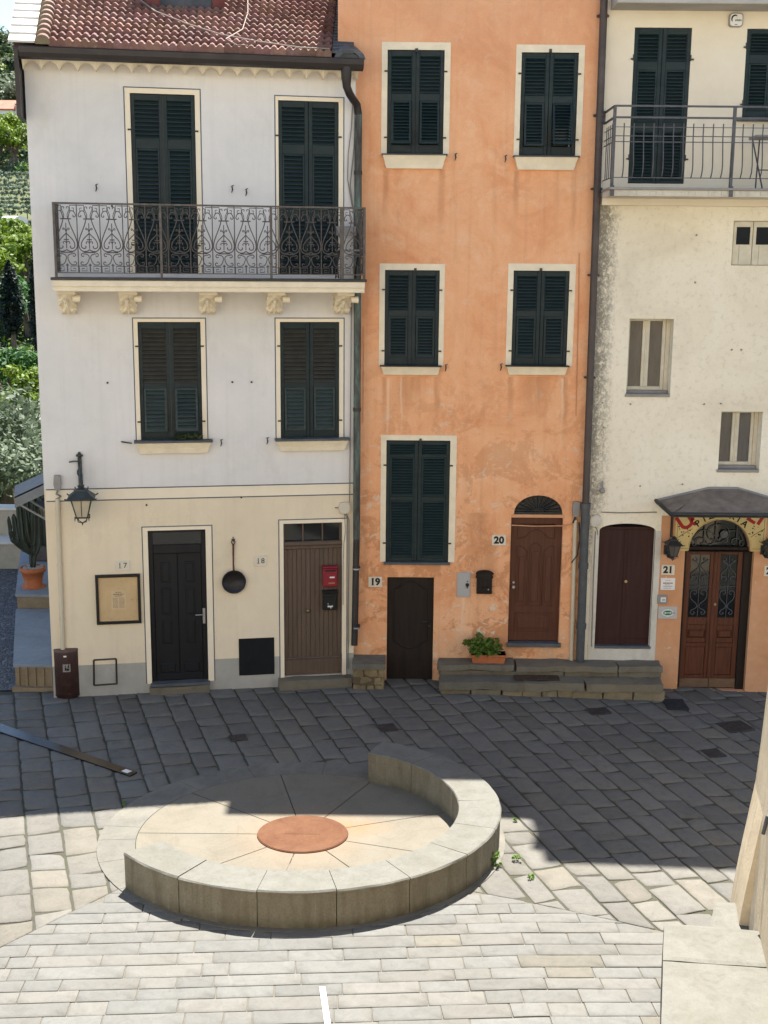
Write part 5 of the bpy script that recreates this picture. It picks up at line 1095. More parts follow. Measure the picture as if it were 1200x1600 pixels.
m.build('handle', MAT['rustiron'], PAN)
m = MB(); m.tube([(uh, 0, zh+0.05), (uh, -0.05, zh+0.045), (uh, -0.05, zh+0.02)], 0.007, 6); m.tube([(uh-0.03, -0.012, zh+0.05), (uh+0.03, -0.012, zh+0.05)], 0.007, 5); m.tube([(uh, -0.012, zh+0.0), (uh, -0.012, zh+0.09)], 0.007, 5); m.build('hook', MAT['darkiron'], PAN)
# letterboxes
def letterbox(frame, r, yb, dp, mat, label, arched=False, kids=None):
    u0, u1, z0, z1 = r; o = thing('letterbox', label, 'letterbox', frame, ((u0+u1)/2, yb, z0))
    m = MB(); h = z1-z0; yf = yb-dp
    if not arched:
        m.bbox(u0, u1, yf, yb, z0, z1-0.10*h, 0.012); m.bbox(u0-0.012, u1+0.012, yf-0.025, yb, z1-0.10*h, z1, 0.012); m.bbox(u0+0.02, u1-0.02, yf-0.006, yf+0.004, z0+0.06*h, z0+0.66*h, 0.006)
    else:
        c = (u0+u1)/2; w_ = (u1-u0)/2
        m.prism([(u0+0.02, z0), (u1-0.02, z0), (u1-0.02, z0+h*0.66), (u1, z0+h*0.72), (u1-0.015, z0+h*0.78), (u1-0.015, z0+h*0.84)]+[(c+w_*0.95*cos(pi*k/10), z0+h*0.86+h*0.14*sin(pi*k/10)) for k in range(11)]+[(u0+0.015, z0+h*0.84), (u0+0.015, z0+h*0.78), (u0, z0+h*0.72), (u0+0.02, z0+h*0.66)], yf, yb)
        m.bbox(u0+0.05, u1-0.05, yf-0.008, yf+0.004, z0+0.06*h, z0+0.62*h, 0.008); m.tube([(c+w_*0.95*cos(pi*k/10), yf-0.012, z0+h*0.86+h*0.14*sin(pi*k/10)) for k in range(11)], 0.014, 6)
        m.tube([(c+0.05*cos(pi+pi*k/8), yf-0.012, z0+h*0.36+0.03*sin(pi+pi*k/8)) for k in range(9)], 0.008, 5)
    m.build('body', mat, o); m = MB(); m.box(u0+0.035, u1-0.035, yf-0.009, yf-0.0, z1-0.25*h, z1-0.18*h); m.build('slot', MAT['black'], o)
    return o, (u0, u1, z0, z1, yf)
o, k = letterbox(L, L.rect(505, 527.5, 885, 917, 0.05), 0.045, 0.09, MAT['red'], 'small red letterbox fixed on the brown boarded door')
m = MB(); u, z = L.uv(519, 902, 0.05); m.box(u-0.04, u+0.04, k[4]-0.012, k[4], z-0.012, z+0.012); m.build('name_card', MAT['white'], o)
m = MB(); u, z = L.uv(518, 911, 0.05)
for i in range(6): m.box(u-0.05+i*0.018, u-0.037+i*0.018, k[4]-0.0095, k[4]-0.005, z-0.012, z+0.010)
m.build('lettering', MAT['brass'], o)
o, k = letterbox(L, L.rect(505, 527, 923.5, 953.5, 0.05), 0.045, 0.09, MAT['black'], 'black letterbox with pale lettering below the red one')
m = MB(); u, z = L.uv(516, 947.5, 0.05)
for i, (a, hgt) in enumerate(((0, .03), (.018, .022), (.032, .026), (.05, .02), (.066, .032))): m.box(u-0.04+a, u-0.028+a, k[4]-0.012, k[4]-0.004, z-0.012, z-0.012+hgt)
m.box(u-0.045, u+0.045, k[4]-0.0115, k[4]-0.004, z-0.006, z+0.004); m.disc_y(u-0.035, z+0.045, 0.008, k[4]-0.012, k[4], 8); m.disc_y(u+0.01, z-0.025, 0.010, k[4]-0.012, k[4], 8); m.build('lettering', MAT['white'], o)
o, k = letterbox(OR, OR.rect(743, 770.5, 891, 927, 0.03), 0.0, 0.075, MAT['choco'], 'dark arched old style letterbox on the orange wall', True)
m = MB(); u, z = OR.uv(763, 921, 0.08); m.disc_y(u, z, 0.012, k[4]-0.016, k[4]-0.006, 8); m.build('lock', MAT['steel'], o)
r = OR.rect(714, 735, 894, 932.5); o = thing('meter_box', 'grey metal meter cabinet door on the orange wall', 'meter cabinet', OR, ((r[0]+r[1])/2, 0, r[2]))
m = MB(); m.bbox(r[0], r[1], -0.022, 0.01, r[2], r[3], 0.004); m.bbox(r[0]+0.02, r[1]-0.02, -0.028, -0.01, r[2]+0.02, r[3]-0.02, 0.004); m.build('cabinet', simple('grey_enamel', (0.40, 0.39, 0.385), 0.5, 0.06, 4.0), o)
m = MB(); u, z = OR.uv(730, 913); m.disc_y(u, z, 0.030, -0.045, -0.026, 14); m.box(u-0.008, u+0.008, -0.043, -0.027, z-0.06, z); m.disc_y(u, z+0.06, 0.010, -0.034, -0.026, 8); m.build('lock', MAT['black'], o)
# signs by the restaurant
r = WH.rect(1032, 1054.5, 903, 921.5); o = tag(None, None) if False else None
m = MB(); m.bbox(r[0], r[1], -0.016, 0.01, r[2], r[3], 0.003); o = m.build('menu_plate', MAT['white'], None, WH, ((r[0]+r[1])/2, 0, r[2])); tag(o, 'small white printed plate under house number 21', 'sign')
m = MB(); rn = random.Random(9)
def dash2(x0, x1, z, h, mm=0):
    x = x0
    while x < x1-0.01: w_ = rn.uniform(0.008, 0.022); m.box(x, min(x1, x+w_), -0.0175, -0.0155, z-h/2, z+h/2, mm); x += w_+0.006
W_ = r[1]-r[0]; Hh = r[3]-r[2]
dash2(r[0]+W_*.3, r[1]-W_*.3, r[3]-Hh*.18, 0.01); dash2(r[0]+W_*.18, r[1]-W_*.18, r[3]-Hh*.42, 0.022, 1); dash2(r[0]+W_*.3, r[1]-W_*.3, r[3]-Hh*.55, 0.008); dash2(r[0]+W_*.2, r[1]-W_*.15, r[3]-Hh*.68, 0.014); dash2(r[0]+W_*.2, r[1]-W_*.25, r[3]-Hh*.84, 0.012)
m.build('lettering', [MAT['greybox'], MAT['redpaint']], o)
r = WH.rect(1027, 1042, 929, 943); m = MB(); m.bbox(r[0], r[1], -0.03, 0.01, r[2], r[3], 0.006); o = m.build('doorbell_panel', MAT['greybox'], None, WH, ((r[0]+r[1])/2, 0, r[2])); tag(o, 'grey square doorbell panel below the white plate', 'doorbell')
m = MB(); m.bbox(r[0]+0.05, r[1]-0.025, -0.038, -0.02, r[2]+0.035, r[3]-0.04, 0.004); m.build('button_plate', MAT['white'], o)
m = MB()
for k in range(2): m.box((r[0]+r[1])/2-0.01, (r[0]+r[1])/2+0.045, -0.0395, -0.037, r[2]+0.055+k*0.025, r[2]+0.063+k*0.025)
m.build('button_marks', MAT['black'], o)
r = WH.rect(1028, 1058, 947.5, 966.5); m = MB(); m.bbox(r[0], r[1], -0.02, 0.01, r[2], r[3], 0.004); o = m.build('badge_sign', simple('pale_grey_tile', (0.46, 0.44, 0.42), 0.5, 0.05, 5.0), None, WH, ((r[0]+r[1])/2, 0, r[2])); tag(o, 'grey plaque with a green oval badge beside the restaurant door', 'sign')
cx, cz_ = (r[0]+r[1])/2, (r[2]+r[3])/2
def oval(a, b, y0, y1, mm=0): m.prism([(cx+a*cos(2*pi*k/28), cz_+b*sin(2*pi*k/28)) for k in range(28)], y0, y1, mm)
m = MB(); oval(0.118, 0.074, -0.023, -0.018, 0); oval(0.110, 0.068, -0.0245, -0.0225, 1); oval(0.078, 0.042, -0.026, -0.024, 2)
m.box(cx-0.045, cx+0.04, -0.0275, -0.0255, cz_-0.005, cz_+0.006, 1); m.disc_y(cx-0.045, cz_-0.002, 0.014, -0.028, -0.0255, 10, 1); m.disc_y(cx+0.045, cz_+0.002, 0.016, -0.028, -0.0255, 10, 1); m.disc_y(cx+0.045, cz_+0.002, 0.008, -0.0285, -0.0275, 10, 2); m.disc_y(cx+0.096, cz_, 0.012, -0.026, -0.024, 10, 3)
for k in range(24):
    if k % 6 == 0: continue
    t_ = 2*pi*k/24; m.box(cx+0.094*cos(t_)-0.004, cx+0.094*cos(t_)+0.004, -0.0262, -0.024, cz_+0.055*sin(t_)-0.006, cz_+0.055*sin(t_)+0.006, 0)
m.build('badge', [MAT['greybox'], MAT['white'], MAT['signgreen'], MAT['redpaint']], o)
# painted sign round the arch of the restaurant
sl = WH.u(1055, 830); sr = 2*pcx-sl; sb = WH.z(1060, 858); stp = WH.z(1120, 792)
m = MB(); y = -0.012
ia = arc_pts(pcx-par-0.015, pcx+par+0.015, pzs+0.02, pzt+0.012, 22)
sb2 = pzs+0.0
for i in range(len(ia)-1):
    a, b = ia[i], ia[i+1]; m.mesh([(a[0], y, a[1]), (b[0], y, b[1]), (b[0], y, stp), (a[0], y, stp)], [(0,1,2,3)], 0)
m.box(sl, pcx-par-0.015, y, 0.01, sb2, stp); m.box(pcx+par+0.015, sr, y, 0.01, sb2, stp)
o = m.build('restaurant_sign', MAT['signyellow'], None, WH, (pcx, 0, sb2)); tag(o, 'yellow painted sign with red letters around the restaurant arch', 'sign')
m = MB(); yl = y-0.002
for i in range(len(ia)-1): m.tube([(ia[i][0], yl, ia[i][1]), (ia[i+1][0], yl, ia[i+1][1])], 0.012, 4, 2)
m.box(sl+0.03, sl+0.037, yl, yl+0.001, sb2+0.04, stp, 1); m.box(sr-0.037, sr-0.03, yl, yl+0.001, sb2+0.04, stp, 1); m.box(sl+0.03, pcx-par-0.03, yl, yl+0.001, sb2+0.04, sb2+0.047, 1); m.box(pcx+par+0.03, sr-0.03, yl, yl+0.001, sb2+0.04, sb2+0.047, 1)
word = 'PIZZERIA'
cA = pzs-0.12
for i, ch in enumerate(word):
    t_ = radians(128-(i)*(128-52)/7.0); rx, rz = par+0.105, pzt-cA+0.092
    m.text(ch, pcx+rx*cos(t_)*1.02, cA+rz*sin(t_), 0.15, yl-0.0006, 3, 0, 0.004, t_-pi/2)
for ch, px, py, rot, sz_ in (('U', 1071, 815, 0.62, 0.36), ('.', 1081, 811.5, 0.6, 0.34), ('A', 1087, 800, 0.45, 0.34), ('L', 1177, 806, -0.55, 0.34), ('I', 1190, 810, -0.55, 0.36), ('L', 1184, 815, 0.1, 0.0)):
    if sz_: u, z = WH.uv(px, py); m.text(ch, u, z, sz_, yl-0.0006, 0, 0, 0.012, rot)
rn = random.Random(2)
for bx, bz in ((1069, 833), (1182, 833)):
    u, z = WH.uv(bx, bz)
    for k in range(16): a = u+rn.gauss(0, 0.055); c_ = z+rn.gauss(0, 0.05); m.disc_y(a, c_, rn.uniform(0.006, 0.014), yl-0.0004, yl+0.0004, 7, 3)
    m.tube([(u-0.1, yl, z-0.07), (u, yl, z), (u+0.13, yl, z+0.08)], 0.004, 4, 3)
m.build('lettering', [MAT['redpaint'], MAT['ink'], MAT['signyellow'], MAT['choco']], o)
# enamel alarm sign high on the right
r = WH.rect(1138, 1160, 21, 43); m = MB(); cx, cz_ = (r[0]+r[1])/2, (r[2]+r[3])/2; a_, b_ = (r[1]-r[0])/2, (r[3]-r[2])/2
sq = []
for k in range(32):
    t_ = 2*pi*k/32; e = 0.42; sq.append((cx+a_*abs(cos(t_))**e*(1 if cos(t_) > 0 else -1), cz_+b_*abs(sin(t_))**e*(1 if sin(t_) > 0 else -1)))
m.prism(sq, -0.05, 0.005); m.prism([(cx+(p[0]-cx)*0.86, cz_+(p[1]-cz_)*0.86) for p in sq], -0.056, -0.045, 1); o = m.build('alarm_box', [MAT['greybox'], MAT['white']], None, WH, (cx, 0, r[2])); tag(o, 'rounded white alarm box with a black emblem high on the right house', 'alarm box')
m = MB(); m.tube([(cx-0.02+0.05*cos(t_), -0.0575, cz_+0.01+0.055*sin(t_)) for t_ in [0.9+2.9*k/10 for k in range(11)]], [0.006+0.006*sin(pi*k/10) for k in range(11)], 4)
for i in range(5): m.box(cx-0.015+i*0.02, cx-0.003+i*0.02, -0.058, -0.0555, cz_-0.02, cz_+0.004+0.006*(i % 2))
m.box(cx-0.02, cx+0.02, -0.058, -0.0555, cz_-0.072, cz_-0.064); m.build('emblem', MAT['black'], o)
# round covers and conduits
def cover(frame, px, py, rad, label, mat='white'):
    u, z = frame.uv(px, py); m = MB(); m.disc_y(u, z, rad, -0.045, 0.0, 24); m.disc_y(u, z, rad*0.86, -0.052, -0.04, 24)
    for k in range(4): t_ = pi/4+pi/2*k; m.disc_y(u+rad*cos(t_)*1.02, z+rad*sin(t_)*1.02, rad*0.16, -0.04, 0.0, 8)
    o = m.build('junction_box', mat, None, frame, (u, 0, z-rad)); tag(o, label, 'junction box', 'round junction boxes')
    c = MB(); c.tube([(u, -0.015, z-rad), (u+0.04, -0.015, z-rad-0.06), (u+0.05, -0.015, z-rad-0.14)], 0.007, 5); c.tube([(u-rad, -0.015, z), (u-rad-0.06, -0.015, z+0.003)], 0.008, 5); c.build('cable', MAT['greywire'], o)
cream_cover = simple('painted_cover', (0.60, 0.54, 0.44), 0.6, 0.08, 6.0)
cover(L, 538, 793, 0.098, 'round cream junction box above the brown boarded door', cream_cover); cover(WH, 930, 813.5, 0.10, 'round whitish junction box beside the maroon double door', MAT['dirtywhite'])
def conduit(frame, top, bot, box, label, dx):
    u0, z0 = frame.uv(*bot, 0.03); u1, z1 = frame.uv(*top, 0.03); o = thing('cable_conduit', label, 'conduit', frame, (u0, 0, z0))
    m = MB(); m.tube([(u0, -0.035, z0), ((u0+u1)/2, -0.035, (z0+z1)/2), (u1, -0.035, z1)], 0.036, 12)
    for f in (0.04, 0.30, 0.62, 0.94): m.tube([(u0+(u1-u0)*f, -0.035, z0+(z1-z0)*f-0.012), (u0+(u1-u0)*f, -0.035, z0+(z1-z0)*f+0.012)], 0.044, 12)
    m.build('pipe', MAT['pvc'], o)
    b = frame.rect(*box); m = MB(); m.prism([(b[0]+0.02, b[2]), (b[1]-0.02, b[2]), (b[1], b[2]+(b[3]-b[2])*0.4), (b[1]-0.012, b[3]), (b[0]+0.012, b[3]), (b[0], b[2]+(b[3]-b[2])*0.4)], -0.09, 0.0); m.build('cap_box', MAT['greybox'], o)
    m = MB(); c = (b[0]+b[1])/2
    m.tube([(c, -0.05, b[2]), (c-0.02, -0.055, b[2]-0.06), (c+0.04*dx, -0.05, b[2]-0.10), (u1, -0.04, z1)], 0.018, 6); m.build('cable', MAT['greywire'] if dx > 0 else MAT['darkiron'], o)
    return o
conduit(L, (90, 779), (99.5, 1045), (84, 96, 742, 765), 'beige cable conduit on the cream wall above the litter bin', 1)
o = conduit(OR, (899, 812), (892.5, 1036), (893.5, 905, 783, 806), 'beige cable conduit on the orange wall beside the downpipe', -1)
m = MB(); m.tube([(OR.u(904, 815), -0.06, OR.z(904, 815)), (OR.u(905, 840), -0.07, OR.z(905, 840)), (OR.u(901, 866), -0.07, OR.z(901, 866)), (OR.u(892, 878), -0.06, OR.z(892, 878))], 0.012, 6); m.build('hanging_cable', MAT['darkiron'], o)
# lanterns
def lantern(o, u, y, ztop, s=1.0, mats=('greeniron', 'lampglass'), hang=True):
    """four sided glazed lantern hanging below ztop"""
    wt, wb2, hg = 0.155*s, 0.085*s, 0.30*s; zr = ztop-0.20*s
    m = MB(); sq = [(-1, -1), (1, -1), (1, 1), (-1, 1)]
    def ringp(w_, z): return [(u+a*w_, y+b*w_, z) for a, b in sq]
    lv = [(0.03*s, ztop), (0.055*s, ztop-0.02*s), (0.035*s, ztop-0.05*s), (0.085*s, ztop-0.075*s), (0.095*s, ztop-0.10*s), (0.215*s, zr-0.005*s), (0.21*s, zr-0.025*s), (wt, zr-0.03*s)]
    for i in range(len(lv)-1):
        A_, B_ = ringp(*lv[i]), ringp(*lv[i+1])
        for k in range(4): m.face([B_[k], B_[(k+1) % 4], A_[(k+1) % 4], A_[k]])
    for a, b in sq:
        m.tube([(u+a*0.095*s, y+b*0.095*s, ztop-0.09*s), (u+a*0.105*s, y+b*0.105*s, ztop-0.055*s)], 0.010*s, 5); m.tube([(u+a*0.215*s, y+b*0.215*s, zr-0.01*s), (u+a*0.245*s, y+b*0.245*s, zr+0.005*s)], 0.012*s, 5)
    m.build('lamp_roof', MAT[mats[0]], o)
    m = MB(); z1 = zr-0.03*s; z0 = z1-hg; T, B_ = ringp(wt*0.96, z1), ringp(wb2*0.96, z0)
    for k in range(4): m.face([B_[k], B_[(k+1) % 4], T[(k+1) % 4], T[k]])
    m.face(B_); m.build('lamp_glass', MAT[mats[1]], o)
    m = MB(); T, B_ = ringp(wt, z1), ringp(wb2, z0)
    for k in range(4):
        m.tube([T[k], B_[k]], 0.010*s, 5); m.tube([T[k], T[(k+1) % 4]], 0.011*s, 5); m.tube([B_[k], B_[(k+1) % 4]], 0.013*s, 5)
        mt = (Vector(T[k])+Vector(T[(k+1) % 4]))/2; mb2 = (Vector(B_[k])+Vector(B_[(k+1) % 4]))/2; m.tube([mt, mb2], 0.006*s, 4)
        a, b = sq[k]; m.tube([(u+a*wb2*1.25, y+b*wb2*1.25, z0+0.02*s), (u+a*wb2*1.3, y+b*wb2*1.3, z0-0.05*s)], [0.013*s, 0.006*s], 5)
        m.tube([(u+a*wb2*0.9, y+b*wb2*0.9, z0), (u+a*wb2*0.75, y+b*wb2*0.75, z0-0.07*s), (u, y, z0-0.10*s)], 0.008*s, 5)
    m.tube([(u, y, z0-0.09*s), (u, y, z0-0.14*s)], [0.018*s, 0.006*s], 6); m.build('lamp_frame', MAT[mats[0]], o)
dL = 0.42; uL, zL = L.uv(126.5, 757, dL); uW, zW = L.uv(124, 716, 0.05)
LAMP = thing('wall_lantern', 'green bronze lantern hanging from a bracket at the left house corner', 'lantern', L, (uW, 0, zL-0.62))
lantern(LAMP, uL, -dL, zL, 0.96)
m = MB(); m.bbox(uW-0.03, uW+0.03, -0.035, 0.0, zW-0.42, zW+0.02, 0.008); m.lathe([(0.0, zW+0.02), (0.04, zW+0.025), (0.055, zW+0.04), (0.03, zW+0.06), (0.02, zW+0.09), (0.0, zW+0.10)], uW, -0.03, 10)
for s in (-1, 1): m.tube([(uW, -0.03, zW+0.03), (uW+s*0.05, -0.03, zW+0.045)], [0.016, 0.02], 6)
m.tube([(uW, -0.02, zW-0.03), (uW, -0.16, zW-0.02), (uL, -0.32, zL+0.13), (uL, -dL, zL+0.08), (uL, -dL, zL-0.01)], [0.022, 0.022, 0.026, 0.03, 0.035], 8)
m.tube([(uW, -0.03, zW-0.36), (uW, -0.12, zW-0.34), (uW, -0.22, zW-0.22), (uL, -0.28, zW-0.10), (uL, -0.22, zW-0.04)], 0.014, 6)
m.tube([(uW+0.03*cos(k*0.7), -0.10-k*0.02, zW-0.20+0.05*sin(k*0.7)) for k in range(10)], 0.010, 5)
m.tube([(uW, -0.02, zW-0.06), (uW-0.08, -0.05, zW-0.045), (uW-0.16, -0.04, zW-0.06)], 0.011, 6)
m.build('bracket', MAT['greeniron'], LAMP)
dP = 0.24
def plamp(px, label):
    u, zc = WH.uv(px, 838, dP); o = thing('wall_lantern', label, 'lantern', WH, (u, 0, zc-0.45), 'lanterns flanking the restaurant door')
    lantern(o, u, -dP, zc, 0.62, ('darkiron', 'curtain'))
    m = MB(); zz = zc-0.30; m.bbox(u-0.10, u-0.03, -0.03, 0, zz-0.06, zz+0.10, 0.01); m.tube([(u-0.06, -0.02, zz-0.03), (u-0.05, -0.14, zz-0.07), (u, -dP, zz-0.06), (u, -dP, zz+0.03)], [0.02, 0.022, 0.022, 0.026], 7)
    m.tube([(u-0.06, -0.03, zz), (u-0.05, -0.11, zz+0.02), (u-0.03, -0.13, zz-0.06), (u-0.04, -0.08, zz-0.08)], 0.014, 6); m.build('bracket', MAT['darkiron'], o)
plamp(1053, 'dark iron lantern on the wall left of the restaurant door'); plamp(1206, 'dark iron lantern cut by the right picture edge beside the restaurant door')
# folding table and chair behind the right balcony railing
u0_ = WH.u(1170, 285, 0.4); dk = bz0+0.022
o = thing('folding_table', 'small folding table on the right hand balcony behind the railing', 'table', WH, (u0_+0.55, -0.4, dk))
m = MB(); tz = WH.z(1180, 215, 0.4); m.rough(u0_, u0_+1.1, -0.62, -0.2, tz-0.02, tz+0.02, 0.12, 0.006, 4); m.build('table_top', MAT['greybox'], o)
for uu in (u0_+0.06, u0_+1.0):
    for s in (0, 1): m = MB(); m.tube([(uu+0.10*s, -0.25-0.02*s, tz-0.02), (uu+0.10-0.10*s, -0.58+0.02*s, dk+0.012)], 0.012, 6); m.build('leg', MAT['blueiron'], o)
m = MB(); m.tube([(u0_+0.11, -0.42, dk+0.3), (u0_+1.05, -0.42, dk+0.3)], 0.010, 6); m.build('stretcher', MAT['blueiron'], o)
# black folding chair at the right end of the scrolled balcony
uc = L.u(543, 410, 0.35); dk = sz1+0.027; o = thing('folding_chair', 'dark folding chair standing at the right end of the scrolled balcony', 'chair', L, (uc, -0.35, dk))
m = MB(); m.bbox(uc-0.16, uc+0.16, -0.52, -0.22, dk+0.42, dk+0.445, 0.005); m.build('seat', MAT['greybox'], o)
m = MB(); m.bbox(uc-0.17, uc+0.17, -0.17, -0.15, dk+0.66, dk+0.80, 0.005); m.build('backrest', MAT['greybox'], o)
for s in (-1, 1):
    m = MB(); m.tube([(uc+s*0.17, -0.56, dk+0.014), (uc+s*0.17, -0.35, dk+0.40), (uc+s*0.17, -0.15, dk+0.82)], 0.013, 6); m.build('leg', MAT['darkiron'], o)
    m = MB(); m.tube([(uc+s*0.15, -0.10, dk+0.014), (uc+s*0.15, -0.50, dk+0.42)], 0.013, 6); m.build('leg', MAT['darkiron'], o)
# ------------------------------------------------------------------ GROUND AND PAVING
def struct(o): return tag(o, kind='structure')
m = MB()
xs = [-42, -12, -6, 1.5, 4, 7, 10, 42]; ys = [-45, 0, 5, 10.0, 20, 28.4]
for i in range(len(xs)-1):
    for j in range(len(ys)-1):
        q = [(xs[i], ys[j]), (xs[i+1], ys[j]), (xs[i+1], ys[j+1]), (xs[i], ys[j+1])]
        m.face([(a, b, gz(a, b)) for a, b in q], 1 if ys[j] < 5 else 0)
m.face([(-42, 28.4, 0), (42, 28.4, 0), (42, 28.4, -6), (-42, 28.4, -6)])
struct(m.build('ground', [MAT['joint'], MAT['setts']]))
def clip(poly, a, b, c):
    """keep the part of a convex polygon where a*x+b*y+c >= 0"""
    out = []
    for i in range(len(poly)):
        p, q = poly[i], poly[(i+1) % len(poly)]; dp = a*p[0]+b*p[1]+c; dq = a*q[0]+b*q[1]+c
        if dp >= 0: out.append(p)
        if (dp >= 0) != (dq >= 0): t_ = dp/(dp-dq); out.append((p[0]+(q[0]-p[0])*t_, p[1]+(q[1]-p[1])*t_))
    return out
def area(p): return abs(sum(p[i][0]*p[(i+1) % len(p)][1]-p[(i+1) % len(p)][0]*p[i][1] for i in range(len(p))))/2
def inset(poly, d):
    n = len(poly); c = (sum(p[0] for p in poly)/n, sum(p[1] for p in poly)/n)
    out = list(poly)
    for i in range(n):
        p, q = poly[i], poly[(i+1) % n]; ex, ey = q[0]-p[0], q[1]-p[1]; ln = hypot(ex, ey)
        if ln < 1e-6: continue
        nx, ny = -ey/ln, ex/ln
        if nx*(c[0]-p[0])+ny*(c[1]-p[1]) < 0: nx, ny = -nx, -ny
        out = clip(out, nx, ny, -(nx*p[0]+ny*p[1])-d)
        if len(out) < 3: return []
    return out
def slab(m, poly, top, rn, rough, tint, bev=0.010, tilt=0.006):
    """one stone: irregular outline, chamfered rim, slightly tilted and dished top"""
    if len(poly) < 3 or area(poly) < 0.012: return
    c = (sum(p[0] for p in poly)/len(poly), sum(p[1] for p in poly)/len(poly)); pts = []
    for i in range(len(poly)):
        p, q = poly[i], poly[(i+1) % len(poly)]; ln = hypot(q[0]-p[0], q[1]-p[1]); k = max(1, int(ln/0.11)) if rough else 1
        for j in range(k):
            t_ = j/k; a = (p[0]+(q[0]-p[0])*t_, p[1]+(q[1]-p[1])*t_)
            if rough:
                d = abs(rn.gauss(0, rough))*(2.2 if j == 0 else 1.0); dx, dy = c[0]-a[0], c[1]-a[1]; dl = hypot(dx, dy) or 1; a = (a[0]+dx/dl*d, a[1]+dy/dl*d)
            pts.append(a)
    tx, ty = rn.gauss(0, tilt), rn.gauss(0, tilt); h = top+rn.uniform(-0.004, 0.004)
    def zz(x, y): return gz(x, y)+h+tx*(x-c[0])+ty*(y-c[1])
    n = len(pts); inn = []
    for p in pts:
        dx, dy = c[0]-p[0], c[1]-p[1]; dl = hypot(dx, dy) or 1; b = bev*(rn.uniform(0.6, 1.6) if rough else 1); inn.append((p[0]+dx/dl*b, p[1]+dy/dl*b))
    mid = [(p[0]*0.55+c[0]*0.45, p[1]*0.55+c[1]*0.45) for p in inn]
    vs = [(p[0], p[1], gz(*p)-0.02) for p in pts]+[(p[0], p[1], zz(*p)-bev*0.8) for p in pts]+[(p[0], p[1], zz(*p)) for p in inn]+[(p[0], p[1], zz(*p)-(rn.uniform(0, 0.004) if rough else 0)) for p in mid]+[(c[0], c[1], zz(*c)-(0.002 if rough else 0))]
    fs = []
    for i in range(n):
        j = (i+1) % n
        for L0 in (0, n, 2*n): fs.append((L0+i, L0+j, L0+n+j, L0+n+i))
        fs.append((3*n+i, 3*n+j, 4*n))
    i0 = len(m.f); m.mesh(vs, fs, 0, False, tint)
    for k in range(i0, len(m.f)): m.sm[k] = bool(rough) and (k-i0) % 4 != 0
# boundary of the smoother front paving: two straight lines meeting under the bench
A1, A2 = (-3.72, 11.61), (-2.87, 12.70); B1, B2 = (1.08, 12.59), (2.6, 12.03)
def halfplane(p, q, inside):
    a, b = q[1]-p[1], -(q[0]-p[0]); c = -(a*p[0]+b*p[1]); s = 1 if a*inside[0]+b*inside[1]+c > 0 else -1
    return a*s, b*s, c*s
hA = halfplane(A1, A2, (0, 9)); hB = halfplane(B1, B2, (0, 9))
neg = lambda h: (-h[0], -h[1], -h[2])
PC = (-0.97, 13.95); YS = 0.90
def inplaza(p, r=2.46): return hypot(p[0]-PC[0], (p[1]-PC[1])/YS) < r
rn = random.Random(11); m = MB()
th = radians(18.3); dx_, dy_ = -sin(th), cos(th); cx_, cy_ = cos(th), sin(th)      # strips run away and to the left
def W2(s, t): return (s*cx_+t*dx_, s*cy_+t*dy_ + 0.0)
s = -9.0; strip = 0
while s < 14.5:
    wd = rn.choice((0.31, 0.34, 0.38, 0.42)); t = 4.0+rn.random()*0.6
    while t < 24.5:
        ln = rn.choice((0.34, 0.42, 0.5, 0.55, 0.62, 0.74)); sk = rn.uniform(-0.03, 0.03)
        poly = [W2(s, t+sk), W2(s+wd, t-sk-0.02), W2(s+wd, t+ln-sk-0.02), W2(s, t+ln+sk)]
        c = W2(s+wd/2, t+ln/2); t += ln
        if not (-9.2 < c[0] < 8.6 and 8.0 < c[1] < 20.3): continue
        if c[0] < -5.2 and c[1] > 19.0+0.08*rn.random(): continue
        if c[0] > -5.0 and (c[1]-18.74) > (c[0]+5.33)*tan(radians(10))+0.4 and c[0] < -0.4: continue
        if all(inplaza(p) for p in poly): continue
        k = rn.uniform(0.87, 1.13); hue = rn.uniform(-0.015, 0.02); tint = (k*(1+hue), k*(1+hue*0.35), k*(1-hue*0.9))
        if rn.random() < 0.06: tint = (k*1.07, k*1.03, k*0.96)
        pin = inset(poly, rn.uniform(0.004, 0.009))
        if len(pin) < 3: continue
        top = 0.012
        ina = [hA[0]*p[0]+hA[1]*p[1]+hA[2] > 0 and hB[0]*p[0]+hB[1]*p[1]+hB[2] > 0 for p in pin]
        if not any(ina): near_ = any(inplaza(p, 2.56) for p in pin); slab(m, pin, 0.0095 if near_ else top, rn, 0.0085, tint, 0.012, 0.002 if near_ else 0.008); continue
        p1 = clip(pin, *neg(hA)); slab(m, inset(p1, 0.004) if len(p1) > 2 else [], top, rn, 0.004, tint)
        p2 = clip(pin, *hA); p2 = clip(p2, *neg(hB)) if len(p2) > 2 else []; slab(m, inset(p2, 0.004) if len(p2) > 2 else [], top, rn, 0.004, tint)
    s += wd
struct(m.build('paving', MAT['slab']))
m = MB(); th2 = radians(3.6); ux_, uy_ = cos(th2), sin(th2); v = 5.0; row = 0
strip_line = ((-0.565, 10.745), (-0.475, 10.15)); sdx = (strip_line[1][0]-strip_line[0][0])/(strip_line[1][1]-strip_line[0][1])
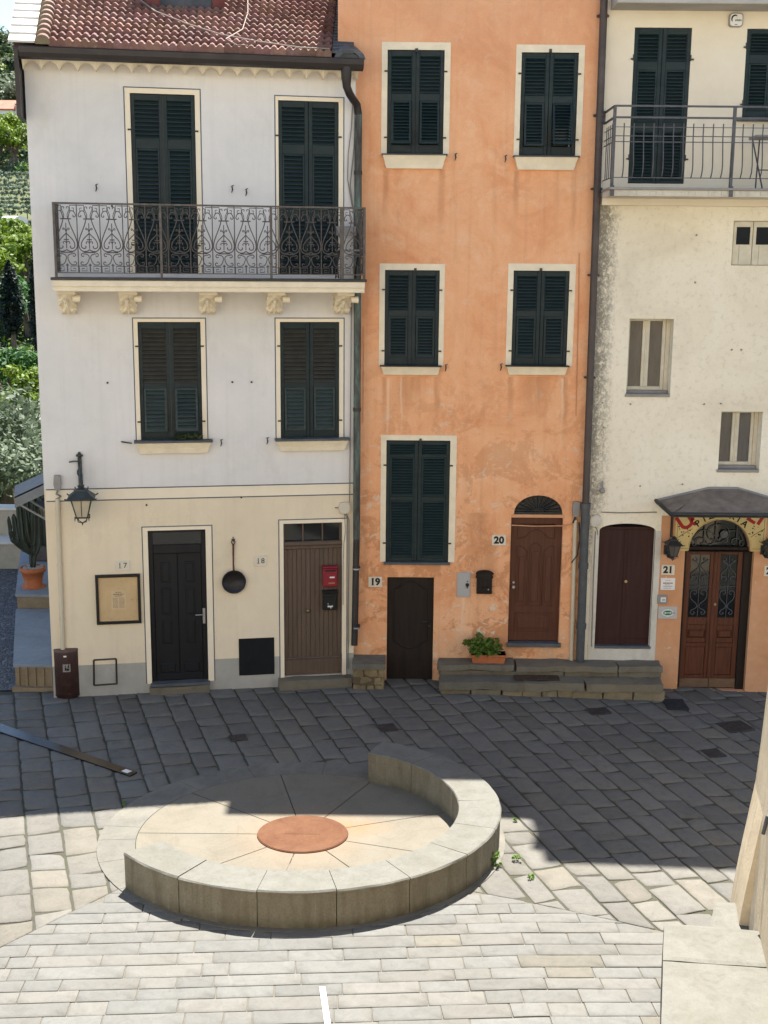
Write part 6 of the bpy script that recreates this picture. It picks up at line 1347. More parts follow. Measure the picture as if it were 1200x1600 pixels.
while v < 13.6:
    hgt = rn.choice((0.19, 0.205, 0.22)); u = -9.0+rn.random()
    while u < 8:
        ln = rn.choice((0.27, 0.36, 0.48, 0.56, 0.66, 0.76, 0.86)); a, b = u, u+ln; u += ln
        P = lambda s_, t_: (s_*ux_-t_*uy_, s_*uy_+t_*ux_)
        sk = rn.uniform(-0.03, 0.03)
        poly = [P(a, v), P(b, v), P(b+sk*0, v+hgt), P(a, v+hgt)]
        k = rn.uniform(0.90, 1.08); hue = rn.uniform(-0.012, 0.02); tint = (k*(1+hue), k, k*(1-hue))
        if rn.random() < 0.05: tint = (k*1.02, k*0.97, k*0.88)
        pc = [poly]
        q = clip(clip(poly, *hA), *hB) if len(clip(poly, *hA)) > 2 else []
        if len(q) > 2: slab(m, inset(q, rn.uniform(0.0025, 0.0045)), 0.014, rn, 0.0016, tint, 0.004, 0.002)
    v += hgt
struct(m.build('front_paving', MAT['setts']))
m = MB(); a = clip(clip([(-9, 4.5), (8, 4.5), (8, 13.6), (-9, 13.6)], *hA), *hB); [m.face([(p[0], p[1], gz(*p)+0.004) for p in clip(a, sg, 0, -sg*1.5)]) for sg in (1, -1)]; struct(m.build('front_bed', MAT['joint2']))
# circular paving
m = MB(); E_ = lambda r, t_: (r*cos(t_), r*sin(t_)*YS)
m.face([(*E_(2.496, 2*pi*k/72), 0.012) for k in range(72)], 2)
sp = sorted(radians(x) for x in (180, 140, 102, 65, 22, -19, -57, -97, -137))
def sector(r0, r1, a0, a1, z0, z1, mm, g=0.006):
    n = max(3, int((a1-a0)/0.06)); A0, A1_ = a0+g/r1, a1-g/r1; b0, b1 = a0+g/r0, a1-g/r0
    o_ = [E_(r1, A0+(A1_-A0)*i/n) for i in range(n+1)]; i_ = [E_(r0, b0+(b1-b0)*i/n) for i in range(n+1)]
    for i in range(n): m.face([(*i_[i], z1), (*o_[i], z1), (*o_[i+1], z1), (*i_[i+1], z1)], mm); m.face([(*o_[i], z0), (*o_[i+1], z0), (*o_[i+1], z1), (*o_[i], z1)], mm)
for i in range(len(sp)):
    a0 = sp[i]; a1 = sp[(i+1) % len(sp)]+(2*pi if i == len(sp)-1 else 0); sector(0.565, 2.03, a0, a1, 0.005, 0.022, 0)
rj = [radians(x) for x in (-175, -160, -142, -115, -85, -50, -15, 25, 60, 86, 112, 136, 157, 175)]
for i in range(len(rj)):
    a0 = rj[i]; a1 = rj[(i+1) % len(rj)]+(2*pi if i == len(rj)-1 else 0); sector(2.040, 2.495, a0, a1, 0.005, 0.020, 1, 0.003)
o = m.build('circular_paving', [MAT['plaza'], MAT['ring'], MAT['joint']], None, Frame(PC[0], PC[1], 0), (0, 0, 0)); struct(o)
FP = Frame(PC[0], PC[1], 0)
m = MB(); n = 64
def rdisc(r, z0, z1, mm=0): m.prism_z([(r*cos(2*pi*k/n), r*sin(2*pi*k/n)*YS) for k in range(n)], z0, z1, mm)
rdisc(0.560, 0.020, 0.034); rdisc(0.548, 0.034, 0.040)
o = m.build('iron_disc', MAT['rustplate'], None, FP, (0, 0, 0.02)); tag(o, 'rust red iron disc set in the middle of the circular paving', 'disc')
m = MB(); rn = random.Random(4); x = -0.22
while x < 0.2: w_ = rn.uniform(0.015, 0.04); m.box(x, x+w_, -0.03, 0.03, 0.040, 0.0435); x += w_+0.012
m.build('lettering', MAT['rustplate'], o)
# the curved bench
BH = 0.43; ri, ro = 1.915, 2.435
cuts = [-142, -120, -98, -78, -58, -37, -18, 3, 25, 45, 66]
BE = thing('stone_bench', 'curved pale stone bench of jointed blocks around the circular paving', 'bench', FP, (0, -2.2*YS, 0.02))
for i in range(10):
    m = MB(); a0, a1 = radians(cuts[i]), radians(cuts[i+1]); g = 0.005/ro; n = 18; rn = random.Random(i)
    dz = rn.uniform(-0.003, 0.003); c_ = 0.016
    prof = [(ri+0.01, 0.0), (ri+0.01, BH-0.03), (ri, BH-0.026), (ri, BH-c_), (ri+c_*0.6, BH), (ro-c_, BH), (ro, BH-c_), (ro, BH-0.035), (ro-0.012, BH-0.04), (ro-0.012, 0.0)]
    prev = None; rows = []
    for k in range(n+1):
        e = a0+g+(a1-a0-2*g)*k/n; s_ = 0.0
        jt = lambda q, a: a*noise.noise(Vector((e*9+i*3, q*7.3, i)))
        rows.append([(*E_(r+jt(j_, 0.007), e), 0.018+z+(dz if z > 0 else 0)+(jt(j_+20, 0.006) if z > 0 else 0)) for j_, (r, z) in enumerate(prof)])
    for k in range(n):
        for j in range(len(prof)-1): m.face([rows[k][j], rows[k+1][j], rows[k+1][j+1], rows[k][j+1]], 1 if j in (3, 4, 5) else 0)
    m.face(rows[0], 0); m.face(rows[-1][::-1], 0)
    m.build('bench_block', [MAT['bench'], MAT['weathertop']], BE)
# strips and covers let into the paving
g4 = [ground(0, 1131, .02), ground(214.5, 1207, .02), ground(203, 1213, .02), ground(0, 1144, .02)]
ex = [g4[0]+(g4[0]-g4[1])*0.5, g4[1], g4[2], g4[3]+(g4[3]-g4[2])*0.5]
m = MB(); m.mesh([(p.x, p.y, 0.004) for p in ex]+[(p.x, p.y, 0.030) for p in ex], [(4,5,6,7),(0,1,5,4),(1,2,6,5),(2,3,7,6),(3,0,4,7)])
t = NT('dark_metal_strip'); mt = t.out(t.ramp(t.noise(3, 5), [(0.3, (0.035, 0.032, 0.03)), (0.7, (0.075, 0.07, 0.068))]), 0.25, 0.6, 0.75)
o = m.build('metal_strip', mt, None, G, (g4[1].x, g4[1].y, 0.004)); tag(o, 'long dark metal strip let diagonally into the paving at the left', 'metal strip')
d = (g4[0]-g4[1]).normalized(); pp = d.cross(Vector((0, 0, 1))); c = (g4[1]+g4[2])/2+d*0.14; m = MB()
m.mesh([(c+d*a*0.06+pp*b*0.045).to_tuple()[:2]+(0.0325,) for a, b in ((-1, -1), (1, -1), (1, 1), (-1, 1))], [(0, 1, 2, 3)]); m.build('square_plate', MAT['white'], o)
m = MB(); a, b = ground(503.5, 1542, .02), ground(512, 1600, .02); dr_ = (b-a); e2 = a+dr_*9; w_ = 0.028
m.mesh([(a.x-w_, a.y, 0.008), (a.x+w_, a.y, 0.008), (e2.x+w_, e2.y, 0.008), (e2.x-w_, e2.y, 0.008), (a.x-w_, a.y, 0.023), (a.x+w_, a.y, 0.023), (e2.x+w_, e2.y, 0.023), (e2.x-w_, e2.y, 0.023)], [(4,5,6,7),(0,1,5,4),(1,2,6,5),(3,0,4,7)])
o = m.build('inlaid_strip', simple('bright_metal_strip', (0.62, 0.62, 0.62), 0.5, 0.05, 4.0), None, G, (a.x, a.y, 0.008)); tag(o, 'thin bright white strip let into the pale front paving', 'inlaid strip')
def drain(px, py, w_, d_, label, rot=0.0, slots=True):
    p = ground(px, py, 0.02); z = gz(p.x, p.y)+0.022; m = MB()
    m.box(-w_/2, w_/2, -d_/2, d_/2, -0.02, 0.004)
    f = 0.02; m.box(-w_/2, w_/2, -d_/2, -d_/2+f, 0.004, 0.010); m.box(-w_/2, w_/2, d_/2-f, d_/2, 0.004, 0.010); m.box(-w_/2, -w_/2+f, -d_/2+f, d_/2-f, 0.004, 0.010); m.box(w_/2-f, w_/2, -d_/2+f, d_/2-f, 0.004, 0.010)
    n = int((w_-2*f)/0.035)
    for k in range(n): x = -w_/2+f+(k+0.25)*(w_-2*f)/n; m.box(x, x+0.016, -d_/2+f, d_/2-f, 0.004, 0.009)
    fr_ = Frame(p.x, p.y, rot); o = m.build('drain_cover', MAT['covermetal'], None, fr_, (0, 0, 0)); o.location.z = z; tag(o, label, 'drain cover', 'iron drain covers'); return o
drain(605, 1137, 0.27, 0.27, 'small dark drain cover in the shade behind the bench end', 18); drain(372, 1153, 0.25, 0.22, 'dark drain cover in front of the framed pan and black hatch', 18)
drain(1115, 1167, 0.27, 0.28, 'dark square drain cover on the right of the shaded paving', 18); drain(1150, 1124, 0.44, 0.40, 'large dark cover in front of the restaurant door', 18); drain(935, 1106, 0.34, 0.26, 'dark cover just in front of the long stone steps', 18)
p = ground(1055, 1092, 0.0); z = gz(p.x, p.y); m = MB(); m.rough(-0.19, 0.17, -0.30, 0.18, 0.0, 0.024, 0.05, 0.006, 3); o = m.build('doormat', simple('dark_mat', (0.035, 0.036, 0.04), 0.95, 0.4, 20.0, 0.1, 0, 0.5), None, Frame(p.x, p.y, 0), (0, 0, 0)); o.location.z = z+0.014; tag(o, 'dark doormat on the paving left of the restaurant door', 'doormat')
# ------------------------------------------------------------------ STEPS AND LEDGES
SB = thing('stone_steps', 'long worn stone steps below the brown and maroon doors', 'steps', OR, (OR.u(690, 1085, .7), -0.70, 0))
dl, du = 0.70, 0.38
zu = OR.z(860, 1040, du); zl = OR.z(860, 1066, dl); lu0 = OR.u(686, 1080, dl); lu1 = OR.u(1040, 1085, dl); uu0 = OR.u(684, 1045, du); uu1 = OR.u(1037, 1045, du)
rn = random.Random(21)
def course_(name, x0, x1, y0, y1, z0, z1, lens, mat, amp=0.018, res=0.07, drop=0.0, stagger=0.012):
    m = MB(); x = x0; k = 0
    while x < x1-0.02:
        ln = min(rn.choice(lens), x1-x); ln = x1-x if x1-x-ln < 0.12 else ln; kk = rn.uniform(0.9, 1.1); w_ = rn.uniform(-0.04, 0.04)
        zz = z1-rn.uniform(0, stagger)-drop*(x-x0)/(x1-x0)
        m.rough(x+0.0015, x+ln-0.0015, y0+rn.uniform(-stagger, stagger), y1, z0-drop*(x-x0)/(x1-x0), zz, res, amp, rn.uniform(0, 50), 0, (kk*(1+w_), kk, kk*(1-w_))); x += ln
    return m.build(name, mat, SB)
hzu = zu-zl
course_('upper_tread', uu0, uu1, -du-0.02, 0.02, zl+hzu*0.42, zu, (1.3, 1.7, 0.95), MAT['oldstep'], 0.035)
course_('upper_riser', uu0+0.03, uu1, -du+0.02, 0.0, zl-0.03, zl+hzu*0.43, (0.9, 0.55, 1.2), MAT['oldstep'], 0.035)
course_('lower_tread', lu0, lu1-0.02, -dl-0.02, -du+0.04, zl*0.40, zl, (1.4, 1.9, 1.0), MAT['oldstep'], 0.035, 0.07, 0.02)
course_('lower_riser', lu0+0.03, lu1, -dl+0.03, -du, -0.18, zl*0.42, (0.18, 0.25, 0.34, 0.5), MAT['rubble'], 0.03, 0.05)
mm_ = OR.rect(801, 873, 1062, 1072, 0.5); m = MB(); m.box(OR.u(803, 1066, .5), OR.u(873, 1066, .5), -0.62, -0.40, zl+0.004, zl+0.016)
for k in range(10): m.box(OR.u(803, 1066, .5)+0.01, OR.u(873, 1066, .5)-0.01, -0.61+k*0.021, -0.60+k*0.021, zl+0.016, zl+0.022)
o = m.build('metal_mat', simple('rusty_mat', (0.065, 0.045, 0.035), 0.9, 0.4, 18.0, 0.2, 0, 0.5), None, OR, (OR.u(838, 1066, .5), -0.5, zl)); tag(o, 'brown ribbed mat lying on the lower stone step', 'doormat')
la0, la1 = OR.u(549, 1040, .5), OR.u(603, 1040, .5); lz = OR.z(576, 1036, .45)
SL_ = thing('stone_ledge', 'short stone ledge with slate top between the downpipe and the low dark door', 'ledge', OR, ((la0+la1)/2, -0.4, 0))
m = MB(); m.rough(la0, la1, -0.52, 0.02, lz-0.10, lz, 0.07, 0.010, 2, 0, (0.95, 1.0, 1.06)); m.build('top_slab', MAT['oldstep'], SL_)
m = MB(); rn = random.Random(8)
for r_ in range(3):
    x = la0+0.02; z0 = -0.05+r_*(lz-0.05)/3.0
    while x < la1-0.03:
        w_ = min(rn.choice((0.12, 0.18, 0.24)), la1-0.02-x); k = rn.uniform(0.75, 1.25); m.rough(x+0.004, x+w_-0.004, -0.48+rn.uniform(-0.02, 0.03), 0.0, z0+0.004, z0+(lz-0.05)/3.0-0.004, 0.045, 0.03, rn.random()*40, 0, (k*1.1, k, k*0.85)); x += w_
m.box(la0+0.03, la1-0.03, -0.45, 0, -0.05, lz-0.1, 0, (0.6, 0.55, 0.5)); m.build('rubble_base', MAT['rubble'], SL_)
# ------------------------------------------------------------------ PLANT TROUGH, LITTER BIN, SILL PLANT
def leaves(m, c, rad, n, size, rn, flat=0.5, m_i=0, up=0.3):
    """scatter of small leaf faces through an ellipsoid"""
    for _ in range(n):
        while True:
            p = Vector((rn.uniform(-1, 1), rn.uniform(-1, 1), rn.uniform(-1, 1)))
            if 0.12 < p.length < 1.0: break
        p = p*(0.55+0.45*rn.random())/max(0.55, 1) ; q = Vector((c[0]+p.x*rad[0], c[1]+p.y*rad[1], c[2]+p.z*rad[2]))
        nrm = (p.normalized()*0.7+Vector((rn.gauss(0, .5), rn.gauss(0, .5), rn.gauss(0, .5)+up))).normalized()
        a = nrm.orthogonal().normalized(); b = nrm.cross(a); ro_ = rn.random()*6.28; a, b = a*cos(ro_)+b*sin(ro_), b*cos(ro_)-a*sin(ro_)
        s = size*rn.uniform(0.6, 1.3); w2 = s*rn.uniform(0.4, 0.62)
        m.face([q-a*s, q+b*w2-a*s*0.1, q+a*s, q-b*w2-a*s*0.1], m_i)
tr0, tr1 = OR.u(736, 1030, .2), OR.u(789, 1030, .2); zt0 = zu
TP = thing('plant_trough', 'terracotta trough of green geranium leaves on the stone steps', 'planter', OR, ((tr0+tr1)/2, -0.2, zt0))
m = MB(); h_ = OR.z(760, 1024, .28)-OR.z(760, 1037.5, .28); h_ = max(0.13, h_)
m.mesh([(tr0+0.02, -0.30, zt0), (tr1-0.02, -0.30, zt0), (tr1-0.02, -0.12, zt0), (tr0+0.02, -0.12, zt0), (tr0, -0.32, zt0+h_), (tr1, -0.32, zt0+h_), (tr1, -0.10, zt0+h_), (tr0, -0.10, zt0+h_)], [(0,1,5,4),(1,2,6,5),(2,3,7,6),(3,0,4,7),(4,5,6,7)])
m.bbox(tr0-0.012, tr1+0.012, -0.335, -0.085, zt0+h_-0.03, zt0+h_, 0.006); m.build('trough', MAT['terracotta'], TP)
m = MB(); rn = random.Random(14); tc_ = (OR.u(757, 1012, .2), -0.22, zt0+h_+0.10)
for k in range(60):
    c = (tc_[0]+rn.gauss(-0.03, 0.16), tc_[1]+rn.gauss(-0.02, 0.07), tc_[2]+rn.gauss(0.0, 0.06)+0.04*cos((rn.random()-0.5)*3)); leaves(m, c, (0.085, 0.07, 0.065), 26, 0.034, rn, m_i=0, up=0.6)
leaves(m, (tc_[0]+0.10, tc_[1], tc_[2]+0.13), (0.07, 0.06, 0.06), 50, 0.03, rn)
m.build('foliage', MAT['gerleaf'], TP)
ps = L.uv(292, 684, .12); m = MB(); rn = random.Random(15)
for k in range(12): leaves(m, (ps[0]-0.17+0.034*k+rn.gauss(0, .01), -0.12+rn.gauss(0, .02), ps[1]+0.02+rn.gauss(0, .012)), (0.045, 0.045, 0.04), 22, 0.024, rn, up=0.4)
o = m.build('sill_plant', MAT['ivy'], None, L, (ps[0], -0.1, ps[1]-0.04)); tag(o, 'small green plant on the window sill under a raised shutter flap', 'plant')
gb = ground(107, 1086, 0.0); BNH = 0.83; FB = Frame(gb.x+0.0, gb.y, 8)
BN = thing('litter_bin', 'round dark brown metal litter bin at the left corner of the house', 'litter bin', FB, (0, 0, 0.012)); rb = 0.228
m = MB(); m.lathe([(rb*0.93, 0.0), (rb*0.93, 0.03), (rb, 0.035), (rb, BNH-0.03), (rb*0.985, BNH-0.01)], 0, 0, 36)
for k in range(5): m.lathe([(rb, 0.1+k*0.15), (rb+0.0015, 0.103+k*0.15), (rb, 0.106+k*0.15)], 0, 0, 36)
m.build('body', MAT['binmetal'], BN)
m = MB(); m.lathe([(rb*1.01, BNH-0.04), (rb*1.015, BNH-0.005), (rb*0.98, BNH+0.005), (rb*0.55, BNH+0.012), (rb*0.52, BNH+0.006), (rb*0.50, BNH-0.05)], 0, 0, 36); m.lathe([(rb*0.50, BNH-0.05), (0.0, BNH-0.06)], 0, 0, 36, 1); m.build('lid', [simple('bin_lid_metal', (0.11, 0.07, 0.06), 0.5, 0.3, 9.0, 0.4, 0.2), MAT['black']], BN)  # lid colour lightened to carry the highlight on the bin top
m = MB()
def onbin(a, z, r=rb+0.003): return (r*sin(a), -r*cos(a), z)
for k in range(4): m.face([onbin(-0.26+k*0.13+0.08, BNH-0.36), onbin(-0.13+k*0.13+0.08, BNH-0.36), onbin(-0.13+k*0.13+0.08, BNH-0.23), onbin(-0.26+k*0.13+0.08, BNH-0.23)])
for a, z, w_, h2 in ((0.0, BNH-0.31, 0.05, 0.05), (0.0, BNH-0.265, 0.03, 0.03), (0.16, BNH-0.32, 0.10, 0.04), (0.2, BNH-0.275, 0.05, 0.03), (0.22, BNH-0.25, 0.03, 0.03)):
    m.face([onbin(a-w_, z-h2/2, rb+0.005), onbin(a+w_, z-h2/2, rb+0.005), onbin(a+w_, z+h2/2, rb+0.005), onbin(a-w_, z+h2/2, rb+0.005)], 1)
m.build('sticker', [MAT['greybox'], MAT['black']], BN)
m = MB(); m.face([onbin(-0.10, BNH-0.11, rb+0.004), onbin(0.10, BNH-0.11, rb+0.004), onbin(0.10, BNH-0.085, rb+0.004), onbin(-0.10, BNH-0.085, rb+0.004)]); m.build('name_strip', MAT['white'], BN)
# weeds in the joints
def weed(px, py, r, n, label, h=0.05):
    p = ground(px, py, 0.02); m = MB(); rn = random.Random(int(px)); zz = gz(p.x, p.y)+0.012
    for k in range(n): leaves(m, (rn.gauss(0, r), rn.gauss(0, r*0.7), h*rn.random()+0.01), (0.03, 0.03, 0.03), 12, 0.018, rn, up=0.5)
    o = m.build('weed', MAT['weed'], None, Frame(p.x, p.y, 0), (0, 0, 0)); o.location.z = zz; tag(o, label, 'weed')
weed(773, 1352, 0.035, 12, 'green weed growing at the foot of the curved bench', 0.16); weed(808, 1346, 0.045, 5, 'low green weed in a sunny paving joint right of the bench'); weed(801, 1282, 0.03, 2, 'small weed at the shadow edge right of the bench', 0.03); weed(834, 1370, 0.05, 4, 'tiny weed in a joint of the sunlit slabs', 0.03); weed(194, 1256, 0.03, 3, 'tiny yellow green weed at the shadow edge left of the circle', 0.03); weed(1155, 1448, 0.03, 5, 'tuft of weed at the foot of the beige wall', 0.10)
# ------------------------------------------------------------------ THE WALL AND STONE BLOCKS AT THE RIGHT
wdv = (Vector((3.42, 9.6, 0))-Vector((3.97, 12.5, 0))).normalized(); ang = degrees_ = math.degrees(atan2(wdv.y, wdv.x))
FW = Frame(3.97, 12.5, ang)                                      # u runs along the wall towards the viewer, y points away from the square
s_ = 1 if FW.W.x > 0 else -1
BWALL = thing('battered_wall', 'beige plastered leaning wall at the right picture edge', 'wall', FW, (0, 0, -0.1))
bt = 0.052
m = MB(); HH = 8.0; nz_ = 16; nu_ = 20; UL = 11.0
def wp(u, z, o=0.0):
    q = Vector((u*1.3, z*1.3, 5)); return (u+0.012*noise.noise(q*1.7), s_*(bt*z-o+0.012*noise.noise(q)), z)
for i in range(nu_):
    for j in range(nz_): u0, u1, z0, z1 = UL*i/nu_, UL*(i+1)/nu_, -0.1+HH*j/nz_, -0.1+HH*(j+1)/nz_; m.face([wp(u0, z0, -0.05), wp(u1, z0, -0.05), wp(u1, z1, -0.05), wp(u0, z1, -0.05)], 0, True)
for j in range(nz_): z0, z1 = -0.1+HH*j/nz_, -0.1+HH*(j+1)/nz_; a, b = wp(0, z0, -0.05), wp(0, z1, -0.05); m.face([a, b, (b[0]+0.03, s_*4, z1), (a[0]+0.03, s_*4, z0)], 0)
m.face([wp(0, HH-0.1, -0.05), wp(UL, HH-0.1, -0.05), (UL, s_*4, HH-0.1), (0, s_*4, HH-0.1)])
m.build('wall_face', MAT['beige'], BWALL)
m = MB(); n = 14; UB = 0.80                                      # low buttress at the corner, thinning upwards
for j in range(n):
    z0, z1 = -0.05+1.5*j/n, -0.05+1.5*(j+1)/n; o0, o1 = 0.05-0.105*(j/n)**1.3, 0.05-0.105*((j+1)/n)**1.3
    for k in range(4):
        ua, ub = -0.015+UB*k/4, -0.015+UB*(k+1)/4; m.face([wp(ua, z0, o0), wp(ub, z0, o0), wp(ub, z1, o1), wp(ua, z1, o1)], 0, True)
    for ue in (-0.015, UB-0.015):
        a, b = wp(ue, z0, o0), wp(ue, z1, o1); m.face([a, b, (b[0], wp(ue, z1, -0.2)[1], b[2]), (a[0], wp(ue, z0, -0.2)[1], a[2])], 0)
m.build('buttress', MAT['beige'], BWALL)
m = MB(); a = wp(1.15, 1.35, -0.05); m.tube([(a[0], a[1], a[2]+0.2), (a[0], a[1]-s_*0.03, a[2])], 0.02, 6); m.build('wall_bracket', MAT['blueiron'], BWALL)
def block(pts, z0, z1, label, seed, tint=None):
    m = MB(); n = 14
    P = [Vector((*p, 0)) for p in pts]
    def at(s, t): return (P[0]*(1-s)+P[1]*s)*(1-t)+(P[3]*(1-s)+P[2]*s)*t
    def top(s, t):
        p = at(s, t); q = Vector((p.x*3, p.y*3, seed)); e = 0.012 if (s in (0, 1) or t in (0, 1)) else 0.0
        return (p.x+0.006*noise.noise(q*2), p.y+0.006*noise.noise(q*2+Vector((9, 0, 0))), z1+0.010*noise.noise(q)-e)
    for i in range(n):
        for j in range(n): m.face([top(i/n, j/n), top((i+1)/n, j/n), top((i+1)/n, (j+1)/n), top(i/n, (j+1)/n)], 0, True)
    for i in range(n):
        for t_ in (0, 1): a, b = top(i/n, t_), top((i+1)/n, t_); m.face([a, b, (b[0], b[1], z0), (a[0], a[1], z0)], 0)
        for s in (0, 1): a, b = top(s, i/n), top(s, (i+1)/n); m.face([a, b, (b[0], b[1], z0), (a[0], a[1], z0)], 0)
    o = m.build('stone_block', MAT['weathertop'], None, G, (P[0].x, P[0].y, z0)); tag(o, label, 'stone block'); return o
zb1 = 0.45
block([(2.86, 11.21), (3.98, 11.06), (3.84, 10.42), (2.702, 10.545)], 0.0, zb1, 'sunlit pale stone block against the beige wall, the far one of the two large blocks', 1)
block([(2.698, 10.525), (3.835, 10.40), (3.2, 7.4), (1.95, 7.4)], 0.0, zb1+0.004, 'large sunlit pale stone block in the bottom right corner', 2)
block([(3.66, 12.22), (4.0, 12.20), (3.9, 11.13), (3.28, 11.21)], -0.1, 0.13, 'low pale stone block behind the large blocks beside the wall', 3)
m = MB(); p = ground(1152, 1392, 0.0); m.tube([(p.x, p.y, -0.1), (p.x+0.005, p.y, 0.24), (p.x+0.012, p.y, 0.28)], [0.04, 0.036, 0.02], 8); o = m.build('corner_post', MAT['white'], None, G, (p.x, p.y, -0.1)); tag(o, 'small white guard post at the foot of the beige wall corner', 'post')
# unseen house added behind the viewpoint so its sunlit front lights the shaded houses
FN = Frame(4.2, -0.7, 180); NH = thing('townhouse', 'unseen tall pale house added behind the viewpoint to light the shaded facades', 'house', FN, (0, 0, 0)); NT_ = 17.0
m = MB(); NW = [(1.6+k*4.2, 2.6+k*4.2, z, z+1.7, 0.2) for k in range(4) for z in (4.6, 8.4, 12.4)]
wall(m, -3, 20, -0.3, NT_, NW); m.face([(-3, 0, -0.3), (-3, 0, NT_), (-3, 8, NT_), (-3, 8, -0.3)]); m.face([(20, 0, -0.3), (20, 8, -0.3), (20, 8, NT_), (20, 0, NT_)]); m.face([(-3, 8, -0.3), (-3, 8, NT_), (20, 8, NT_), (20, 8, -0.3)])
m.build('wall', MAT['uppercream'], NH); m = MB(); m.prism_x([(-0.1, NT_), (-0.1, NT_+0.1), (4, NT_+1.5), (8.3, NT_+0.1), (8.3, NT_)], -3.2, 20.2); m.build('roof', MAT['tile'], NH)
for h_ in NW: w_ = shutters(NH, h_[:4], 'B', (0, 0))
# ------------------------------------------------------------------ THE LANE AT THE LEFT
m = MB(); pl = [(-16, 18.7), (-5.9, 19.05), (-5.35, 19.0), (-6.0, 22), (-7.2, 28.3), (-16, 28.3)]; m.face([(a, b, 0.022) for a, b in pl]); struct(m.build('cobbled_lane', MAT['cobble']))
def ledge(label, fl, fr, bl, br, z0, z1, ribs=False):
    o = thing('stone_ledge', label, 'ledge', G, (fl[0], fl[1], z0)); m = MB(); th_ = 0.05
    pf = [fl, fr, br, bl]
    m.prism_z([(fl[0]+0.02, fl[1]+0.03), (fr[0], fr[1]+0.03), br, (bl[0]+0.02, bl[1])], z0, z1-th_); 
    if ribs:
        for k in range(5): x = fl[0]+0.06+(fr[0]-fl[0]-0.1)*k/5.0; m.box(x, x+0.035, fl[1]+0.0, fl[1]+0.04, z0+0.06, z1-th_)
        m.rough(fl[0]-0.02, fr[0], fl[1]-0.08, fl[1]+0.06, -0.03, z0+0.075, 0.08, 0.015, 4)
    m.build('base', MAT['ledgeface'], o)
    m = MB(); m.prism_z(pf, z1-th_, z1); m.build('seat_slab', MAT['ledge'], o)
ledge('lower slate topped stone seat along the house side wall', (-6.08, 19.10), (-5.30, 19.10), (-7.02, 22.40), (-5.9, 22.40), 0.0, 0.45, True)
ledge('upper slate topped stone seat carrying the potted cactus', (-7.02, 22.42), (-5.9, 22.42), (-8.05, 26.3), (-6.4, 26.3), 0.0, 0.73)
def pot(m, x, y, z, r, h): m.lathe([(r*1.02, z), (r*1.05, z+0.02), (r*0.72, z+0.025), (r*0.70, z+0.03), (r*0.95, z+h*0.78), (r*1.07, z+h*0.78), (r*1.10, z+h), (r*0.98, z+h), (r*0.95, z+h*0.9), (0, z+h*0.88)], x, y, 28)
def rib_tube(m, pts, r, n=6):
    """fluted cactus arm with a rounded tip"""
    P = [Vector(p) for p in pts]; k = len(P); rings = []
    N = n*2
    for i in range(k):
        t_ = (P[min(k-1, i+1)]-P[max(0, i-1)]).normalized(); a = t_.cross(Vector((0.3, 1, 0))).normalized(); b = t_.cross(a)
        f = 1.0 if i < k-2 else (0.8 if i == k-2 else 0.25)
        if i == 0: f = 0.75
        rings.append([P[i]+a*(r*f*(1.0 if j % 2 else 0.62)*cos(2*pi*j/N))+b*(r*f*(1.0 if j % 2 else 0.62)*sin(2*pi*j/N)) for j in range(N)])
    m.mesh([p for q in rings for p in q], [(i*N+j, i*N+(j+1) % N, (i+1)*N+(j+1) % N, (i+1)*N+j) for i in range(k-1) for j in range(N)]); m.mesh(rings[-1], [tuple(range(N))])
cb = (-6.83, 22.98); cz0 = 0.73
CA = thing('potted_cactus', 'tall columnar cactus in a terracotta pot on the stone seat', 'cactus', G, (cb[0], cb[1], cz0))
m = MB(); pot(m, cb[0], cb[1], cz0, 0.225, 0.40); m.build('pot', MAT['terracotta'], CA)
m = MB(); rn = random.Random(6)
for k in range(60): a = rn.random()*6.28; r_ = 0.2*sqrt(rn.random()); s = rn.uniform(0.015, 0.035); m.rough(cb[0]+r_*cos(a)-s, cb[0]+r_*cos(a)+s, cb[1]+r_*sin(a)-s, cb[1]+r_*sin(a)+s, cz0+0.35, cz0+0.37+s, 0.02, 0.008, k)
m.build('pebbles', MAT['pebble'], CA)
m = MB(); X0, Y0 = cb; zs_ = cz0+0.36
rib_tube(m, [(X0, Y0, zs_), (X0+0.02, Y0, zs_+0.3), (X0+0.03, Y0, zs_+0.7), (X0+0.06, Y0, zs_+1.05), (X0+0.06, Y0, zs_+1.12)], 0.075)
for dx, z0, z1, ox, r_ in ((-0.24, 0.42, 1.10, -0.30, 0.058), (-0.15, 0.45, 1.50, -0.20, 0.068), (-0.33, 0.45, 0.82, -0.38, 0.05), (0.14, 0.35, 1.22, 0.17, 0.06), (-0.06, 0.6, 1.22, -0.08, 0.058), (0.07, 0.5, 1.35, 0.10, 0.062), (-0.36, 0.6, 1.05, -0.40, 0.042)):
    rib_tube(m, [(X0, Y0, zs_+z0-0.12), (X0+dx*0.55, Y0-0.03, zs_+z0-0.02), (X0+dx, Y0-0.05+dx*0.2, zs_+z0+0.16), (X0+(dx+ox)/2, Y0-0.05, zs_+(z0+z1)/2), (X0+ox, Y0-0.05, zs_+z1-0.07), (X0+ox, Y0-0.05, zs_+z1)], r_)
m.build('cactus_stems', MAT['cactus'], CA)
cb2 = (-7.25, 25.3); CB_ = thing('potted_cactus', 'second dark cactus in a square planter behind, half hidden by the house corner', 'cactus', G, (cb2[0], cb2[1], 0.73))
m = MB(); m.bbox(cb2[0]-0.20, cb2[0]+0.30, cb2[1]-0.25, cb2[1]+0.25, 0.73, 1.04, 0.02); m.build('pot', simple('brown_planter', (0.085, 0.07, 0.062), 0.8, 0.3, 6.0), CB_)
m = MB()
